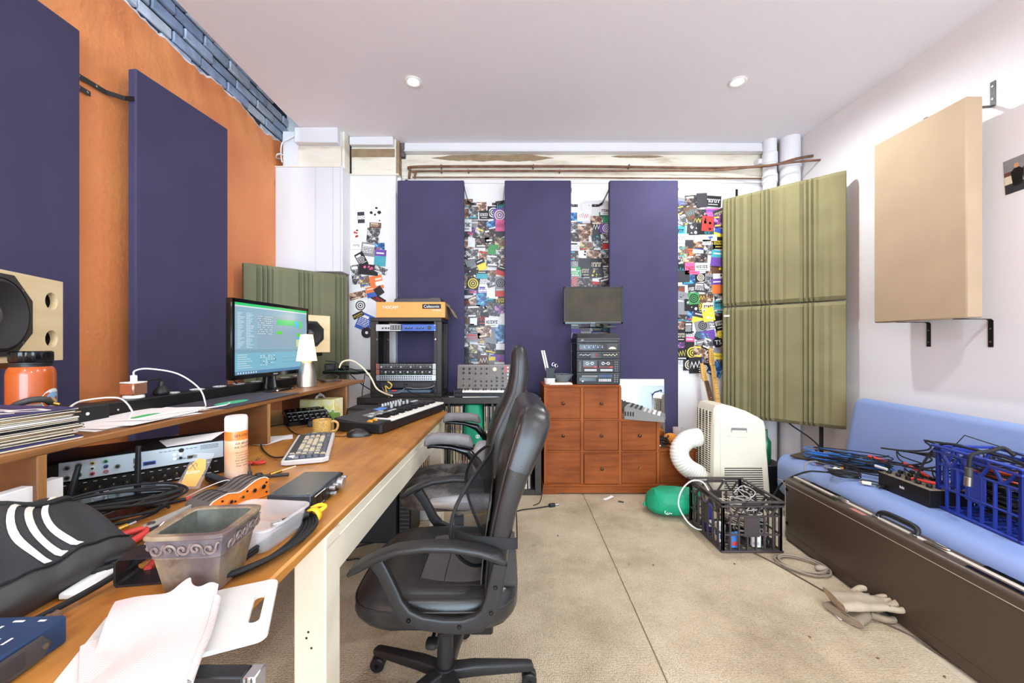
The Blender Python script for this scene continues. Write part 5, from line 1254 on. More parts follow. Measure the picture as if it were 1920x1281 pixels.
# torch, plectrum bag and small tools
a, b = V((-.965, 1.30, ZD+.017)), V((-.80, 1.20, ZD+.017)); t = thing('torch', 'short black torch lying behind the orange pedal', 'torch', a); d = (b-a)
mb = MB(); mb.cyl((0, 0, 0), d*.72, .0145, BLK, seg=24, bev=.002); mb.cyl(d*.72, d, .017, BLK, seg=24, bev=.003); mb.build('barrel', t)
mb = MB(); mb.cyl(d*.99, d*1.012, .0125, GRYD, seg=20); mb.build('lens', t)
PK = mat('yellow_pack', C(232, 168, 20), .5); t = thing('plectrum_packet', 'clear packet with a yellow card leaning on the torch', 'packet', (-.99, 1.18, Z0+.02), 0)
FP = frame((.03, .045, .035), (.86, .30, -.05), (.25, .62, .62))
mb = MB(); mb.prism([(-.022, -.042), (.018, -.045), (.030, .01), (.024, .040), (.004, .044), (-.016, .02)], FP, .003, PK, .0005); mb.text('vdory', FP @ Matrix.Rotation(pi+.15, 4, 'Z'), .036, WHT, .0034); mb.tube([FP @ V((-.006+.012*cos(k), .018+.012*sin(k*1.9), .0034)) for k in range(7)], .0008, INK, 5, 4); mb.build('yellow_card', t, fix=False)
mb = MB(); mb.prism([(-.034, -.05), (.028, -.052), (.042, .06), (-.010, .064)], FP @ Matrix.Translation((0, 0, -.0012)), .006, mat('clear_film', C(226, 226, 230), .15, alpha=.13), .001); mb.build('clear_sleeve', t)
a, b = V((-1.03, 1.20, ZD+.014)), V((-.965, 1.175, ZD+.014)); t = thing('black_tube', 'stubby black plastic tube with a white tag left of the packet', 'tube', a); d = b-a
mb = MB(); mb.cyl((0, 0, 0), d, .012, BLK, seg=20, bev=.002); mb.lathe([(.012, -.004), (.0145, 0), (.012, .004)], GRYD, d*.85, 20, 'X', cap=False); mb.build('tube_body', t)
mb = MB(); mb.box((.012, -.012, .008), (.026, .002, .0135), WHT, .001); mb.build('tag', t)
a, b = V((-.99, 1.07, ZD+.007)), V((-.89, 1.165, ZD+.007)); t = thing('test_probe', 'black and red meter probe lying in front of the packet', 'probe', a); d = b-a
mb = MB(); mb.cyl((0, 0, 0), d*.75, .005, BLK, seg=12); mb.build('black_barrel', t)
mb = MB(); mb.cyl(d*.75, d, .0055, RED, seg=12); mb.build('red_tip', t)
cable('thin_wire', 'thin white wire hooping over the torch toward the pedal', [(-.93, 1.16, .775), (-.88, 1.17, .80), (-.83, 1.19, .815), (-.80, 1.165, .805), (-.79, 1.14, .79)], .0012, WHT, 'wire')
ps = O(474, 872)
t = thing('scissors', 'small scissors with two red ring handles beside the spray can', 'scissors', (ps.x, ps.y, Z0), .25)
for s_ in (-1, 1):
    mb = MB(); mb.tube([(s_*.022+.017*cos(k*pi/6)*1.1, .0+.011*sin(k*pi/6), .007) for k in range(12)], .0045, RED, 8, 3, True); mb.build('red_handle', t)
    mb = MB(); mb.prism([(s_*.010, .010), (s_*.002, .028), (-s_*.004, .075), (-s_*.001, .03), (s_*.004, .008)], Matrix.Translation((0, 0, .006+.002*s_)), .002, STEEL); mb.build('blade', t)
pt = O(478, 900); t = thing('soldering_tool', 'black helping clamp arm with a brass joint and thin steel rod', 'tool', (pt.x, pt.y, Z0), .35)
mb = MB(); mb.tube([(-.02, .01, .008), (.03, 0, .008), (.10, -.005, .008)], .006, GRYD, 10); mb.lathe([(.010, -.006), (.013, 0), (.010, .006)], BLK, (0.01, .005, .012), 16, 'Z'); mb.build('arm', t)
mb = MB(); mb.cyl((.045, -.005, .013), (.075, .015, .017), .006, GOLD, seg=12); mb.cyl((.075, .015, .017), (.115, .045, .02), .0022, CREAM, seg=8); mb.build('brass_joint', t)
pt = O(463, 895); t = thing('dart_bit', 'little dark pointed bit standing by the foot of the spray can', 'bit', (pt.x+.01, pt.y+.0, Z0))
mb = MB(); mb.lathe([(0, 0), (.006, .002), (.007, .014), (.003, .022), (.001, .05), (0, .052)], GRYD, seg=14); mb.build('bit_body', t)

# computer keyboard, keys facing the chairs
kx = V((-.168, .454, 0)).normalized(); t = thing('computer_keyboard', 'silver computer keyboard with slate and cream keys on the desk', 'keyboard', (-.832, 1.703, Z0), math.atan2(kx.y, kx.x))
CASE = mat('keyboard_case', C(206, 204, 202), .4); KEYD = mat('slate_key', C(74, 82, 98), .45); KEYC = mat('cream_key', C(198, 186, 160), .5); KEYG = mat('grey_key', C(120, 122, 126), .45)
mb = MB(); mb.prism([(-.235, -.062), (-.218, -.082), (.218, -.082), (.235, -.062), (.235, .06), (.222, .078), (-.222, .078), (-.235, .06)], Matrix.Translation((0, 0, .002)), .018, CASE, .003); mb.box((-.222, -.068, .0195), (.222, .068, .0215), mat('key_well', C(58, 60, 64), .6), .001); mb.build('case', t)
rows = 6; r = random.Random(6); nk = 0
for j in range(rows):
    y = -.0585+j*.0222; x = -.216
    while x < .208 and nk < 100:
        w = .0195
        if j == 0 and abs(x+.075) < .012: w = .11
        elif j == 0 and x < .09: w = .026
        elif j in (1, 2) and (x < -.205 or .055 < x < .07): w = .034
        w = min(w, .218-x)
        if .088 < x < .094 or .152 < x < .158: x += .0075
        m = KEYD if (j in (0, 5) or x > .155 or x < -.19) and r.random() < .8 else (KEYC if r.random() < .72 else KEYG)
        mb = MB(); mb.loft([((x+w/2, y, .021), (w/2-.0006, 0, 0), (0, .0104, 0)), ((x+w/2, y+.0006, .029-.0012*abs(j-2.5)), (w/2-.003, 0, 0), (0, .0078, 0))], m, 16, 8); mb.build('key', t, sharp=30); nk += 1; x += w+.0008
mb = MB(); mb.cyl((-.20, .045, .021), (-.20, .045, .030), .010, WHT, seg=20, bev=.002); mb.build('volume_knob', t)
cable('keyboard_cable', 'black keyboard lead curling from the shelf upright to the keyboard', [O(489, 826), O(491, 840, .775), O(503, 853, .776), O(516, 858, .776), O(533, 857, .785)], .003, BLKR)
# mug
p = O(604, 816); t = thing('mug', 'speckled mustard mug with its handle to the right', 'mug', (p.x, p.y, Z0), .25)
MUG = mat('speckled_glaze', C(196, 154, 84), .3, var=.35, vs=160)
mb = MB(); mb.lathe([(0, 0), (.036, 0), (.041, .004), (.043, .02), (.043, .070), (.0425, .076), (.040, .0765), (.039, .070), (.038, .010), (0, .008)], MUG, seg=44, cap=False); mb.build('cup', t, fix=False)
mb = MB(); mb.tube([(.041, 0, .062), (.055, 0, .066), (.070, 0, .056), (.072, 0, .038), (.062, 0, .020), (.041, 0, .016)], lambda u: .0058, MUG, 10, 5); mb.build('handle', t)
# mouse
p = O(674, 818); t = thing('computer_mouse', 'black computer mouse on the desk in front of the midi keyboard', 'mouse', (p.x, p.y, Z0), .35)
mb = MB(); R = []
for k in range(11):
    u = k/10; hw = .031*(1-abs(2*u-1)**3)**.5; hh = .038*sin(pi*min(1, .12+u*.9))**.7
    ring = []
    for q in range(17): a = pi*q/16; ring.append(V((-.058+.116*u, hw*cos(a), hh*sin(a)**.8)))
    R.append(ring)
mb.rings(R, mat('mouse_black', C(34, 32, 34), .3), True); mb.build('mouse_body', t)
mb = MB(); mb.tube([(-.056, 0, .006), (-.075, .0, .004), (-.11, .02, .003), (-.145, .035, .003)], .0018, BLKR, 6); mb.build('mouse_lead', t)

# midi keyboard
C0, C1 = V((-.62, 1.975, 0)), V((-.415, 2.70, 0)); ux = (C1-C0).normalized(); ML_ = (C1-C0).length
t = thing('midi_keyboard', 'long black midi keyboard with piano keys, pads and faders', 'keyboard', (C0.x, C0.y, Z0), math.atan2(ux.y, ux.x))
MD, MH = .275, .062
mb = MB(); mb.prism([(0.010, 0), (ML_-.01, 0), (ML_, .01), (ML_, MD), (0, MD), (0, .01)], Matrix.Translation((0, 0, .006)), .042, BLK, .003)
mb.prism([(0, .048), (.118, .048), (.004, .066), (.008, .005)][:1]+[(.118, .048), (MD, .074), (MD, .048)], frame((0, 0, 0), (0, 1, 0), (0, 0, 1)), 0, BLK) if False else None
TOPM = mat('midi_top', C(44, 44, 46), .42)
mb.add([(0, .118, .048), (ML_, .118, .048), (ML_, MD, .048), (0, MD, .048), (0, .118, .054), (ML_, .118, .054), (ML_, MD, .070), (0, MD, .070)], [(0, 1, 5, 4), (1, 2, 6, 5), (2, 3, 7, 6), (3, 0, 4, 7), (4, 5, 6, 7)], TOPM)
mb.add([(0, .012, .048), (.105, .012, .048), (.105, .118, .048), (0, .118, .048), (0, .012, .054), (.105, .012, .054), (.105, .118, .054), (0, .118, .054)], [(0, 1, 5, 4), (1, 2, 6, 5), (2, 3, 7, 6), (3, 0, 4, 7), (4, 5, 6, 7)], TOPM)
mb.build('case', t)
KW = mat('piano_white', C(240, 236, 226), .3); KB = mat('piano_black', C(22, 22, 24), .25)
nw = 29; kw = (ML_-.125)/nw
for k in range(nw):
    x = .112+k*kw
    mb = MB(); mb.box((x+.0004, .004, .046), (x+kw-.0004, .118, .058), KW, .0012); mb.build('white_key', t)
    if k < nw-1 and k % 7 not in (2, 6):
        mb = MB(); mb.loft([((x+kw, .081, .058), (.0058, 0, 0), (0, .037, 0)), ((x+kw, .084, .069), (.0048, 0, 0), (0, .031, 0))], KB, 12, 8); mb.build('black_key', t)
slope = lambda y: .054+(y-.118)/(MD-.118)*.016
for i in range(2):
    mb = MB(); mb.lathe([(.016, -.007), (.0185, -.003), (.0185, .003), (.016, .007)], mat('orange_wheel', C(226, 150, 40), .35), (.032+.040*i, .085, .046), 24, 'X'); mb.build('pitch_wheel', t)
mb = MB(); mb.box((.30, .205, slope(.225)-.003), (.375, .25, slope(.225)+.004), scr('lcd', C(96, 140, 220), .8), .001); mb.build('lcd_display', t)
for i in range(2):
    for j in range(6):
        mb = MB(); x, y = .13+j*.028, .145+i*.03; mb.box((x, y, slope(y)-.002), (x+.023, y+.024, slope(y)+.006), GRY if (i+j) % 3 else GRYL, .001); mb.build('pad', t)
for j in range(8):
    mb = MB(); x, y = .40+j*.031, .19+.02*((j*5) % 3)/2; mb.box((x, .15, slope(.18)+.0008), (x+.003, .235, slope(.2)+.0016), INK); mb.box((x-.007, y-.005, slope(y)), (x+.010, y+.005, slope(y)+.020), GRYL, .002); mb.build('fader', t)
for j in range(8):
    mb = MB(); x = .41+j*.030; mb.cyl((x, .258, slope(.258)-.002), (x, .258, slope(.258)+.016), .0075, GRYL, .006, 14, .001); mb.build('knob', t)
for j in range(6):
    mb = MB(); mb.box((.31+j*.014, .15, slope(.15)-.002), (.32+j*.014, .165, slope(.16)+.004), GRYL, .001); mb.build('button', t)
for j in range(4):
    mb = MB(); mb.box((.66+j*.018, .19, slope(.19)-.002), (.674+j*.018, .21, slope(.2)+.005), GRYL, .001); mb.build('button', t)
for x in (.04, ML_-.04):
    for y in (.03, MD-.03):
        mb = MB(); mb.cyl((x, y, 0), (x, y, .007), .009, BLKR, seg=12); mb.build('foot', t)
# desktop synth under the shelf
a, b = V((-1.175, 2.165, 0)), V((-1.015, 2.315, 0)); t = thing('desktop_synth', 'small black knobby synthesizer under the desk shelf beside the mug', 'synthesizer', (a.x, a.y, Z0), math.atan2((b-a).y, (b-a).x)); L = (b-a).length
mb = MB(); mb.prism([(0, 0), (0, .022), (.11, .078), (.118, .078), (.118, 0)], frame((0, 0, 0), (0, 1, 0), (0, 0, 1)), L, BLKG, .001)
for k in range(3): mb.box((.006, .016+.03*k, .0305+k*.0153), (L-.006, .018+.03*k, .0325+k*.0153), GRYL)
mb.build('case', t)
sl = V((0, .11, .056)).normalized(); nn = V((0, -sl.z, sl.y))
for i in range(3):
    for j in range(7):
        p = V((.02+j*(L-.04)/6, 0, .022))+sl*(.022+.036*i); mb = MB(); mb.cyl(p, p+nn*.014, .0085 if j % 2 else .0075, BLK, .0065, 12); mb.box(p+nn*.0142+V((-.0008, -.004, -.0005)), p+nn*.0142+V((.0008, .004, .0012)), INKW); mb.build('knob', t)
# tissue box
t = thing('tissue_box', 'floral green and cream tissue box against the shelf upright', 'tissue box', (-1.125, 2.43, Z0), -.07)
def floral():
    m, nt, b, o = newmat('floral_print'); co = coords(nt, (1, 1, 1)); v = N(nt, 'ShaderNodeTexVoronoi', i_Scale=26.0); nt.links.new(co, v.inputs[0])
    n = N(nt, 'ShaderNodeTexNoise', i_Scale=14.0, i_Detail=3.0); nt.links.new(co, n.inputs[0])
    c = ramp(nt, n.outputs[0], [(.38, C(236, 228, 186)), (.5, C(226, 214, 110)), (.56, C(236, 232, 210)), (.62, C(120, 160, 76))]); nt.links.new(c, b.inputs['Base Color']); b.inputs['Roughness'].default_value = .5; return m
mb = MB(); mb.box((-.105, -.055, 0), (.105, .06, .118), floral(), .002); mb.build('carton', t)
mb = MB(); mb.grid(lambda u, v: (-.03+.06*u, -.02+.035*v, .117+.034*sin(pi*u)*(1-.5*v)+.005*sin(u*14)), 10, 6, WHTP, .0005); mb.build('tissue', t)
# boxes at the far end
mb = MB(); mb.box((-1.0, 2.50, Z0), (-.78, 2.66, Z0+.045), BLK, .004); mb.box((-.99, 2.498, Z0+.01), (-.80, 2.501, Z0+.03), GRYD); solo(mb, 'set_top_box', 'flat black box behind the midi keyboard at the desk end', 'box')
p = O(583, 803); t = thing('power_adapter', 'small black adapter block between the mug and the synth', 'adapter', (p.x, p.y+.05, Z0), .3)
mb = MB(); mb.box((-.035, -.025, 0), (.03, .025, .035), BLK, .004); mb.build('adapter_body', t)
for i, (px, py, w, h, a, lab) in enumerate(((513, 823, .16, .10, .5, 'creased white note paper lying behind the keyboard'), (505, 828, .10, .14, -.2, 'second white note half under the creased one by the shelf upright'), (655, 806, .12, .05, .4, 'slip of white paper poking from under the midi keyboard'))):
    p = O(px, py); t = thing('note_paper', lab, 'paper', (p.x, p.y, Z0+.0008*i), a); mb = MB(); mb.grid(lambda u, v: (w*(u-.5), h*(v-.5), .002*sin(u*4+i)**2), 6, 4, WHTP, .0004); mb.build('sheet', t)
cable('synth_lead', 'thin black lead trailing across the desk behind the mug', [O(490, 803), O(512, 799, .775), O(534, 796, .774), O(546, 808, .774), O(560, 815, .774), O(580, 816, .774)], .0022, BLKR)
cable('hanging_lead', 'black lead dropping behind the desk between shelf and upright', [HK(-.41, 2.30, HT-.03), HK(-.40, 2.31, .90), HK(-.38, 2.33, .80), HK(-.36, 2.30, .776)], .003, BLKR)
# ---------------------------------------------------------------- chairs (both face -X, toward the desk)
LEA = mat('black_leather', C(40, 38, 38), .29, bump=.22, bs=260, bd=.0012, var=.12, vs=7)
LEAW = mat('worn_grey_leather', C(120, 118, 120), .55, bump=.35, bs=120, bd=.0015, var=.25, vs=14)
MESH = weave('seat_mesh', C(82, 78, 76), 1500, .75, .12)
PLB = mat('chair_plastic', C(36, 35, 36), .42, bump=.2, bs=500)
SLV = mat('silver_vinyl', C(196, 200, 206), .3, metal=.15)
def caster(parent_leg, x, y, h):
    mb = MB(); mb.cyl((x, y, h-.005), (x, y, h+.02), .007, STEEL, seg=10)
    for s_ in (-1, 1): mb.lathe([(.006, -.010), (.022, -.010), (.026, -.006), (.026, .006), (.022, .010), (.006, .010)], BLK, (x, y+s_*.013, .027), 22, 'Y', cap=False); mb.lathe([(0, -.010), (.008, -.0105)], BLKG, (x, y+s_*.013, .027), 14, 'Y'); mb.lathe([(0, .0105), (.008, .010)], BLKG, (x, y+s_*.013, .027), 14, 'Y')
    mb.loft([((x-.012, y, .030), (0, .008, 0), (0, 0, .020)), ((x+.0, y, .045), (0, .012, 0), (0, 0, .010)), ((x+.022, y, .034), (0, .010, 0), (0, 0, .014))], BLK, 14); mb.build('caster', parent_leg)
def starbase(t, angles, R_, z0=.075):
    for a in angles:
        a = radians(a); d = V((cos(a), sin(a), 0)); n = V((-sin(a), cos(a), 0))
        mb = MB(); mb.loft([(d*.02+V((0, 0, z0+.02)), n*.024, V((0, 0, .020)), 5), (d*.10+V((0, 0, z0+.018)), n*.022, V((0, 0, .020)), 5), (d*R_+V((0, 0, z0-.005)), n*.017, V((0, 0, .014)), 5), (d*(R_+.012)+V((0, 0, z0-.006)), n*.014, V((0, 0, .010)), 5)], PLB, 20)
        o = mb.build('base_leg', t); caster(o, d.x*R_, d.y*R_, z0-.018)
    mb = MB(); mb.lathe([(0, z0-.02), (.034, z0-.02), (.038, z0), (.036, z0+.045), (.0, z0+.046)], PLB, seg=28); mb.build('hub', t)
# --- near chair
NX, NY = -.21, 1.365
t = thing('office_chair', 'near black office chair with plastic loop arms and grey mesh seat centre', 'office chair', (NX, NY, .0082), 0, 'swivel chairs at the desk'); nch = t
starbase(t, (11, 83, 155, 227, 299), .295)
mb = MB(); mb.cyl((0, 0, .115), (0, 0, .26), .027, PLB, seg=28); mb.cyl((0, 0, .255), (0, 0, .275), .031, PLB, seg=28, bev=.003); mb.cyl((0, 0, .27), (0, 0, .38), .022, BLKG, seg=24); mb.build('gas_lift', t)
mb = MB(); mb.box((-.13, -.09, .365), (.14, .09, .40), BLKM, .008); mb.cyl((0, -.09, .375), (.0, -.23, .37), .006, BLKM, seg=10); mb.superq((0, -.24, .37), (.018, .02, .010), BLK, .6, .6, 16, 8); mb.build('seat_mechanism', t)
# seat: leather rim with a mesh panel let into the top
def seat_pt(u, v, top=True, hx=.255, hy=.245, ex=4.5):
    x, y = 2*u-1, 2*v-1
    return x*hx, y*hy
mb = MB(); R = []
for z, k in ((.392, .90), (.398, .95), (.420, 1.0), (.452, 1.0), (.476, .975), (.487, .93), (.492, .85), (.493, .70), (.490, .45), (.487, .2), (.486, .02)):
    ring = []
    for q in range(56):
        a = 2*pi*q/56; c, s_ = cos(a), sin(a); p = 4.6
        f = (abs(c)**p+abs(s_)**p)**(-1/p); x, y = .250*k*c*f, .242*k*s_*f
        droop = .022*max(0, -x/.25-.55)/.45 if z > .45 else 0
        ring.append(V((x-.005+.0, y, z-droop+.004*sin(x*22)*(k > .6)*(x < -.1))))
    R.append(ring)
mb.rings(R, LEA); mb.build('seat_cushion', t)
mb = MB(); mb.grid(lambda u, v: (-.055+.295*u, -.17+.34*v, .4900+.003*(1-(2*v-1)**2)-.002*(2*u-1)**2), 12, 14, MESH, .002)
for y in (-.172, .172): mb.tube([(-.06, y, .4905), (.1, y, .4915), (.235, y, .490)], .0022, LEA, 6, 4)
mb.tube([(-.058, -.172, .4905), (-.058, 0, .494), (-.058, .172, .4905)], .0022, LEA, 6, 4); mb.tube([(.02, -.17, .492), (.02, 0, .4955), (.02, .17, .492)], .0012, LEA, 6, 4); mb.build('mesh_panel', t)
mb = MB(); mb.tube([(-.247*c-.005, .2395*s_, .455) for c, s_ in [((abs(cos(a))**4.6+abs(sin(a))**4.6)**(-1/4.6)*cos(a), (abs(cos(a))**4.6+abs(sin(a))**4.6)**(-1/4.6)*sin(a)) for a in [2*pi*k/40 for k in range(40)]]], .003, LEA, 6, 2, True); mb.build('seam_piping', t)
# backrest: centre x, z, half thickness, half width
bp = [(.165, .40, .020, .20), (.168, .46, .028, .225), (.178, .55, .032, .235), (.190, .65, .034, .238), (.212, .75, .036, .238), (.242, .85, .043, .236), (.272, .93, .050, .228), (.292, .985, .050, .212), (.302, 1.012, .040, .190), (.306, 1.024, .022, .165), (.307, 1.028, .006, .13)]
mb = MB(); secs = []
for i, (x, z, th, hw) in enumerate(bp):
    a = bp[max(i-1, 0)]; b = bp[min(i+1, len(bp)-1)]; d = V((b[0]-a[0], 0, b[1]-a[1])).normalized(); n = V((d.z, 0, -d.x))
    secs.append(((x, 0, z), V((0, hw, 0)), n*th, 5.5))
mb.loft(secs[:6], LEA, 44, 5.5); mb.build('lower_back', t)
mb = MB(); s2 = [(c, u*1.012, w*1.08, e) for c, u, w, e in secs[5:]]; mb.loft(s2, LEA, 44, 5.5); mb.build('padded_head_section', t)
for sy in (-1, 1):
    mb = MB(); mb.tube([V((x+.0, sy*(hw-.004), z))+V((-th*.80, 0, 0)) for x, z, th, hw in bp[1:9]], .003, LEA, 6, 3); mb.build('back_piping', t)
mb = MB(); mb.grid(lambda u, v: (lambda k: (bp[0][0]-.032+.0+(.02 if k == 0 else 0)+(.03*(u**1.6)), -.17+.34*v, .44+.30*u))(0 if u < .02 else 1), 10, 10, MESH, .003); mb.build('back_mesh', t)
def armloop(t, sy):
    y = sy*.272; w = lambda px, py: (((px-CX)*1.093/F-NX), H-(py-CY)*1.093/F)
    top = [w(655, 1082), w(672, 1068), w(705, 1050), w(745, 1036), w(800, 1029), w(850, 1030), w(900, 1038), w(932, 1049), w(947, 1060)]
    mb = MB(); secs = []
    for i, (x, z) in enumerate(top):
        a, b = top[max(i-1, 0)], top[min(i+1, len(top)-1)]; d = V((b[0]-a[0], 0, b[1]-a[1])).normalized(); n = V((-d.z, 0, d.x)); f = (.55 if i == 0 else 1) if i < len(top)-1 else .6
        secs.append(((x, y, z), V((0, .026*f, 0)), n*.011*(f if i else .5), 3.5))
    mb.loft(secs, PLB, 24)
    lo = [w(938, 1062), w(932, 1090), w(925, 1125), w(916, 1155), w(898, 1172), w(868, 1179), (w(830, 1178)), w(790, 1172), w(762, 1160), w(745, 1138), w(733, 1112), w(718, 1084), w(703, 1062)]
    secs = []
    for i, (x, z) in enumerate(lo):
        a, b = lo[max(i-1, 0)], lo[min(i+1, len(lo)-1)]; d = V((b[0]-a[0], 0, b[1]-a[1])).normalized(); n = V((-d.z, 0, d.x))
        th = [.022, .023, .024, .026, .026, .022, .020, .020, .022, .020, .019, .019, .022][i]
        secs.append(((x, y+(-.0 if i < 9 else -sy*.003*(i-8)), z), V((0, .011, 0)), n*th*.92, 5))
    mb.loft(secs, PLB, 24); o = mb.build('armrest', t)
    for px, py in ((929, 1103), (921, 1150), (862, 1176), (768, 1164)):
        x, z = w(px, py); mb = MB(); mb.cyl((x, y, z), (x, y+sy*.0135, z), .006, BLKG, seg=14); mb.cyl((x, y+sy*.0135, z), (x, y+sy*.0145, z), .003, INK, seg=6); mb.build('bolt', o)
    return o
armloop(t, -1); armloop(t, 1)
mb = MB(); mb.box((.02, -.24, .385), (.06, .24, .395), BLKM, .002); mb.box((.10, -.20, .36), (.17, -.14, .44), BLKM, .006); mb.box((.10, .14, .36), (.17, .20, .44), BLKM, .006); mb.build('back_bracket', t)
# lumbar mesh strapped to it
t = thing('lumbar_support', 'black wire-framed mesh lumbar support strapped to the near chair', 'back support', (-.082, 1.37, .515))
def lum(a, k=1): 
    y, z = .215*cos(a)*k, .185*sin(a)*k; return V((.035-.115*(y/.215)**2-.02*(z < 0)*(z/.185)**2, y, .165+z))
mb = MB(); mb.tube([lum(2*pi*k/40) for k in range(40)], .0055, BLK, 8, 2, True); mb.build('oval_frame', t)
def meshmat():
    m, nt, b, o = newmat('open_black_mesh'); co = coords(nt, (1, 1, 1), (0, 0, .0))
    ch = N(nt, 'ShaderNodeTexChecker', i_Scale=620.0); nt.links.new(co, ch.inputs[0])
    b.inputs['Base Color'].default_value = C(40, 40, 42); b.inputs['Roughness'].default_value = .6
    mr = N(nt, 'ShaderNodeMapRange', i_3=.42, i_4=.8); nt.links.new(ch.outputs['Fac'], mr.inputs[0]); nt.links.new(mr.outputs[0], b.inputs['Alpha']); return m
mb = MB(); R = [[lum(2*pi*k/40, j/8) for k in range(40)] for j in range(1, 9)]
mb.rings(R, meshmat(), False); mb.add([lum(2*pi*k/40, 1/8) for k in range(40)], [tuple(range(40))], MATS.get('x') or mb.mats[0]); mb.build('mesh', t, fix=False)
mb = MB(); strap(mb, [(-.07, -.205, .15), (-.01, -.2425, .148), (.05, -.2425, .145), (.10, -.2425, .14), (.112, -.235, .14)], (0, 0, 1), .032, .003, BLKR); strap(mb, [(-.07, .205, .15), (.0, .2425, .148), (.09, .2425, .145), (.112, .235, .14)], (0, 0, 1), .032, .003, BLKR); strap(mb, [(.112, -.235, .14), (.115, 0, .14), (.112, .235, .14)], (0, 0, 1), .032, .003, BLKR); mb.build('elastic_strap', t)

# --- far chair
FX, FY = -.262, 2.20
t = thing('gaming_chair', 'far high-backed black chair with worn grey arm pads and silver seat sides', 'office chair', (FX, FY, .0082), .0, 'swivel chairs at the desk')
starbase(t, (35, 107, 179, 251, 323), .30)
mb = MB(); mb.cyl((0, 0, .115), (0, 0, .27), .027, BLK, seg=24, bev=.003); mb.cyl((0, 0, .27), (0, 0, .38), .014, CHR, seg=20); mb.build('gas_lift', t)
mb = MB(); mb.box((-.12, -.10, .365), (.13, .10, .395), BLKM, .008); mb.build('seat_mechanism', t)
mb = MB(); R = []
for z, k in ((.385, .88), (.392, .95), (.415, 1.0), (.445, 1.0), (.472, .97), (.486, .90), (.493, .78), (.494, .55), (.490, .25), (.489, .02)):
    ring = []
    for q in range(56):
        a = 2*pi*q/56; c, s_ = cos(a), sin(a); p = 3.6; f = (abs(c)**p+abs(s_)**p)**(-1/p); x, y = .265*k*c*f, .245*k*s_*f
        ring.append(V((x-.03, y, z-.03*max(0, -x/.265-.5)-.006*sin(q*1.3)*(k < .9))))
    R.append(ring)
def worn():
    m, nt, b, o = newmat('worn_seat_leather'); co = coords(nt); n = N(nt, 'ShaderNodeTexNoise', i_Scale=5.0, i_Detail=6.0, i_Roughness=.7); nt.links.new(co, n.inputs[0])
    nt.links.new(ramp(nt, n.outputs[0], [(.44, C(62, 60, 60)), (.50, C(92, 90, 88)), (.62, C(122, 118, 114)), (.68, C(60, 60, 90))]), b.inputs['Base Color']); b.inputs['Roughness'].default_value = .45; bumpn(nt, b, n.outputs[0], .3, .003); return m
WORN = worn()
mb.rings(R, WORN); mb.build('seat_cushion', t)
for sy in (-1, 1):
    mb = MB(); mb.loft([((-.12, sy*.225, .432), (0, .03, 0), (0, 0, .012)), ((-.10, sy*.240, .435), (0, .034, 0), (0, 0, .022)), ((.05, sy*.252, .44), (0, .036, 0), (0, 0, .034)), ((.15, sy*.246, .442), (0, .036, 0), (0, 0, .038)), ((.21, sy*.228, .44), (0, .03, 0), (0, 0, .030)), ((.225, sy*.215, .44), (0, .015, 0), (0, 0, .012))], SLV, 24, 2.6); mb.build('silver_side', t)
gb = [(.165, .43, .018, .17), (.170, .48, .028, .215), (.180, .56, .040, .235), (.195, .65, .048, .240), (.212, .74, .052, .236), (.244, .82, .052, .225), (.285, .90, .052, .200), (.312, .96, .052, .178), (.326, 1.04, .050, .160), (.330, 1.12, .046, .150), (.326, 1.17, .040, .142), (.322, 1.195, .028, .128), (.320, 1.206, .010, .10)]
mb = MB(); secs = []
for i, (x, z, th, hw) in enumerate(gb):
    a = gb[max(i-1, 0)]; b = gb[min(i+1, len(gb)-1)]; d = V((b[0]-a[0], 0, b[1]-a[1])).normalized(); n = V((d.z, 0, -d.x)); secs.append(((x, 0, z), V((0, hw, 0)), n*th, 4))
mb.loft(secs, LEA, 44, 4); o = mb.build('backrest', t)
for sy in (-1, 1):
    mb = MB(); mb.tube([V((x-th*.15, sy*hw*.995, z)) for x, z, th, hw in gb[1:12]], .003, LEA, 6, 3); mb.build('stitched_seam', o)
mb = MB(); mb.superq((.13, -.05, .60), (.05, .13, .085), SLV, .8, .7, 24, 12); mb.build('lumbar_pad', t, label='silver-white lumbar pad')
def farm(sy):
    y = sy*.285; k = NY
    pad = [(-.130, .735), (-.120, .748), (-.100, .757), (-.05, .760), (.04, .756), (.085, .746), (.10, .730)]
    mb = MB(); secs = [((x, y, z), (0, .034*(.6 if i in (0, 6) else 1), 0), (0, 0, .026*(.4 if i in (0, 6) else 1)), 2.8) for i, (x, z) in enumerate(pad)]
    mb.loft(secs, LEAW, 24)
    arm = [(-.115, .722), (-.09, .726), (.0, .718), (.075, .695), (.12, .645), (.16, .575), (.195, .520), (.21, .49)]
    o = MB(); secs = []
    for i, (x, z) in enumerate(arm):
        a, b = arm[max(i-1, 0)], arm[min(i+1, len(arm)-1)]; d = V((b[0]-a[0], 0, b[1]-a[1])).normalized(); n = V((-d.z, 0, d.x)); secs.append(((x, y-(sy*.02 if i > 5 else 0), z), V((0, .022, 0)), n*(.010 if i < 3 else .020), 3))
    o.loft(secs, BLKG, 20); ob = o.build('armrest', t); mb.build('arm_pad', ob)
farm(-1); farm(1)
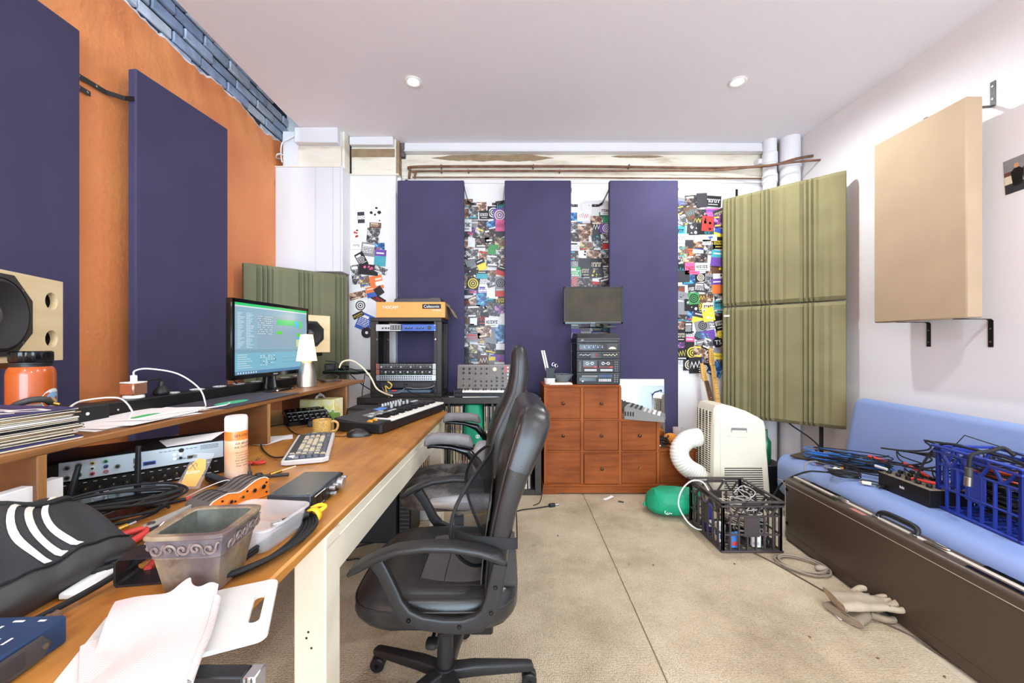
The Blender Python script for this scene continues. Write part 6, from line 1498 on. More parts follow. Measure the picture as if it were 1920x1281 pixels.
# ---------------------------------------------------------------- record shelf along the back wall
BKB = wood('black_brown_board', C(38, 32, 30), C(46, 40, 38), C(58, 50, 46), 'X', 1.0, .45, .1)
SX0, SY0, SY1, SHT = -1.2, 3.2, 3.585, .79
t = thing('record_shelf', 'low black-brown cube shelf full of records behind the chairs', 'shelf', (SX0, SY0, 0))
SW, SD = 1.477, SY1-SY0
mb = MB(); mb.box((0, 0, .0082), (.05, SD, SHT-.05), BKB, .002); mb.box((SW-.05, 0, .0082), (SW, SD, SHT-.05), BKB, .002); mb.box((0, -.002, SHT-.05), (SW, SD, SHT), BKB, .003); mb.box((.05, 0, .0082), (SW-.05, SD, .05), BKB, .002); mb.build('carcass', t)
cells = []
for k in range(4): cells.append((.05+k*.348, .05+k*.348+.332))
for k in range(1, 4):
    mb = MB(); mb.box((.05+k*.348-.016, .004, .05), (.05+k*.348, SD, SHT-.05), BKB, .001); mb.build('divider', t)
for a, b in cells:
    mb = MB(); mb.box((a, .004, .385), (b, SD, .401), BKB, .001); mb.build('cell_board', t)
SPN = {'cream': C(214, 200, 172), 'white': C(226, 222, 216), 'black': C(34, 32, 34), 'brown': C(120, 94, 70), 'red': C(160, 54, 48), 'blue': C(56, 84, 140), 'tan': C(180, 156, 122), 'grey': C(128, 124, 120), 'green': C(70, 110, 84), 'yellow': C(210, 178, 80)}
SPM = {k: mat('spine_'+k, v, .6, var=.08, vs=20) for k, v in SPN.items()}
RCOL = ['cream']*7+['white']*6+['tan']*4+['black']*5+['brown']*3+['grey']*3+['red', 'blue', 'green', 'yellow']
PROTO = {}
def record(x, z, lean, col, lab, group, r):
    key = (col, r.randint(0, 2))
    if key not in PROTO:
        th = (.0040, .0052, .0064)[key[1]]
        mb = MB(); mb.box((-th/2, 0, 0), (th/2, .313, .314), SPM[col], .0008); mb.box((-th*.22, -.0007, .02+.05*key[1]), (th*.22, .0005, .15+.04*key[1]), SPM['black' if col not in ('black', 'blue') else 'cream'])
        o = mb.build('record_sleeve', fix=False); PROTO[key] = (o.data, th); bpy.data.objects.remove(o)
    me, th = PROTO[key]; o = bpy.data.objects.new('record_sleeve', me); COL.objects.link(o)
    tag(o, lab, 'record', group); o.location = (SX0+x+th/2, SY0+.012+r.uniform(0, .022), z+.0006+(abs(sin(lean))*th if lean else 0)); o.rotation_euler = (0, lean, 0); return th
def rth(n): return '%d%s' % (n, {1: 'st', 2: 'nd', 3: 'rd'}.get(n % 10 if n % 100 not in (11, 12, 13) else 0, 'th'))
def fillcell(ci, row, x0, x1, where, group, seed, lean=0):
    r = random.Random(seed); z = .401 if row else .05; x = cells[ci][0]+x0; n = 1
    while x < cells[ci][0]+x1:
        c = r.choice(RCOL); l_ = lean
        x += record(x, z, l_, c, '%s-spined record, %s from the left in the %s' % (c, rth(n), where), group, r)+.0006+(.0009 if lean else r.choice((0, .0004, .0025))); n += 1
G = 'records in the cube shelf'
fillcell(2, 1, .004, .095, 'upper compartment with the green bag', G, 1)
fillcell(2, 1, .275, .326, 'upper compartment, right of the green bag', G, 2)
fillcell(3, 1, .004, .20, 'upper right-hand compartment', G, 3)
fillcell(3, 1, .205, .235, 'leaning bunch of the upper right-hand compartment', G, 9, -.16)
fillcell(2, 0, .004, .322, 'lower compartment under the green bag', G, 4)
fillcell(3, 0, .004, .30, 'lower right-hand compartment', G, 5)
fillcell(1, 0, .10, .322, 'lower compartment left of the desk leg', G, 6)
fillcell(1, 1, .16, .322, 'upper compartment left of the desk leg', G, 7)
GRB = mat('green_nylon', C(20, 150, 108), .5, bump=.5, bs=26, bd=.012, var=.08, vs=10)
t = thing('drawstring_bag', 'green cloth bag with a white emblem stuffed between the shelf records', 'bag', (SX0+cells[2][0]+.185, SY0+.01, .402), 0)
mb = MB(); secs = []
for z, hx, hy, yo in ((.001, .06, .11, .12), (.02, .085, .14, .13), (.10, .088, .16, .14), (.20, .082, .165, .15), (.28, .078, .16, .16), (.325, .072, .15, .16), (.334, .06, .13, .16)): secs.append(((.0, yo-.0, z), (hx, 0, 0), (0, hy, 0), 3.5))
mb.loft(secs, GRB, 36)
for i, v in enumerate(mb.v): mb.v[i] = v+V((0, -.012*abs(sin(v.x*40+v.z*12)), 0))
mb.build('bag_body', t)
mb = MB(); FE = frame((.04, -.047, .085), (1, 0, .05), (-.05, 0, 1)); mb.tube([FE @ V((.016*cos(a), .013*sin(a), .001)) for a in [2*pi*k/14 for k in range(14)]], .002, INKW, 6, 2, True)
for k in (-1, 0, 1): mb.tube([FE @ V((k*.004, -.008, .002)), FE @ V((k*.008, .010, .002))], .0018, INKW, 6, 0)
mb.build('white_emblem', t)
t = thing('record_sleeve', 'white and blue record sleeve lying flat on the cube shelf by the synth', 'record', (-.21, 3.31, SHT+.0006), .12)
mb = MB(); mb.box((-.155, -.10, 0), (.155, .155, .004), WHTP, .001); mb.box((.0, -.098, .004), (.10, .03, .0046), mat('cyan_print', C(60, 150, 190), .5)); mb.build('sleeve', t)
t = thing('metal_clip', 'small bright bent metal plate standing at the rack foot', 'bracket', (-.445, 3.24, SHT+.0004), .2)
mb = MB(); mb.box((-.022, 0, 0), (.022, .05, .002), ALU); mb.box((.02, 0, 0), (.0225, .05, .055), ALU, .001); mb.build('plate', t)

# ---------------------------------------------------------------- equipment rack on the shelf
RX0, RX1, RY0, RY1, RZ0, RZ1 = -1.10, -.524, 3.225, 3.575, SHT+.0006, 1.432
t = thing('equipment_rack', 'open black steel rack frame standing on the left of the cube shelf', 'rack', (RX0, RY0, RZ0)); rw, rd, rh = RX1-RX0, RY1-RY0, RZ1-RZ0
FRB = mat('rack_steel', C(52, 46, 42), .45, metal=.3)
for x in (0, rw-.04):
    for y in (0, rd-.03):
        mb = MB(); mb.box((x, y, .03), (x+.04, y+.03, rh-.03), FRB, .003); mb.build('post', t)
mb = MB(); mb.box((0, 0, rh-.03), (rw, rd, rh), FRB, .003); mb.build('top_panel', t)
mb = MB(); mb.box((0, 0, 0), (rw, rd, .03), FRB, .003); mb.build('bottom_panel', t)
for x in (.040, rw-.063):
    for y in (.006, rd-.04):
        mb = MB(); mb.box((x, y, .03), (x+.023, y+.003, rh-.03), FRB, .001)
        for k in range(24): mb.box((x+.0075, y-.0005, .045+k*.0232), (x+.0165, y+.002, .054+k*.0232), INK if (k*7) % 9 else CHR)
        mb.build('rail', t, fix=False)
mb = MB(); mb.box((.004, .03, .03), (.008, rd-.03, rh-.03), BLK); mb.build('side_sheet', t)
UX0, UW = RX0+.047, .482
def rackunit(name, label, cat, z0, z1, m, build, depth=.24):
    t = thing(name, label, cat, (UX0, RY0+.002, z0)); h = z1-z0
    mb = MB(); mb.box((0, -.004, .001), (UW, 0, h-.001), m, .001); mb.box((.025, 0, .002), (UW-.025, depth, h-.003), BLKM, .001)
    for x in (.008, UW-.008):
        for z in (.008, h-.008): mb.cyl((x, -.004, z), (x, -.006, z), .003, CHR, seg=8)
    build(mb, t, h); mb.build('unit_face', t, fix=False); return t
def kn(t, x, z, rr, m, d=.012):
    mb = MB(); mb.cyl((x, -.003, z), (x, -.003-d, z), rr, m, rr*.85, 12); mb.box((x-.0008, -.0045-d, z), (x+.0008, -.003-d, z+rr), INKW); mb.build('knob', t)
NVB = mat('blue_rack_face', C(50, 92, 176), .4)
def b1(mb, t, h):
    mb.box((0, -.0046, .001), (.20, -.0038, h-.001), GRYL); mb.box((.115, -.006, .01), (.21, -.004, h-.008), BLK, .001)
    for k in range(4): mb.box((.12+k*.022, -.0065, .014), (.136+k*.022, -.0058, h-.012), GRY)
    mb.text('SPECTRAL', frame((.06, -.0048, h*.75), (1, 0, 0), (0, 0, 1)), .05, INK) if False else None
    for x in (.055, .08, .102, .24, .262, .286, .33, .352, .378): kn(t, x, h*.45, .008, BLK)
    mb.cyl((.43, -.004, h*.5), (.43, -.016, h*.5), .014, GRYD, seg=18)
rackunit('rack_effect', 'blue-faced effects unit at the top of the rack', 'audio unit', 1.323, 1.378, NVB, b1)
def b2(mb, t, h):
    mb.box((0, -.0055, .001), (.025, -.0038, h-.001), mat('rack_ear_red', C(150, 78, 66), .5)); mb.box((UW-.025, -.0055, .001), (UW, -.0038, h-.001), GRYL)
    for k in range(16): kn(t, .045+k*.0262, h*.40, .0065, BLK if k % 3 else GRYL, .010)
    for k in range(24): mb.box((.04+k*.0172, -.005, h*.78), (.049+k*.0172, -.0041, h*.82), INKW if k % 4 else GRN)
def b2b(mb, t, h):
    mb.box((0, -.0055, .001), (.025, -.0038, h-.001), MATS['rack_ear_red']); mb.box((UW-.025, -.0055, .001), (UW, -.0038, h-.001), GRYL)
    for k in range(14): kn(t, .05+k*.0295, h*.5, .0075, GRYL if k % 2 else BLK, .010)
    for k in (1, 4, 6, 9, 11): mb.box((.05+k*.0295-.004, -.0052, .003), (.05+k*.0295+.004, -.0041, .007), SG2)
rackunit('compressor', 'grey compressor unit, uppermost of the four low in the rack', 'audio unit', 1.016, 1.061, GRYD, b2)
rackunit('preamp_unit', 'dark unit with green lights and silver knobs under the compressor', 'audio unit', .971, 1.015, BLK, b2b)
def b3(mb, t, h):
    for r_ in range(2):
        for k in range(24): mb.cyl((.035+k*.0178, -.004, h*(.32+.38*r_)), (.035+k*.0178, -.0075, h*(.32+.38*r_)), .0055, GRYD, seg=10); mb.cyl((.035+k*.0178, -.0076, h*(.32+.38*r_)), (.035+k*.0178, -.0078, h*(.32+.38*r_)), .003, INK, seg=8)
rackunit('patch_bay', 'silver patch bay with two rows of jack holes in the rack', 'patch bay', .922, .970, ALU, b3, .12)
def b4(mb, t, h):
    for k in range(30): mb.box((.04+k*.0135, -.005, h*.2), (.047+k*.0135, -.0041, h*.75), GRYD)
    for k in range(6): mb.cyl((.30+k*.024, -.004, h*.5), (.30+k*.024, -.008, h*.5), .006, GRYD, seg=10)
rackunit('mixer_unit', 'black unit with cables plugged in at the bottom of the rack', 'audio unit', .862, .920, BLK, b4)
mb = MB(); mb.box((RX0+.12, RY0+.05, RZ0+.0305), (RX1-.10, RY0+.28, RZ0+.055), mat('slate_blue_box', C(106, 128, 150), .5), .003); solo(mb, 'blue_grey_box', 'flat blue-grey box on the floor of the rack', 'box')
for i, (lab, pts, rr, m) in enumerate((
    ('yellow lead looped at the left of the lowest rack unit', [(-.95, 3.215, .91), (-.94, 3.17, .92), (-.91, 3.165, .895), (-.93, 3.17, .865), (-.96, 3.17, .885), (-.95, 3.18, .82), (-.93, 3.16, .80)], .0055, mat('yellow_flex', C(226, 186, 90), .5)),
    ('black lead drooping from the rack across to the midi keyboard', [(-.80, 3.215, .895), (-.81, 3.14, .90), (-.76, 3.08, .86), (-.68, 3.0, .84), (-.58, 2.9, .835), (-.50, 2.80, .83)], .0035, BLKR),
    ('grey lead sagging below the lowest rack unit', [(-1.0, 3.215, .87), (-.95, 3.17, .835), (-.85, 3.16, .835), (-.80, 3.17, .87), (-.72, 3.17, .865), (-.62, 3.18, .87), (-.58, 3.215, .885)], .0035, GRY),
    ('thin lead hanging from the rack corner over the shelf edge', [(-.60, 3.215, .88), (-.57, 3.17, .82), (-.54, 3.15, .80), (-.50, 3.13, .78), (-.47, 3.12, .70), (-.46, 3.12, .60)], .003, BLKR))):
    cable('patch_lead', lab, pts, rr, m, 'cable', 'leads around the rack')
t = thing('jack_plug', 'red jack plug poking from the lowest rack unit', 'plug', (-.90, 3.20, .845), .5)
mb = MB(); mb.cyl((-.02, 0, 0), (.02, 0, 0), .007, RED, seg=12, bev=.001); mb.build('plug_body', t)
# carton on top of the rack
t = thing('carton', 'orange cardboard carton with white lettering on top of the rack', 'box', (-1.05, 3.22, RZ1+.0006), 0)
CRT = mat('orange_carton', C(238, 160, 84), .55); KRF = mat('kraft_board', C(150, 122, 98), .8)
mb = MB(); mb.box((0, 0, 0), (.553, .30, .125), CRT, .002); mb.box((.5532, .003, .002), (.5545, .297, .123), KRF)
Fc = frame((.276, -.0006, .0625), (1, 0, 0), (0, 0, 1)); mb.text('TASCAM', Fc @ Matrix.Translation((-.165, .020, 0)), .125, INKW)
mb.quad(Fc, .095, .008, .245, .046, .0008, INK); mb.text('Celesonic', Fc @ Matrix.Translation((.170, .027, 0)), .125, INKW, .0014); mb.text('US-20x20', Fc @ Matrix.Translation((.21, -.004, 0)), .065, INKW, .0006)
mb.build('carton_body', t, fix=False)
mb = MB(); mb.grid(lambda u, v: (.556+.05*u+.015*u*u, .05+.23*v, .10-.09*u*u-.005*v), 6, 4, KRF, .002); mb.build('open_flap', t)
t = thing('wire_tray', 'bent black tray with a row of fine wire pins on top of the carton', 'tray', (-.92, 3.26, RZ1+.1266), 0)
mb = MB(); mb.prism([(0, 0), (.01, .03), (.29, .034), (.31, .04), (.38, .036), (.39, .004), (.38, 0)], frame((0, 0, 0), (1, 0, 0), (0, 0, 1)), -.16, mat('tray_grey', C(62, 60, 62), .4, metal=.3), .003)
for k in range(16): mb.cyl((.03+k*.021, .10, .03), (.03+k*.021, .10, .055), .0012, STEEL, seg=6)
mb.build('tray_body', t)

# ---------------------------------------------------------------- semi-modular synth on the shelf
t = thing('modular_synth', 'grey patchable synthesizer with a short piano keyboard on the cube shelf', 'synthesizer', (-.41, 3.225, SHT+.0006)); W = .57
GPN = mat('synth_panel', C(112, 106, 102), .45)
mb = MB(); mb.box((-.01, 0, .0), (W+.01, .30, .035), BLK, .004); mb.prism([(.085, .035), (.125, .255), (.20, .255), (.26, .035)], frame((0, 0, 0), (0, 1, 0), (0, 0, 1)), W, GPN, .002); mb.box((-.01, .01, .03), (.045, .10, .06), BLK, .003); mb.box((W-.045, .01, .03), (W+.01, .10, .06), BLK, .003); mb.build('case', t)
sl = V((0, .04, .22)).normalized(); nn = V((0, -sl.z, sl.y)); P0 = V((0, .085, .035))
Fp = frame(P0+nn*.0008, (1, 0, 0), sl)
mb = MB()
for x in (.105, .205, .245, .30, .345, .385): mb.quad(Fp, x+.02, .02, x+.0212, .215, .0, GRYD)
mb.quad(Fp, .01, .10, .40, .1012, 0, GRYD); mb.quad(Fp, .395, .16, .41, .215, 0, RED)
for k in range(20): mb.quad(Fp, .02+k*.019, .214, .03+k*.019, .216, 0, INKW)
mb.build('panel_print', t, fix=False)
for x, ys in ((.05, (.19, .155, .105, .05)), (.10, (.19, .155, .105, .05)), (.15, (.19, .15, .085, .05)), (.197, (.19, .15, .085, .05)), (.243, (.19, .15, .085, .05)), (.285, (.085, .05)), (.33, (.115, .085, .05)), (.378, (.19, .15, .115, .085, .05))):
    for y in ys:
        p = P0+V((x, 0, 0))+sl*y; mb = MB(); mb.cyl(p, p+nn*.013, .010 if y > .12 and x < .11 else .008, BLK, .006, 12); mb.build('knob', t)
p = P0+V((.31, 0, 0))+sl*.185; mb = MB(); mb.cyl(p, p+nn*.008, .017, CREAM, seg=22); mb.build('cream_dial', t)
for i in range(3):
    for j in range(6):
        p = P0+V((.42+i*.042, 0, 0))+sl*(.05+j*.030); mb = MB(); mb.cyl(p, p+nn*.004, .006, CHR, seg=10); mb.cyl(p+nn*.0041, p+nn*.0044, .0035, INK, seg=8); mb.build('patch_socket', t)
for k in range(22):
    x = .05+k*.0213
    mb = MB(); mb.box((x+.0004, .008, .035), (x+.0209, .085, .052), KW, .001); mb.build('white_key', t)
    if k % 7 not in (2, 6) and k < 21: mb = MB(); mb.box((x+.0213-.006, .035, .05), (x+.0213+.006, .085, .062), KB, .001); mb.build('black_key', t)

# ---------------------------------------------------------------- stepped drawer chest
MAH = wood('reddish_timber', C(98, 44, 12), C(134, 66, 22), C(156, 84, 32), 'X', 1.0, .6, 0, None, .25)
MAHV = wood('reddish_timber_upright', C(112, 52, 16), C(148, 76, 28), C(168, 94, 40), 'Z', 1.0, .6, 0, None, .25)
BRS = mat('aged_bronze', C(88, 66, 48), .35, metal=.7)
CX0, CY0, CD, CW = .302, 3.235, .31, .308
t = thing('drawer_chest', 'stepped reddish timber chest of nine small drawers against the back wall', 'chest of drawers', (CX0, CY0, 0))
mb = MB(); hts = (.888, .888, .608, .366)
for k, h in enumerate(hts): mb.box((k*CW, .012, .07), ((k+1)*CW, CD, h-.016), MAH)
mb.box((-.006, -.004, .872), (2*CW+.006, CD, .888), MAH, .004); mb.box((2*CW, -.004, .592), (3*CW+.006, CD, .608), MAH, .003); mb.box((3*CW, -.004, .350), (4*CW+.006, CD, .366), MAH, .003)
for k in range(5):
    h = .872 if k < 2 else (.872 if k == 2 else (.592 if k == 3 else .350)); mb.box((k*CW-(.012 if k else 0), 0, .085), (k*CW+(.012 if k < 4 else 0)+(.008 if k == 0 else 0), .03, h), MAHV, .002)
for k, rows in ((0, 3), (1, 3), (2, 2), (3, 1)):
    for j in range(rows+1): z = (.078, .345, .602, .866)[j]; mb.box((k*CW, .001, z), ((k+1)*CW, .03, z+.012), MAH, .001)
mb.box((-.014, -.014, .066), (4*CW+.012, CD, .085), MAH, .006); mb.build('carcass', t)
mb = MB(); mb.prism([(-.012, .0085), (.09, .0085), (.11, .018), (4*CW-.12, .018), (4*CW-.10, .0085), (4*CW+.010, .0085), (4*CW+.010, .068), (-.012, .068)], frame((0, -.012, 0), (1, 0, 0), (0, 0, 1)), -.03, MAH, .001); mb.box((-.012, .018, .0085), (0, CD, .068), MAH); mb.build('plinth', t)
for k, rows in ((0, 3), (1, 3), (2, 2), (3, 1)):
    for j in range(rows):
        z0, z1 = ((.092, .343), (.359, .600), (.616, .864))[j]; out = -.014 if (k, j) == (1, 0) else .004
        mb = MB(); mb.box((k*CW+.015, out, z0), ((k+1)*CW-.015, out+.018, z1-(.012 if out < 0 else 0)), MAH, .002)
        if out < 0: mb.box((k*CW+.02, out+.018, z0+.005), ((k+1)*CW-.02, .20, z1-.03), mat('raw_drawer', C(196, 172, 136), .7))
        o = mb.build('drawer', t); x, zc = (k+.5)*CW, (z0+z1)/2
        mb = MB()
        if (k, j) == (0, 0): mb.box((x-.008, out-.003, zc-.004), (x+.008, out, zc+.002), BRS)
        elif (k, j) == (2, 0): mb.cyl((x, out, zc), (x, out-.016, zc), .004, GOLD, seg=10); mb.box((x-.004, out-.02, zc-.008), (x+.004, out-.014, zc+.012), GOLD, .001); mb.cyl((x+.002, out-.015, zc-.04), (x+.002, out-.015, zc), .0008, GOLD, seg=6)
        else: mb.lathe([(.010, 0), (.005, -.006), (.005, -.012), (.012, -.020), (.0125, -.026), (.006, -.031), (0, -.032)], BRS, (x, out, zc), 18, 'Y')
        mb.build('knob', o)
# hi-fi stack
ZT = .889; HXX, HYY, HWW, HDD = .572, 3.262, .354, .27
def deck(name, label, z0, z1, build, dark=BLK):
    t = thing(name, label, 'hi-fi unit', (HXX, HYY, z0), 0, 'stacked hi-fi units'); h = z1-z0-.0008
    mb = MB(); mb.box((0, .004, 0), (HWW, HDD, h), BLK, .004); mb.box((0, 0, .001), (HWW, .006, h-.001), dark, .002); mb.box((.002, -.0006, h-.004), (HWW-.002, .004, h-.002), GRY); build(mb, t, h); mb.build('cabinet', t, fix=False); return t
def d_cd(mb, t, h):
    mb.box((.04, -.003, h*.62), (.17, 0, h*.78), GRY, .001); mb.box((.02, -.002, h*.28), (.16, 0, h*.6), BLKG, .001); mb.box((.04, -.0026, h*.22), (.056, 0, h*.34), GRYL)
    mb.box((.175, -.002, h*.6), (.29, 0, h*.85), mat('blue_display', C(44, 60, 92), .3), .001)
    for k in range(7): o = MB(); o.box((.178+k*.0148, -.006, h*.25), (.190+k*.0148, 0, h*.48), GRYL, .001); o.build('button', t)
    for k in range(8): mb.box((.305+(k % 2)*.02, -.003, h*.2+(k//2)*h*.18), (.315+(k % 2)*.02, 0, h*.3+(k//2)*h*.18), GRY)
deck('cd_player', 'black CD player at the bottom of the hi-fi stack', ZT, .985, d_cd)
def d_tape(mb, t, h):
    for s_ in (0, 1):
        x0 = .055+s_*.13; mb.box((x0-.008, -.004, h*.36), (x0+.112, 0, h*.93), BLKG, .002); mb.box((x0-.006, -.005, h*.37), (x0+.11, -.003, h*.47), mat('dull_red_strip', C(120, 62, 54), .5)); mb.box((x0+.085, -.0056, h*.37), (x0+.105, -.004, h*.48), RED)
        for q in (0, 1):
            cx, cz = x0+.028+q*.042, h*.70
            for k in range(6):
                a = 2*pi*k/6; mb.box((cx+.010*cos(a)-.004, -.0056, cz+.010*sin(a)-.004), (cx+.010*cos(a)+.004, -.004, cz+.010*sin(a)+.004), GRYL)
        mb.box((x0+.034, -.0054, h*.68), (x0+.062, -.004, h*.72), GRYL)
        for k in range(7): o = MB(); o.box((x0+.006+k*.0143, -.008, h*.10), (x0+.0190+k*.0143, 0, h*.27), GRYL, .001); o.build('button', t)
    for k in range(10): mb.box((.31+(k % 2)*.016, -.003, h*.08+(k//2)*h*.17), (.318+(k % 2)*.016, 0, h*.15+(k//2)*h*.17), GRY)
    for k in range(7): mb.box((.018, -.002, h*.1+k*h*.115), (.036, 0, h*.15+k*h*.115), GRY)
deck('cassette_deck', 'black twin cassette deck with silver reels above the CD player', .986, 1.094, d_tape)
def d_eq(mb, t, h):
    mb.box((.11, -.002, h*.15), (.205, 0, h*.85), BLKG, .001); mb.box((.15, -.003, h*.3), (.17, 0, h*.75), REDD)
    for k in range(10): mb.box((.022+k*.0105, -.002, h*.15), (.0245+k*.0105, 0, h*.85), INK)
    for k in range(8):
        o = MB(); z = h*(.5+.06*sin(k*2)); o.box((.022+k*.0115, -.008, z), (.029+k*.0115, 0, z+h*.14), GRYL, .0008); o.build('slider', t)
        o = MB(); z = h*(.5+.1*sin(k*3)); o.box((.218+k*.0145, -.008, z), (.226+k*.0145, 0, z+h*.14), CREAM, .0008); o.build('slider', t)
deck('graphic_equaliser', 'black equaliser with rows of sliders in the middle of the hi-fi stack', 1.095, 1.157, d_eq)
def d_tun(mb, t, h):
    mb.box((.02, -.002, h*.2), (.235, 0, h*.85), BLKG, .001); mb.box((.245, -.002, h*.15), (HWW-.02, 0, h*.9), GRYD, .001)
    for k in range(9): mb.box((.06+k*.018, -.003, h*.45), (.068+k*.018, 0, h*.6), BLU if k % 2 else GRYL); mb.box((.06+k*.018, -.003, h*.7), (.064+k*.018, 0, h*.74), INKW)
    mb.box((.02, -.003, h*.2), (.035, 0, h*.3), REDD)
    mb.add([(.29+.03*cos(pi*k/12), -.0028, h*.3+.018*sin(pi*k/12)) for k in range(13)], [tuple(range(13))], CREAM)
deck('radio_tuner', 'black tuner with a pale fan dial near the top of the hi-fi stack', 1.158, 1.226, d_tun)
def d_tt(mb, t, h):
    mb.box((.02, -.0025, h*.35), (HWW-.02, 0, h*.42), GRY); mb.text('JVC', frame((.045, -.0028, h*.55), (1, 0, 0), (0, 0, 1)), .022, INKW)
deck('record_player', 'black record player with sloped smoked lid on top of the hi-fi stack', 1.227, 1.268, d_tt)
o = bpy.data.objects['record_player']
mb = MB(); mb.prism([(0.004, .0405), (.02, .052), (.05, .080), (.25, .086), (.262, .0405)], frame((.008, 0, 0), (0, 1, 0), (0, 0, 1)), HWW-.016, mat('smoked_lid', C(52, 50, 50), .25), .003); mb.build('lid', o)
# second monitor
t = thing('computer_monitor', 'switched-off dusty black monitor standing on the hi-fi stack', 'monitor', (.735, 3.40, 1.3545), 0)
mb = MB(); mb.box((-.25, 0, .035), (.25, .035, .352), BLK, .005); mb.box((-.25, -.003, .035), (.25, .001, .052), BLKG, .001); mb.box((-.25, -.003, .341), (.25, .001, .352), BLK, .001); mb.box((-.25, -.003, .035), (-.238, .001, .352), BLK, .001); mb.box((.238, -.003, .035), (.25, .001, .352), BLK, .001); mb.box((-.235, -.0034, .050), (.235, -.002, .0525), GRY); mb.text('BenQ', frame((0, -.0034, .0435), (1, 0, 0), (0, 0, 1)), .03, GRYL); mb.build('housing', t, fix=False)
mb = MB(); mb.box((-.239, -.0012, .052), (.239, .0, .342), mat('dusty_screen', C(62, 54, 40), .55, var=.35, vs=6, spec=.3)); mb.build('screen', t)
mb = MB(); mb.box((-.028, .012, .008), (.028, .03, .06), BLKG, .004); mb.build('neck', t)
mb = MB(); mb.lathe([(0, 0), (.115, 0), (.12, .004), (.10, .009), (0, .011)], BLKG, (0, .02, 0), 36)
for i, v in enumerate(mb.v): mb.v[i] = V((v.x, .02+(v.y-.02)*.55, v.z))
mb.build('base', t)
t = thing('remote_control', 'small grey remote lying in front of the dusty monitor foot', 'remote', (.86, 3.345, 1.3535), .1); mb = MB(); mb.box((-.055, -.018, 0), (.055, .018, .016), GRYD, .005); mb.build('remote_body', t)
# small things on the chest top
zc = .8888
t = thing('paper_stack', 'thin stack of papers under the bowl on the drawer chest', 'papers', (.43, 3.32, zc), .08); mb = MB(); [mb.box((-.09+.004*k, -.08, .004*k), (.10-.002*k, .10, .004*k+.0036), WHTP if k % 2 == 0 else PM['cream']) for k in range(4)]; mb.build('sheets', t)
t = thing('grey_bowl', 'wide grey bowl of dark odds and ends on the drawer chest', 'bowl', (.465, 3.34, zc+.0165))
mb = MB(); mb.lathe([(0, 0), (.045, 0), (.05, .004), (.078, .04), (.092, .062), (.089, .063), (.074, .042), (.045, .008), (0, .006)], mat('grey_bowl', C(112, 118, 124), .5), seg=40, cap=False); mb.build('bowl_body', t, fix=False)
r = random.Random(8)
for i in range(6):
    a = i*1.05; t = thing('odd_part', ['black knob-like bit in the grey bowl, nearest the viewer', 'dark bit at the right of the grey bowl', 'dark bit at the back right of the grey bowl', 'dark bit at the back left of the grey bowl', 'dark bit at the left of the grey bowl', 'dark bit at the front left of the grey bowl'][i], 'odds and ends', (.465+.042*cos(a-pi/2), 3.34+.042*sin(a-pi/2), zc+.058)); mb = MB(); mb.superq((0, 0, .006), (.02, .016, .012), BLK if i % 2 else GRYD, .6, .6, 12, 6); mb.build('bit', t)
t = thing('round_tub', 'low round white tub at the left corner of the drawer chest', 'tub', (.355, 3.30, zc)); mb = MB(); mb.lathe([(0, 0), (.04, 0), (.043, .004), (.044, .035), (.046, .037), (.046, .048), (.043, .05), (0, .05)], WHT, seg=32); mb.build('tub_body', t)
t = thing('pen_pot', 'black square pen pot standing on the white tub', 'pot', (.355, 3.30, zc+.0506)); mb = MB(); mb.box((-.032, -.032, 0), (.032, .032, .005), BLK)
for a, b in (((-.032, -.032), (.032, -.029)), ((-.032, .029), (.032, .032)), ((-.032, -.029), (-.029, .029)), ((.029, -.029), (.032, .029))): mb.box((a[0], a[1], .004), (b[0], b[1], .085), BLK)
mb.build('pot_body', t)
for i, (dx, lab) in enumerate(((-.016, 'left white strip ruler leaning out of the pen pot'), (.002, 'right white strip ruler leaning out of the pen pot'))):
    t = thing('strip_ruler', lab, 'ruler', (.355+dx, 3.30, zc+.058), 0, 'strips in the pen pot', rot=(0, -.22, 0)); mb = MB(); mb.box((-.006, -.0015, 0), (.006, .0015, .225), WHTP); mb.build('strip', t)
t = thing('scissors', 'steel scissors standing handles up in the pen pot', 'scissors', (.372, 3.295, zc+.058), 0, rot=(0, .22, 0))
mb = MB(); mb.tube([(-.010+.011*cos(k*pi/5), 0, .105+.014*sin(k*pi/5)) for k in range(10)], .0022, CHR, 6, 2, True); mb.build('loop', t)
mb = MB(); mb.tube([(.016+.011*cos(k*pi/5), 0, .100+.014*sin(k*pi/5)) for k in range(10)], .0022, CHR, 6, 2, True); mb.cyl((0, 0, 0), (.012, 0, .088), .003, STEEL, seg=8); mb.cyl((.006, 0, 0), (-.006, 0, .092), .003, STEEL, seg=8); mb.build('loop', t)
# mirror and drum machine, leftovers on the lowest step
mb = MB(); mb.box((0, 0, 0), (.58, .004, .56), mat('mirror_glass', C(236, 238, 236), .015, metal=1)); mb.box((-.002, .0042, -.002), (.582, .008, .562), GRYD)
o = mb.build('mirror'); tag(o, 'frameless mirror leaning between the drawer chest and the navy panel', 'mirror'); o.location = (.83, 3.556, .345); o.rotation_euler = (-.05, 0, 0)
t = thing('drum_machine', 'grey wedge-shaped drum machine on the middle step of the chest', 'drum machine', (1.128, 3.265, .6088), -.42)
DM = mat('drum_machine_grey', C(132, 130, 126), .5); W = .30
mb = MB(); mb.prism([(0, 0), (0, .05), (.03, .085), (.06, .092), (.25, .030), (.25, 0)], frame((-.12, 0, 0), (0, 1, 0), (0, 0, 1)), W, DM, .003) if False else mb.prism([(0, 0), (0, .095), (.03, .105), (.30, .040), (.305, 0)], frame((-.15, .10, 0), (1, 0, 0), (0, 0, 1)), .20, DM, .003); mb.build('case', t)
sl = V((.27, 0, -.065)).normalized(); nn = V((.065, 0, .27)).normalized(); P0 = V((-.12, 0, .105))
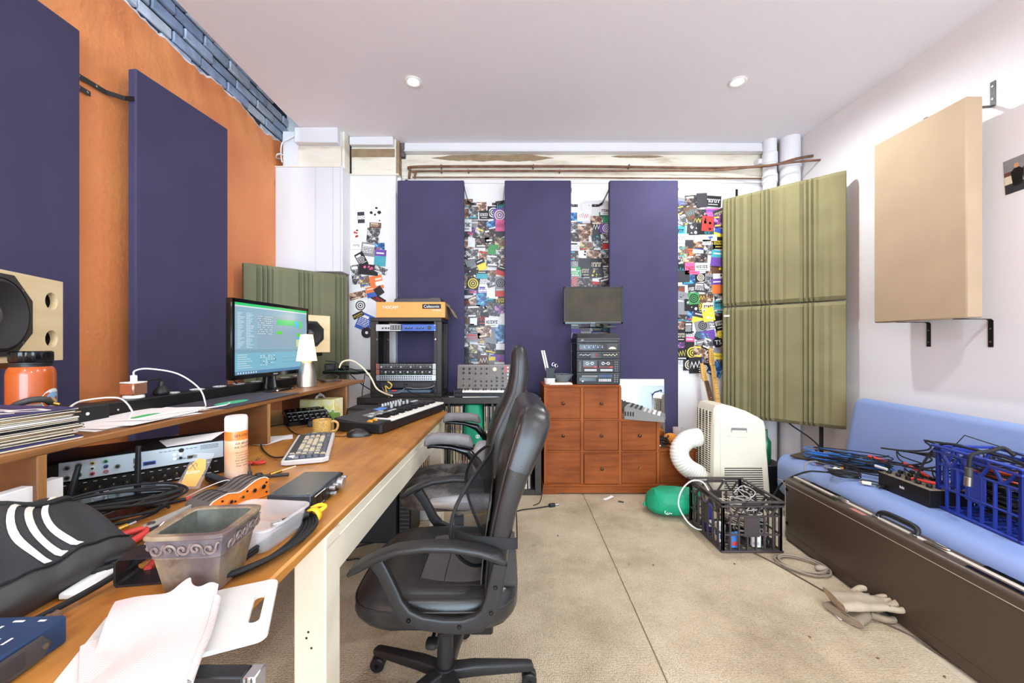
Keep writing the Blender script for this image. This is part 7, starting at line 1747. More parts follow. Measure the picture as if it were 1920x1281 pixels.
for i in range(7):
    for j in range(4):
        p = P0+sl*(.02+i*.036)+V((0, -.08+j*.048, 0)); mb = MB()
        if i < 3: mb.cyl(p-nn*.002, p+nn*.012, .009, BLK if j % 2 else GRYD, .007, 12); mb.build('knob', t)
        else: mb.cbox((p+nn*.002), (.022, .03, .010), GRYL if i < 5 else WHT, .002); mb.build('pad', t)
mb = MB(); [mb.box((-.1515, -.075+.024*k, .03), (-.1495, -.06+.024*k, .05), INK) for k in range(7)]; [mb.box((-.145+.02*k, -.1012, .03), (-.135+.02*k, -.0995, .065), INK) for k in range(4)]; mb.build('side_sockets', t, label='dark socket row')
zl = .3668
ring_coil('lead_coil', 'black lead coiled on the lowest step of the drawer chest', (1.30, 3.36, zl), .055, .05, .2, 4, .005, BLKR, 4, None, (), None, .07)
t = thing('orange_cloth', 'crumpled orange cloth behind the coiled lead on the lowest step', 'cloth', (1.40, 3.42, zl)); mb = MB(); mb.superq((0, 0, .045), (.055, .045, .045), mat('orange_cloth', C(226, 140, 52), .8, bump=.8, bs=22, bd=.02), .9, .8, 24, 12); mb.build('cloth', t)
t = thing('drinking_glass', 'clear tumbler at the back of the lowest chest step', 'glass', (1.475, 3.46, zl)); mb = MB(); mb.lathe([(0, 0), (.030, 0), (.038, .13), (.036, .13), (.028, .006), (0, .006)], mat('clear_glass', C(240, 226, 224), .05, alpha=.35), seg=28, cap=False); mb.build('tumbler', t, fix=False)
cable('white_lead', 'white plug lead trailing off the lowest step of the chest', [(1.27, 3.30, zl+.012), (1.33, 3.27, zl+.008), (1.40, 3.24, zl+.006), (1.44, 3.225, zl+.004)], .004, BLKR, 'cable', None, [(0, .03, .007, WHT)])

# ---------------------------------------------------------------- guitars behind the cooler
MAPLE = wood('maple_neck', C(196, 140, 66), C(216, 164, 88), C(228, 180, 104), 'Z', 1.0, .3, .4)
def guitar(label, foot, head, fb, body, yaw):
    """foot/head in world space; the guitar stands on its body end"""
    foot, head = V(foot), V(head); up = (head-foot).normalized(); t = thing('electric_guitar', label, 'guitar', foot)
    Mx = frame((0, 0, 0), (cos(yaw), sin(yaw), 0), up); t.matrix_world = Matrix.Translation(foot) @ Mx; L = (head-foot).length
    # local: y along the neck, z toward the viewer
    o2 = [(-.16, .06), (-.175, .16), (-.13, .25), (-.125, .32), (-.155, .40), (-.11, .415), (-.055, .36), (0.03, .36), (.09, .42), (.13, .40), (.115, .32), (.125, .25), (.175, .15), (.15, .05), (.08, .005), (-.08, .005)]
    p = [(v.x, v.y) for v in spline([(a, b, 0) for a, b in o2], 4, True)]
    mb = MB(); mb.prism(p, Matrix.Translation((0, 0, -.022)), .042, body, .005); mb.build('body', t)
    n0, n1 = .34, L-.17
    mb = MB(); mb.loft([((0, n0, .022), (.028, 0, 0), (0, 0, .012), 2.5), ((0, n1, .018), (.021, 0, 0), (0, 0, .010), 2.5)], MAPLE, 20); mb.build('neck', t)
    mb = MB(); mb.add([(-.027, n0-.06, .035), (.027, n0-.06, .035), (.0205, n1, .029), (-.0205, n1, .029), (-.027, n0-.06, .030), (.027, n0-.06, .030), (.0205, n1, .024), (-.0205, n1, .024)], [(0, 1, 2, 3), (0, 4, 5, 1), (1, 5, 6, 2), (2, 6, 7, 3), (3, 7, 4, 0)], fb)
    x = n1
    for k in range(20):
        y = n1-(n1-n0+.05)*(1-2**(-k/12))/(1-2**(-20/12)); w = .0205+(n1-y)/(n1-n0)*.0065; mb.box((-w, y-.0008, .029+(n1-y)/(n1-n0)*.006), (w, y+.0008, .0305+(n1-y)/(n1-n0)*.006), CHR)
        if k in (3, 5, 7, 9, 12, 15): mb.lathe([(0, 0), (.0035, 0), (.0035, .0006), (0, .0006)], CREAM, (0, y-.012, .0302+(n1-y)/(n1-n0)*.006), 10)
    mb.build('fretboard', t, fix=False)
    hd = [(-.021, n1), (.021, n1), (.028, n1+.02), (.036, n1+.05), (.030, n1+.14), (.018, n1+.170), (-.004, n1+.172), (-.012, n1+.15), (-.030, n1+.03)]
    mb = MB(); mb.prism(hd, Matrix.Translation((0, 0, .006)), .014, MAPLE, .002); h = mb.build('headstock', t)
    for k in range(6):
        a = V((-.026+.004*k, n1+.03+k*.021, .012)); mb = MB(); mb.cyl(a+V((.010, 0, .006)), a+V((.010, 0, .016)), .003, CHR, seg=10); mb.cyl(a+V((0, 0, 0)), a+V((-.016, 0, 0)), .002, CHR, seg=8); mb.superq(a+V((-.021, 0, 0)), (.007, .005, .006), CHR, .7, .7, 10, 6); mb.build('tuner', h)
    for k in range(6):
        mb = MB(); mb.cyl((-.018+.0072*k, .10, .026), (-.013+.0052*k, n1+.03+k*.018, .031), .0006, STEEL, seg=5); mb.build('string', t)
ROSE = wood('rosewood', C(58, 36, 26), C(78, 50, 36), C(98, 66, 46), 'Z', 1.0, .5, 0)
guitar('guitar with dark rosewood fretboard, the lower of the two headstocks by the navy panel', (1.90, 3.40, .01), (1.617, 3.69, 1.015), ROSE, mat('cream_lacquer', C(226, 214, 180), .2), .25)
guitar('guitar with pale maple neck, the higher of the two headstocks', (1.98, 3.62, .01), (1.615, 3.73, 1.135), MAPLE, mat('sunburst', C(150, 84, 36), .2), .25)

# ---------------------------------------------------------------- portable air conditioner
ACM = mat('aged_cream_plastic', C(226, 219, 198), .4, var=.03, vs=4); ACD = mat('ac_slot', C(58, 54, 46), .8)
t = thing('air_conditioner', 'cream portable air conditioner standing beside the drawer chest', 'air conditioner', (1.515, 2.95, .009), 0)
pr = [(0, .02), (.008, .60), (.016, .728), (.032, .755), (.08, .762), (.15, .750), (.25, .716), (.345, .668), (.385, .640), (.398, .600), (.412, .40), (.436, .03), (.42, .015), (.012, .015)]
mb = MB(); mb.prism(pr, frame((0, .26, 0), (1, 0, 0), (0, 0, 1)), .26, ACM, .012); mb.build('body', t)
mb = MB(); mb.prism([(.06, .05), (.06, .66), (.09, .685), (.33, .622), (.355, .59), (.385, .05)], frame((0, .0005, 0), (1, 0, 0), (0, 0, 1)), .004, ACM, .002); mb.build('side_cover', t)
mb = MB(); FA = frame((.19, -.0035, .565), (1, 0, -.03), (.03, 0, 1)); mb.prism(rrect(-.075, -.042, .078, .045, .018), FA, .004, ACM, .002); mb.prism(rrect(-.055, -.008, .062, .028, .006), FA @ Matrix.Translation((0, 0, .002)), .0032, GRY, .0005); mb.prism(rrect(-.05, -.018, .058, .010, .006), FA @ Matrix.Translation((0, 0, .003)), .004, ACM, .002); mb.build('handle_recess', t)
mb = MB()
for k in range(17): mb.box((.085+.0003*k, -.0062, .028+k*.0165), (.385-.0012*k, -.003, .0342+k*.0165), ACD)
mb.build('lower_grille', t)
mb = MB()
for k in range(28): z = .25+k*.0165; mb.box((-.0035+.008*max(0, (z-.02)/.58), .035, z), (.004+.008*max(0, (z-.02)/.58), .245, z+.006), ACD)
for y in (.06, .11, .16, .21): mb.box((-.0045+.004, .0+y, .25), (.003+.004, y+.005, .71), ACM)
mb.build('rear_louvres', t)
for x in (.05, .37):
    for y in (.04, .24):
        mb = MB(); mb.cyl((x, y, 0), (x, y, .02), .018, BLKR, seg=14); mb.build('castor', t)
HOSE = mat('white_ribbed_hose', C(236, 232, 222), .5)
hp = [V((.03, .20, .475)), V((-.04, .19, .475)), V((-.11, .18, .455)), V((-.165, .165, .40)), V((-.17, .155, .33)), V((-.13, .145, .265)), V((-.07, .14, .225)), V((.0, .135, .195)), V((.035, .13, .185))]
q = spline(hp, 26); mb = MB(); Ln = len(q)
mb.tube(q, lambda u: .066+.0052*abs(sin(u*pi*34))+.0, HOSE, 24, 0); mb.build('exhaust_hose', t)
mb = MB(); d = (hp[-1]-hp[-2]).normalized(); a = hp[-2]+d*.02; mb.cyl(a, a+d*.05, .074, ALU, seg=28, bev=.003); mb.cyl(a+V((.0, -.075, 0)), a+V((.02, -.085, 0)), .008, STEEL, seg=10); mb.build('hose_clip', t)
mb = MB(); mb.lathe([(0, 0), (.035, 0), (.037, .004), (.037, .16), (.014, .20), (.013, .25), (.016, .252), (0, .254)], mat('green_glass', C(20, 90, 50), .1), seg=24); o = solo(mb, 'green_bottle', 'dark green bottle just showing between the cooler and sofa', 'bottle'); o.location = (2.02, 3.12, .30)
mb = MB(); mb.box((1.94, 3.02, 0.0), (2.12, 3.24, .30), BLK, .005); solo(mb, 'black_stool_box', 'low black box in the corner behind the cooler', 'box')
# ---------------------------------------------------------------- sofa
VIN = mat('blue_vinyl', C(136, 158, 208), .42, bump=.08, bs=300, var=.03, vs=3)
t = thing('sofa', 'pale blue vinyl sofa bed along the right-hand wall, piled with audio gear', 'sofa', (1.955, 2.93, 0), -.085)
SL = 2.6
def rsec(x0, x1, z0, z1, y, rad): return [V((x, y, z)) for x, z in rrect(x0, z0, x1, z1, rad, 7)]
mb = MB(); mb.rings([rsec(.05, .59, .16, .39, 0, .06), rsec(.02, .61, .135, .42, -.012, .08), rsec(0, .62, .12, .432, -.05, .10), rsec(0, .62, .12, .432, -SL, .10)], VIN); mb.build('seat_cushion', t)
def bsec(y, k):
    o = []
    for x, z in rrect(-.06*k, -.235*k, .06*k, .235*k, .045*k, 6):
        a = .17; o.append(V((.575+x*cos(a)+z*sin(a), y, .60+z*cos(a)-x*sin(a))))
    return o
mb = MB(); mb.rings([bsec(0, .86), bsec(-.01, .95), bsec(-.045, 1), bsec(-SL, 1)], VIN); mb.build('backrest', t)
mb = MB(); mb.box((.06, -.06, .085), (.60, -.03, .125), BLKM, .004); mb.box((.06, -SL+.05, .085), (.09, -.03, .125), BLKM, .004); mb.build('frame', t)
for x in (.07, .53):
    for y in (-.06, -1.3):
        mb = MB(); mb.box((x, y-.03, 0.001), (x+.03, y, .09), BLKM, .003); mb.build('leg', t)
ZS = .4335
def OS(px, py): return onz(px, py, ZS)

# long hard case on edge in front of the sofa
ABS = mat('brown_black_case', C(74, 62, 52), .33, bump=.12, bs=220, var=.04, vs=4)
cd = V((-.043, -1, 0)).normalized(); t = thing('keyboard_case', 'long dark brown hard case standing on edge in front of the sofa', 'case', (1.735, 2.512, .004), math.atan2(cd.y, cd.x))
# local +x runs toward the viewer, +y toward the sofa (world +X)
CL, CH_, CT = 1.24, .388, .113
def csec(x, k, y0, y1): return [V((x, y, z)) for y, z in rrect(y0+.004*k, .006*k, y1-.004*k, CH_-.006*k, .018, 5)]
mb = MB(); mb.rings([csec(0, 3, .001, CT*.52), csec(.012, 1, 0, CT*.52), csec(.04, 0, -.003, CT*.52), csec(CL-.04, 0, -.003, CT*.52), csec(CL, 2, .001, CT*.52)], ABS); mb.build('front_shell', t)
mb = MB(); mb.rings([csec(0, 3, CT*.52, CT), csec(.012, 1, CT*.52, CT), csec(.04, 0, CT*.52, CT), csec(CL-.04, 0, CT*.52, CT), csec(CL, 2, CT*.52, CT)], ABS); mb.build('back_shell', t)
mb = MB(); mb.box((.02, CT*.52-.009, CH_-.004), (CL, CT*.52+.009, CH_+.004), mat('case_strip', C(214, 204, 190), .4, metal=.25), .002); mb.build('aluminium_strip', t)
mb = MB(); mb.tube([(.03, -.004, .06), (.03, -.004, CH_-.055), (.05, -.0045, CH_-.04), (CL, -.0045, CH_-.04)], .0022, mat('pin_stripe', C(150, 138, 124), .4), 6, 3); mb.tube([(.05, -.004, .055), (CL, -.004, .055)], .0018, ABS, 6, 0); mb.build('moulded_line', t)
for z in (.11, CH_-.07):
    mb = MB(); mb.lathe([(.0, -.0065), (.010, -.006), (.012, -.003)], BLKG, (.045, 0, z), 18, 'Y'); mb.build('corner_stud', t)
for x0 in (.12, 1.02):
    for y in (.022, CT-.026):
        mb = MB(); mb.prism(rrect(0, -.007, .28, .007, .006), Matrix.Translation((x0, y, CH_-.0065)), .011, BLKG, .003); mb.build('moulded_rib', t)
for x in (.385, .88):
    mb = MB(); mb.box((x-.045, CT*.52-.016, CH_+.001), (x+.045, CT*.52+.018, CH_+.006), STEEL, .002); mb.tube([(x-.03, CT*.52-.008, CH_+.008), (x+.02, CT*.52-.012, CH_+.010), (x+.04, CT*.52+.006, CH_+.009), (x-.02, CT*.52+.014, CH_+.008)], .003, CHR, 8); mb.build('latch', t)
mb = MB(); mb.tube([(.60, CT*.52, CH_+.003), (.605, CT*.52+.012, CH_+.022), (.64, CT*.52+.020, CH_+.03), (.75, CT*.52+.020, CH_+.03), (.785, CT*.52+.012, CH_+.022), (.79, CT*.52, CH_+.003)], lambda u: .0085+.0045*sin(pi*u), BLK, 12, 5); mb.build('handle', t)
for x in (.60, .79): mb = MB(); mb.box((x-.018, CT*.52-.012, CH_), (x+.018, CT*.52+.014, CH_+.008), CHR, .002); mb.build('handle_mount', t)
mb = MB(); mb.box((.50, .008, CH_+.0002), (.58, .032, CH_+.0012), mat('red_sticker', C(176, 110, 100), .5)); mb.build('faded_sticker', t)

# ---------------------------------------------------------------- milk crates
def crate(name, label, loc, rz, w, d, h, m, group=None):
    t = thing(name, label, 'crate', loc, rz, group)
    mb = MB(); T = .012
    for a, b in (((-w/2-T, -d/2-T), (w/2+T, -d/2+.010)), ((-w/2-T, d/2-.010), (w/2+T, d/2+T)), ((-w/2-T, -d/2), (-w/2+.010, d/2)), ((w/2-.010, -d/2), (w/2+T, d/2))):
        mb.box((a[0], a[1], h-.010), (b[0], b[1], h), m, .003); mb.box((a[0]+.004, a[1]+.004, h-.034), (b[0]-.004, b[1]-.004, h-.024), m, .002)
    mb.build('rim', t)
    mb = MB(); mb.box((-w/2-.006, -d/2-.006, 0), (w/2+.006, -d/2+.014, .012), m, .003); mb.box((-w/2-.006, d/2-.014, 0), (w/2+.006, d/2+.006, .012), m, .003); mb.box((-w/2-.006, -d/2, 0), (-w/2+.014, d/2, .012), m, .003); mb.box((w/2-.014, -d/2, 0), (w/2+.006, d/2, .012), m, .003)
    for k in range(9): x = -w/2+w*(k+.5)/9; mb.box((x-.006, -d/2, .003), (x+.006, d/2, .009), m, .001)
    for k in range(9): y = -d/2+d*(k+.5)/9; mb.box((-w/2, y-.006, .004), (w/2, y+.006, .0095), m, .001)
    mb.build('base_grid', t)
    for L, M in ((w, Matrix.Translation((0, -d/2, 0))), (w, Matrix.Translation((0, d/2, 0)) @ Matrix.Rotation(pi, 4, 'Z')), (d, Matrix.Translation((-w/2, 0, 0)) @ Matrix.Rotation(-pi/2, 4, 'Z')), (d, Matrix.Translation((w/2, 0, 0)) @ Matrix.Rotation(pi/2, 4, 'Z'))):
        mb = MB(); mb.push(M); zt_ = h-.010; g = .003
        for s_ in (-1, 1): mb.box((s_*L/2-.016*(s_ > 0)-.0, 0, 0), (s_*L/2+.016*(s_ < 0), .016, zt_), m, .002)
        n = 7
        for k in range(1, n):
            x = -L/2+L*k/n; top = h*.70; mb.box((x-.005, .001, .008), (x+.005, .012, top), m, .0015)
        for z in (h*.34, h*.70): mb.box((-L/2, 0, z-.004), (L/2, .012, z+.004), m, .0015)
        mb.box((-.045, .002, h*.30), (.045, .008, h*.70), m, .001)
        for s_ in (-1, 1):
            for a, b in ((.05, .16), (.30, .20), (.31, .43)):
                a0, b0 = V((s_*L*a, .006, h*.70)), V((s_*L*b, .006, h-.03)); strap(mb, [a0, b0], (0, 1, 0), .011, .009, m)
        mb.box((-.055, .002, h-.030), (.055, .012, h-.012), m, .002)
        mb.pop(); mb.build('side_lattice', t)
    return t
CBK = mat('black_crate_plastic', C(66, 58, 56), .5, bump=.15, bs=150, var=.15, vs=9); CBL = mat('blue_crate_plastic', C(36, 56, 150), .42, bump=.1, bs=150, var=.06, vs=9)
crate('milk_crate', 'black plastic milk crate of tangled leads standing on the carpet', (1.425, 2.53, .0085), 0, .35, .42, .298, CBK)
crate('milk_crate', 'blue plastic milk crate of cables standing on the sofa seat', (2.165, 1.735, ZS+.0006), -.16, .235, .38, .298, CBL)

# contents of the black crate
r = random.Random(15); zf = .0195
def tangle(name, label, c, rx, ry, rz, n, rad, m, seed, group):
    r = random.Random(seed); pts = []
    for k in range(n):
        u = k*1.9+r.uniform(-.5, .5); f = r.uniform(.35, 1); pts.append(V((c[0]+rx*f*cos(u), c[1]+ry*f*sin(u), c[2]+rz*(k/n)+r.uniform(0, .02))))
    return cable(name, label, pts, rad, m, 'cable', group, None, 6, 6)
GC = 'leads in the black crate'; TH = 1.75
CW_ = mat('old_white_flex', C(224, 214, 194), .5); 
for i, (lab, m, rad, rz_, sd) in enumerate((('tangled black lead at the bottom of the black crate', BLKR, .0035, .03, 1), ('cream telephone-type lead tangled in the black crate', CW_, .003, .08, 2), ('grey computer lead knotted through the black crate', GRY, .0035, .08, 3), ('off-white flex looped at the right inside the black crate', CW_, .0032, .10, 4), ('dark grey lead wound round the back of the black crate', GRYD, .004, .09, 5), ('light grey lead on top of the tangle in the black crate', GRYL, .003, .12, 6))):
    tangle('tangled_lead', lab, (1.455+.03*(i % 3), 2.53, zf+.005+.012*i), .105, .14, rz_*TH, 26, rad, m, sd, GC)
for (nm, lab, cat, x, y, z, sx, sy, sz, a, m, m2) in (
    ('small_carton', 'blue and red printed carton against the front of the black crate', 'box', 1.345, 2.365, zf, .06, .03, .085, .15, mat('carton_blue', C(70, 120, 190), .5), RED),
    ('white_adapter', 'white block adapter against the front of the black crate', 'adapter', 1.475, 2.37, zf, .05, .03, .075, -.2, WHT, GRYL),
    ('white_adapter', 'white adapter near the left side of the black crate', 'adapter', 1.30, 2.44, zf, .04, .05, .11, .1, WHT, BLU),
    ('blue_box', 'dark blue box inside the left side of the black crate', 'box', 1.30, 2.60, zf, .035, .09, .17, 0, mat('deep_blue', C(50, 50, 140), .5), INKW),
    ('black_adapter', 'black adapter at the front right inside the black crate', 'adapter', 1.555, 2.375, zf, .05, .04, .045, .3, BLK, GRYD)):
    t = thing(nm, lab, cat, (x, y, z), a); mb = MB(); mb.box((-sx/2, -sy/2, 0), (sx/2, sy/2, sz), m, .004); mb.box((-sx*.4, -sy/2-.0006, sz*.2), (sx*.3, -sy/2, sz*.45), m2); mb.box((-sx/2-.0006, -sy*.3, sz*.3), (-sx/2, sy*.3, sz*.6), m2); mb.build('block', t)
t = thing('wire_hoop', 'thin black lead hooked over the front rim of the black crate', 'cable', (1.40, 2.31, .30)); mb = MB(); mb.tube([(.02, .06, -.06), (0, .02, .0), (-.02, -.012, .008), (-.07, -.022, -.07), (-.10, -.018, -.16)], .0025, BLKR, 6); mb.build('lead', t)
# contents of the blue crate
GB = 'leads in the blue crate'; bc = V((2.165, 1.735, ZS))
for i in range(9):
    tangle('tangled_lead', ['black lead lowest in the blue crate', 'second black lead low in the blue crate', 'grey-black lead in the middle of the blue crate', 'thick black lead in the middle of the blue crate', 'thin black lead across the blue crate', 'dusty grey lead near the top of the blue crate', 'black lead coiled at the left of the blue crate', 'orange-red lead showing through the blue crate', 'topmost black lead heaped in the blue crate'][i], bc+V((0, 0, .03+.024*i)), .075, .14, .05, 16, .0045 if i % 2 else .0035, mat('orange_flex', C(206, 84, 50), .5) if i == 7 else (GRYD if i in (2, 5) else BLKR), 60+i, GB)
a = at(1868, 830, 1.62); b = at(1818, 862, 1.66)
t = thing('speaker_plug_lead', 'thick lead draped over the blue crate rim with a silver connector hanging', 'cable', bc+V((-.15, -.02, .30)))
mb = MB(); mb.tube([(.10, -.05, .02), (.09, -.02, .045), (.05, -.01, .03), (.0, .0, .018), (-.022, .004, .0), (-.026, .006, -.05)], .008, BLKR, 10); mb.build('lead', t)
mb = MB(); mb.cyl((-.026, .006, -.045), (-.028, .006, -.085), .013, GRYD, seg=16, bev=.002); mb.cyl((-.028, .006, -.085), (-.03, .006, -.125), .0135, STEEL, seg=18, bev=.001); mb.build('connector', t)
cable('loop_lead', 'black lead looping from the patch box up over the blue crate rim', [V((2.06, 2.02, .53)), V((2.07, 1.99, .62)), V((2.09, 1.96, .70)), V((2.09, 1.90, .745)), V((2.10, 1.80, .745)), V((2.11, 1.70, .74)), V((2.13, 1.62, .72))], .0055, BLKR)
cable('loop_lead', 'thin wire standing in a peak above the blue crate', [bc+V((-.06, .15, .30)), bc+V((-.03, .13, .36)), bc+V((.03, .05, .33)), bc+V((.08, -.05, .29))], .0025, BLKR, sm=1)

# black patch box on the sofa
t = thing('patch_mixer', 'black wedge mixer box with patch leads next to the blue crate', 'mixer', (2.035, 2.06, ZS+.0008), -.06)
mb = MB(); mb.box((0, -.145, 0), (.20, .14, .082), BLKM, .002); mb.box((-.001, -.146, .082), (.201, .141, .085), mat('dusty_top', C(120, 110, 94), .8, var=.2, vs=40), .001)
Fm = frame((-.0008, -.0, .045), (0, -1, 0), (0, 0, 1)); [mb.quad(Fm, -.012+.007*k, -.005, -.007+.007*k, .008-.002*(k % 2), .0, INKW) for k in range(4)]; mb.build('case', t, fix=False)
for i in range(3):
    for j in range(5):
        mb = MB(); x, y = .03+.06*i, -.11+.055*j; mb.box((x-.008, y-.011, .0845), (x+.008, y+.011, .102), BLK, .003); mb.build('switch', t)
for i, (x, y, x2, y2, z2, m, lab) in enumerate(((.05, -.12, .03, -.02, .10, RED, 'red patch plug lying along the near edge of the patch mixer'), (.12, -.02, .09, .08, .15, RED, 'red patch plug angled up over the middle of the patch mixer'), (.14, -.11, .16, -.02, .10, CREAM, 'cream patch plug lying on the patch mixer'), (.02, .10, .01, .16, .11, GRYL, 'grey-white plug at the far edge of the patch mixer'))):
    w = lambda x, y, z: t.matrix_world @ V((x, y, z))
    p0 = V((2.035, 2.06, ZS))+V((x, y, .108)); p1 = V((2.035, 2.06, ZS))+V((x2, y2, z2)); d = p1-p0
    q = thing('patch_plug', lab, 'plug', p0, 0, 'patch plugs'); mb = MB(); mb.cyl((0, 0, 0), d, .0075, m, seg=12, bev=.001); mb.build('plug_body', q)
    mb = MB(); mb.tube([d, d*1.25+V((0, 0, .01)), d*1.3+V((.05, .05, .03)), d*1.1+V((.10, .10, .0)), d+V((.12, .02, -.01))], .0035, BLKR, 6); mb.build('lead', q)
for i in range(5):
    ring_coil('looped_lead', ['large black loop behind the patch mixer', 'second black loop behind the patch mixer', 'thin black loop over the back of the patch mixer', 'grey loop on the right of the patch mixer', 'black loop leaning toward the blue crate'][i], (2.18+.02*i, 2.18-.05*i, ZS+.09+.01*i), .10-.008*i, .075, .6*i, 2, .0045-.0003*i, GRYD if i == 3 else BLKR, 80+i, 'leads around the patch mixer', (), None, .15)
t = thing('sound_module', 'small black box with grey top under the cables on the sofa', 'audio box', (2.29, 2.54, ZS+.0008), .25)
mb = MB(); mb.box((-.085, -.065, 0), (.085, .065, .055), BLKM, .006); mb.box((-.075, -.055, .055), (.075, .055, .060), GRYD, .003); [mb.cyl((-.05+.03*k, .0, .06), (-.05+.03*k, 0, .07), .008, GRYL, seg=12) for k in range(4)]; mb.build('case', t)
t = thing('red_cable_plug', 'red sleeved plug over the small black box on the sofa', 'plug', (2.25, 2.44, ZS+.085)); mb = MB(); mb.cyl((-.02, .03, .01), (.045, -.045, -.01), .009, RED, seg=14, bev=.002); mb.build('plug_body', t)
t = thing('dark_laptop', 'thin brown-black board lying at the far end of the sofa', 'board', (2.12, 2.78, ZS+.0008), .5); mb = MB(); mb.box((-.12, -.07, 0), (.12, .08, .012), ABS, .002); mb.build('board', t)
UB = mat('blue_network_flex', C(40, 112, 196), .45); GS = 'cables heaped on the sofa'
for i, (lab, cx, cy, a, b, an, n, m, sd, lift) in enumerate((
    ('bright blue network cable coiled at the far end of the sofa', 2.16, 2.66, .14, .08, -.5, 5, UB, 11, .07),
    ('second blue network cable beneath the black leads on the sofa', 2.24, 2.55, .15, .07, -.8, 4, UB, 12, .06),
    ('black lead sprawled over the blue network cables', 2.22, 2.58, .18, .08, -.7, 4, BLKR, 13, .09),
    ('black lead in a long flat coil toward the sofa back', 2.20, 2.50, .15, .05, -.9, 4, BLKR, 14, .085),
    ('dark lead curled between the blue coil and the seat edge', 2.08, 2.56, .12, .05, -.9, 3, BLKR, 15, .03),
    ('neat black coil lying at the sofa front above the case', 1.99, 2.36, .07, .045, -.7, 6, BLKR, 16, .025),
    ('thin dark lead in a loose ring near the small grey plugs', 2.045, 2.23, .045, .03, -.6, 2, GRYD, 17, .006),
    ('grey-white braided lead at the far front corner of the sofa', 2.04, 2.50, .05, .03, .2, 2, GRY, 18, .01),
    ('black lead heaped in front of the small black box', 2.16, 2.40, .11, .05, -.9, 4, BLKR, 19, .04))):
    ring_coil('heaped_cable', lab, (cx, cy, ZS+.002), a, b, an, n, .0034 if m != UB else .003, m, sd, GS, (), None, lift)
for i, (x, y, m, lab) in enumerate(((2.03, 2.60, mat('orange_plug', C(206, 130, 60), .5), 'orange plug sleeve on the far part of the sofa'), (2.07, 2.47, mat('orange_plug', C(0, 0, 0)), 'second orange plug sleeve nearer the round white plug'), (2.02, 2.44, WHT, 'round white mains plug on the sofa front'), (2.0, 2.22, CREAM, 'small cream connector on the sofa front edge'), (2.04, 2.17, BLK, 'black connector block beside the patch mixer'))):
    t = thing('cable_plug', lab, 'plug', (x, y, ZS+.013), i*.8, 'plugs on the sofa'); mb = MB(); mb.cyl((-.018, 0, 0), (.022, 0, 0), .010 if i != 2 else .017, m, seg=16, bev=.002); mb.cyl((.022, 0, 0), (.034, 0, 0), .005, STEEL, seg=10); mb.build('plug_body', t)
cable('overhanging_lead', 'black lead running from the sofa over the case end to the floor', [V((2.0, 2.36, .455)), V((1.92, 2.40, .45)), V((1.84, 2.46, .432)), V((1.765, 2.55, .34)), V((1.72, 2.60, .22)), V((1.66, 2.68, .10)), V((1.64, 2.74, .02))], .0055, BLKR)
cable('braided_lead', 'grey lead drooping over the far corner of the case', [V((2.05, 2.58, .45)), V((1.98, 2.58, .462)), V((1.93, 2.57, .455)), V((1.90, 2.55, .43)), V((1.895, 2.53, .40))], .005, GRY)
cable('wall_lead', 'black lead hanging below the olive foam toward the sofa', [V((2.33, 3.36, .60)), V((2.38, 3.34, .54)), V((2.46, 3.25, .46)), V((2.50, 3.2, .40))], .006, BLKR)
mb = MB(); mb.box((2.575, 3.28, 0.001), (2.60, 3.30, .60), BLKM, .003); solo(mb, 'stand_post', 'thin black upright post under the olive foam', 'post')

# ---------------------------------------------------------------- on the floor
zc_ = .0082
t = thing('drawstring_bag', 'limp green nylon sack on the carpet behind the black crate', 'bag', (1.165, 2.865, zc_), -.15)
mb = MB(); secs = []
for x, hy, hz, zc2 in ((-.165, .02, .02, .07), (-.15, .06, .05, .075), (-.11, .11, .078, .085), (-.04, .135, .088, .09), (.05, .13, .090, .092), (.12, .11, .085, .10), (.17, .07, .065, .115), (.20, .03, .035, .13)): secs.append(((x, 0, max(zc2, hz+.001)), (0, hy, 0), (0, 0, hz), 2.4))
mb.loft(secs, GRB, 36)
for i, v in enumerate(mb.v): mb.v[i] = v+V((0, 0, .010*sin(v.x*38+v.y*22)*(v.z > .06)))
mb.build('sack', t)
mb = MB(); FE = frame((-.045, -.122, .052), (1, .12, -.25), (.2, .25, .9)); mb.tube([FE @ V((.016*cos(a), .011*sin(a), .004)) for a in [2*pi*k/14 for k in range(14)]], .0022, INKW, 6, 2, True); mb.tube([FE @ V((.0, -.006, .006)), FE @ V((.006, .006, .006)), FE @ V((.026, -.002, .006)), FE @ V((.034, .008, .006))], .002, INKW, 6); mb.build('white_emblem', t)
mb = MB(); mb.tube([(-.165, .0, .07), (-.175, -.01, .06), (-.17, -.02, .05)], .008, GRB, 8); mb.build('neck_gather', t)
cable('white_lead', 'white lead arching from the black crate over the green sack', [V((1.262, 2.58, .02)), V((1.22, 2.58, .03)), V((1.17, 2.60, .07)), V((1.13, 2.63, .16)), V((1.16, 2.65, .25)), V((1.22, 2.64, .315)), V((1.275, 2.60, .32)), V((1.30, 2.57, .27))], .0048, mat('white_flex', C(226, 224, 216), .5))
ring_coil('grey_lead', 'grey lead coiled on the carpet in front of the black crate', (1.60, 2.17, zc_), .115, .085, -.6, 4, .0045, mat('dusty_grey_flex', C(150, 138, 122), .6), 22, None, (), None, .012)
t = thing('lead_plug', 'taped grey connector at the end of the coiled carpet lead', 'plug', (1.675, 2.13, zc_+.016)); mb = MB(); mb.superq((0, 0, 0), (.03, .02, .014), mat('grey_tape', C(176, 162, 146), .6, bump=.6, bs=60), .8, .8, 18, 8); mb.build('taped_plug', t)
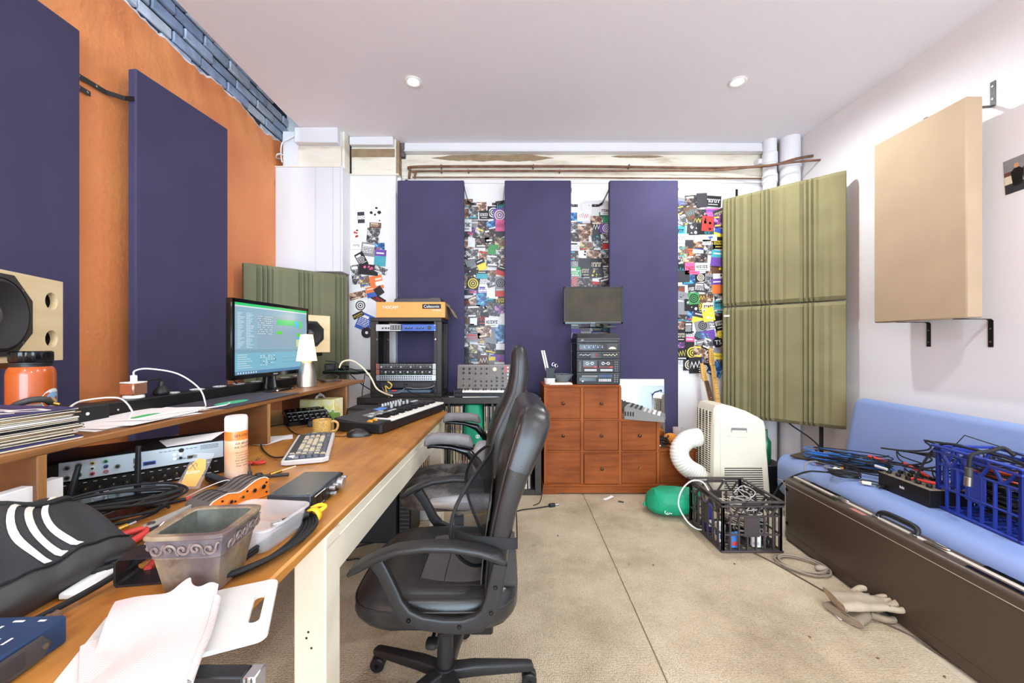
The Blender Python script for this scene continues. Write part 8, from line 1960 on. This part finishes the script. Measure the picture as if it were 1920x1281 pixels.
cable('floor_lead', 'thin brown lead running along the carpet edge to the gloves', [V((1.42, 2.33, zc_+.003)), V((1.47, 2.22, zc_+.003)), V((1.52, 2.06, zc_+.003)), V((1.555, 1.94, zc_+.003)), V((1.59, 1.84, zc_+.003)), V((1.63, 1.74, zc_+.003)), V((1.675, 1.66, zc_+.003)), V((1.69, 1.58, .006)), V((1.70, 1.50, .005))], .0035, mat('brown_flex', C(92, 78, 64), .6))
GLV = mat('suede_glove', C(168, 152, 130), .9, bump=.4, bs=120, var=.14, vs=16); GLV2 = mat('dark_suede', C(140, 124, 104), .9, bump=.4, bs=120, var=.2, vs=16)
def glove(label, loc, rz, m, s=1, flip=1):
    t = thing('work_glove', label, 'glove', loc, rz, 'suede work gloves')
    mb = MB(); secs = [((-.12, 0, .020), (0, .078, 0), (0, 0, .016), 2.6), ((-.06, .0, .024), (0, .070, 0), (0, 0, .020), 2.6), ((.0, 0, .024), (0, .056, 0), (0, 0, .020), 2.6), ((.05, 0, .022), (0, .058, 0), (0, 0, .018), 2.6), ((.085, 0, .020), (0, .054, 0), (0, 0, .014), 2.6), ((.10, 0, .018), (0, .046, 0), (0, 0, .008), 2.6)]
    mb.loft(secs, m, 28)
    for k in range(4):
        y = -.042+.028*k; b = .01*sin(k*2.1)
        mb.tube([(.075, y*.9, .021), (.115, y, .026+b), (.145, y*1.15+.01*flip, .030+b), (.165, y*1.2+.022*flip, .016)], lambda u: .0145-.003*u, m, 12, 4)
    mb.tube([(-.01, flip*.05, .022), (.03, flip*.085, .028), (.065, flip*.095, .020)], lambda u: .016-.003*u, m, 12, 4)
    for i, v in enumerate(mb.v): mb.v[i] = V((v.x, v.y, max(.001, v.z+.006*sin(v.x*60+v.y*44)+.004*sin(v.y*90))))
    mb.build('glove_body', t)
    mb = MB(); mb.tube([(-.118+.004*sin(k), .079*cos(2*pi*k/16), .020+.017*sin(2*pi*k/16)) for k in range(16)], .003, GLV2, 6, 2, True); mb.build('cuff_edge', t); return t
glove('dusty suede work glove underneath, cuff toward the carpet', (1.585, 1.80, zc_), .35, GLV2, 1, -1)
glove('pale suede work glove lying on top of the pair', (1.585, 1.775, zc_+.045), -.15, GLV, 1, 1)
t = thing('paper_tag', 'white paper tag sticking out under the gloves', 'paper', (1.492, 1.77, zc_+.002), -.2); mb = MB(); mb.box((-.03, -.02, 0), (.04, .02, .0012), WHTP); mb.build('tag', t)
cable('mains_lead', 'black mains lead on the carpet ending in a plug near the drawers', [onz(930, 962, .014), onz(950, 968, .014), onz(975, 957, .014), onz(1005, 953, .014), onz(1030, 949, .014)], .004, BLKR, 'cable', None, [(-1, .075, .017, BLK)])
cable('mains_lead', 'black lead bending up beside the cube shelf', [onz(1000, 948, .014), onz(1012, 942, .014), onz(1016, 930, .02)+V((0, 0, .01)), V((.29, 3.19, .10))], .003, BLKR)
cable('floor_lead', 'black lead looped on the carpet under the near desk leg', [onz(655, 1070, .012), onz(690, 1060, .012), onz(672, 1048, .012), onz(650, 1050, .012), onz(660, 1030, .012), onz(700, 1018, .012), onz(740, 1010, .012)], .004, BLKR)
cable('yellow_lead', 'black and yellow lead on the carpet under the far chair', [onz(858, 972, .012), onz(880, 966, .012), onz(905, 964, .012), onz(925, 955, .012)], .004, mat('yellow_flex', C(226, 186, 90), .5))
t = thing('paper_scrap', 'small white paper scrap on the carpet by the drawer chest', 'paper', (.795, 3.13, zc_), .5); mb = MB(); mb.grid(lambda u, v: (.09*(u-.5), .03*(v-.5), .001+.012*u*u), 6, 3, WHTP, .0004); mb.build('scrap', t)
t = thing('usb_stick', 'tiny dark stick lying beside the paper scrap', 'usb stick', (.875, 3.06, zc_), -.5); mb = MB(); mb.box((-.02, -.008, 0), (.02, .008, .007), GRYD, .001); mb.build('stick', t)
r = random.Random(44)
for i, (px, py) in enumerate(((1046, 1005), (1225, 1060), (1377, 1058), (1646, 1235), (1771, 1270), (1518, 1195))):
    p = onz(px, py, zc_); t = thing('carpet_crumb', ['dark crumb on the carpet below the drawer chest', 'dark crumb on the carpet near the seam', 'dark crumb left of the black crate front', 'brown leaf fragment on the carpet near the case', 'brown speck nearest the bottom right of the carpet', 'dark crumb on the open carpet left of the gloves'][i], 'crumb', p, i, 'crumbs on the carpet'); mb = MB(); mb.superq((0, 0, .002), (.006, .004, .002), GRYD if i < 3 else PIPE, .8, .8, 8, 5); mb.build('crumb', t)
# ---------------------------------------------------------------- daylight and viewpoint
w = bpy.data.worlds.new('daylight'); SC.world = w; w.use_nodes = True
bg = w.node_tree.nodes['Background']; bg.inputs[0].default_value = (.66, .84, 1.0, 1); bg.inputs[1].default_value = 11.0
for nm, loc, rot, sx, sy in (('door_daylight', (.35, YF-.07, 1.375), (pi/2, 0, 0), 4.1, 2.75), ('gap_daylight', (-1.93, -.2, 4.2), (0, 0, 0), .25, 8)):
    l = bpy.data.lights.new(nm, 'AREA'); l.shape = 'RECTANGLE'; l.size = sx; l.size_y = sy; l.cycles.is_portal = True
    o = bpy.data.objects.new(nm, l); COL.objects.link(o); o.location = loc
    o.rotation_euler = rot
cam = bpy.data.cameras.new('camera'); co = bpy.data.objects.new('camera', cam); COL.objects.link(co)
co.location = (0, 0, H); co.rotation_euler = (pi/2, 0, 0)
cam.sensor_width = 36; cam.sensor_fit = 'HORIZONTAL'; cam.lens = F/1920*36; cam.clip_start = .02
cam.shift_x = (960-CX)/1920; cam.shift_y = (CY-640.5)/1920
SC.camera = co
SC.view_settings.view_transform = 'Standard'; SC.view_settings.look = 'None'; SC.view_settings.gamma = 1; SC.view_settings.exposure = .32
SC.cycles.max_bounces = 8; SC.cycles.diffuse_bounces = 5; SC.cycles.transparent_max_bounces = 12
SC.cycles.sample_clamp_indirect = 6
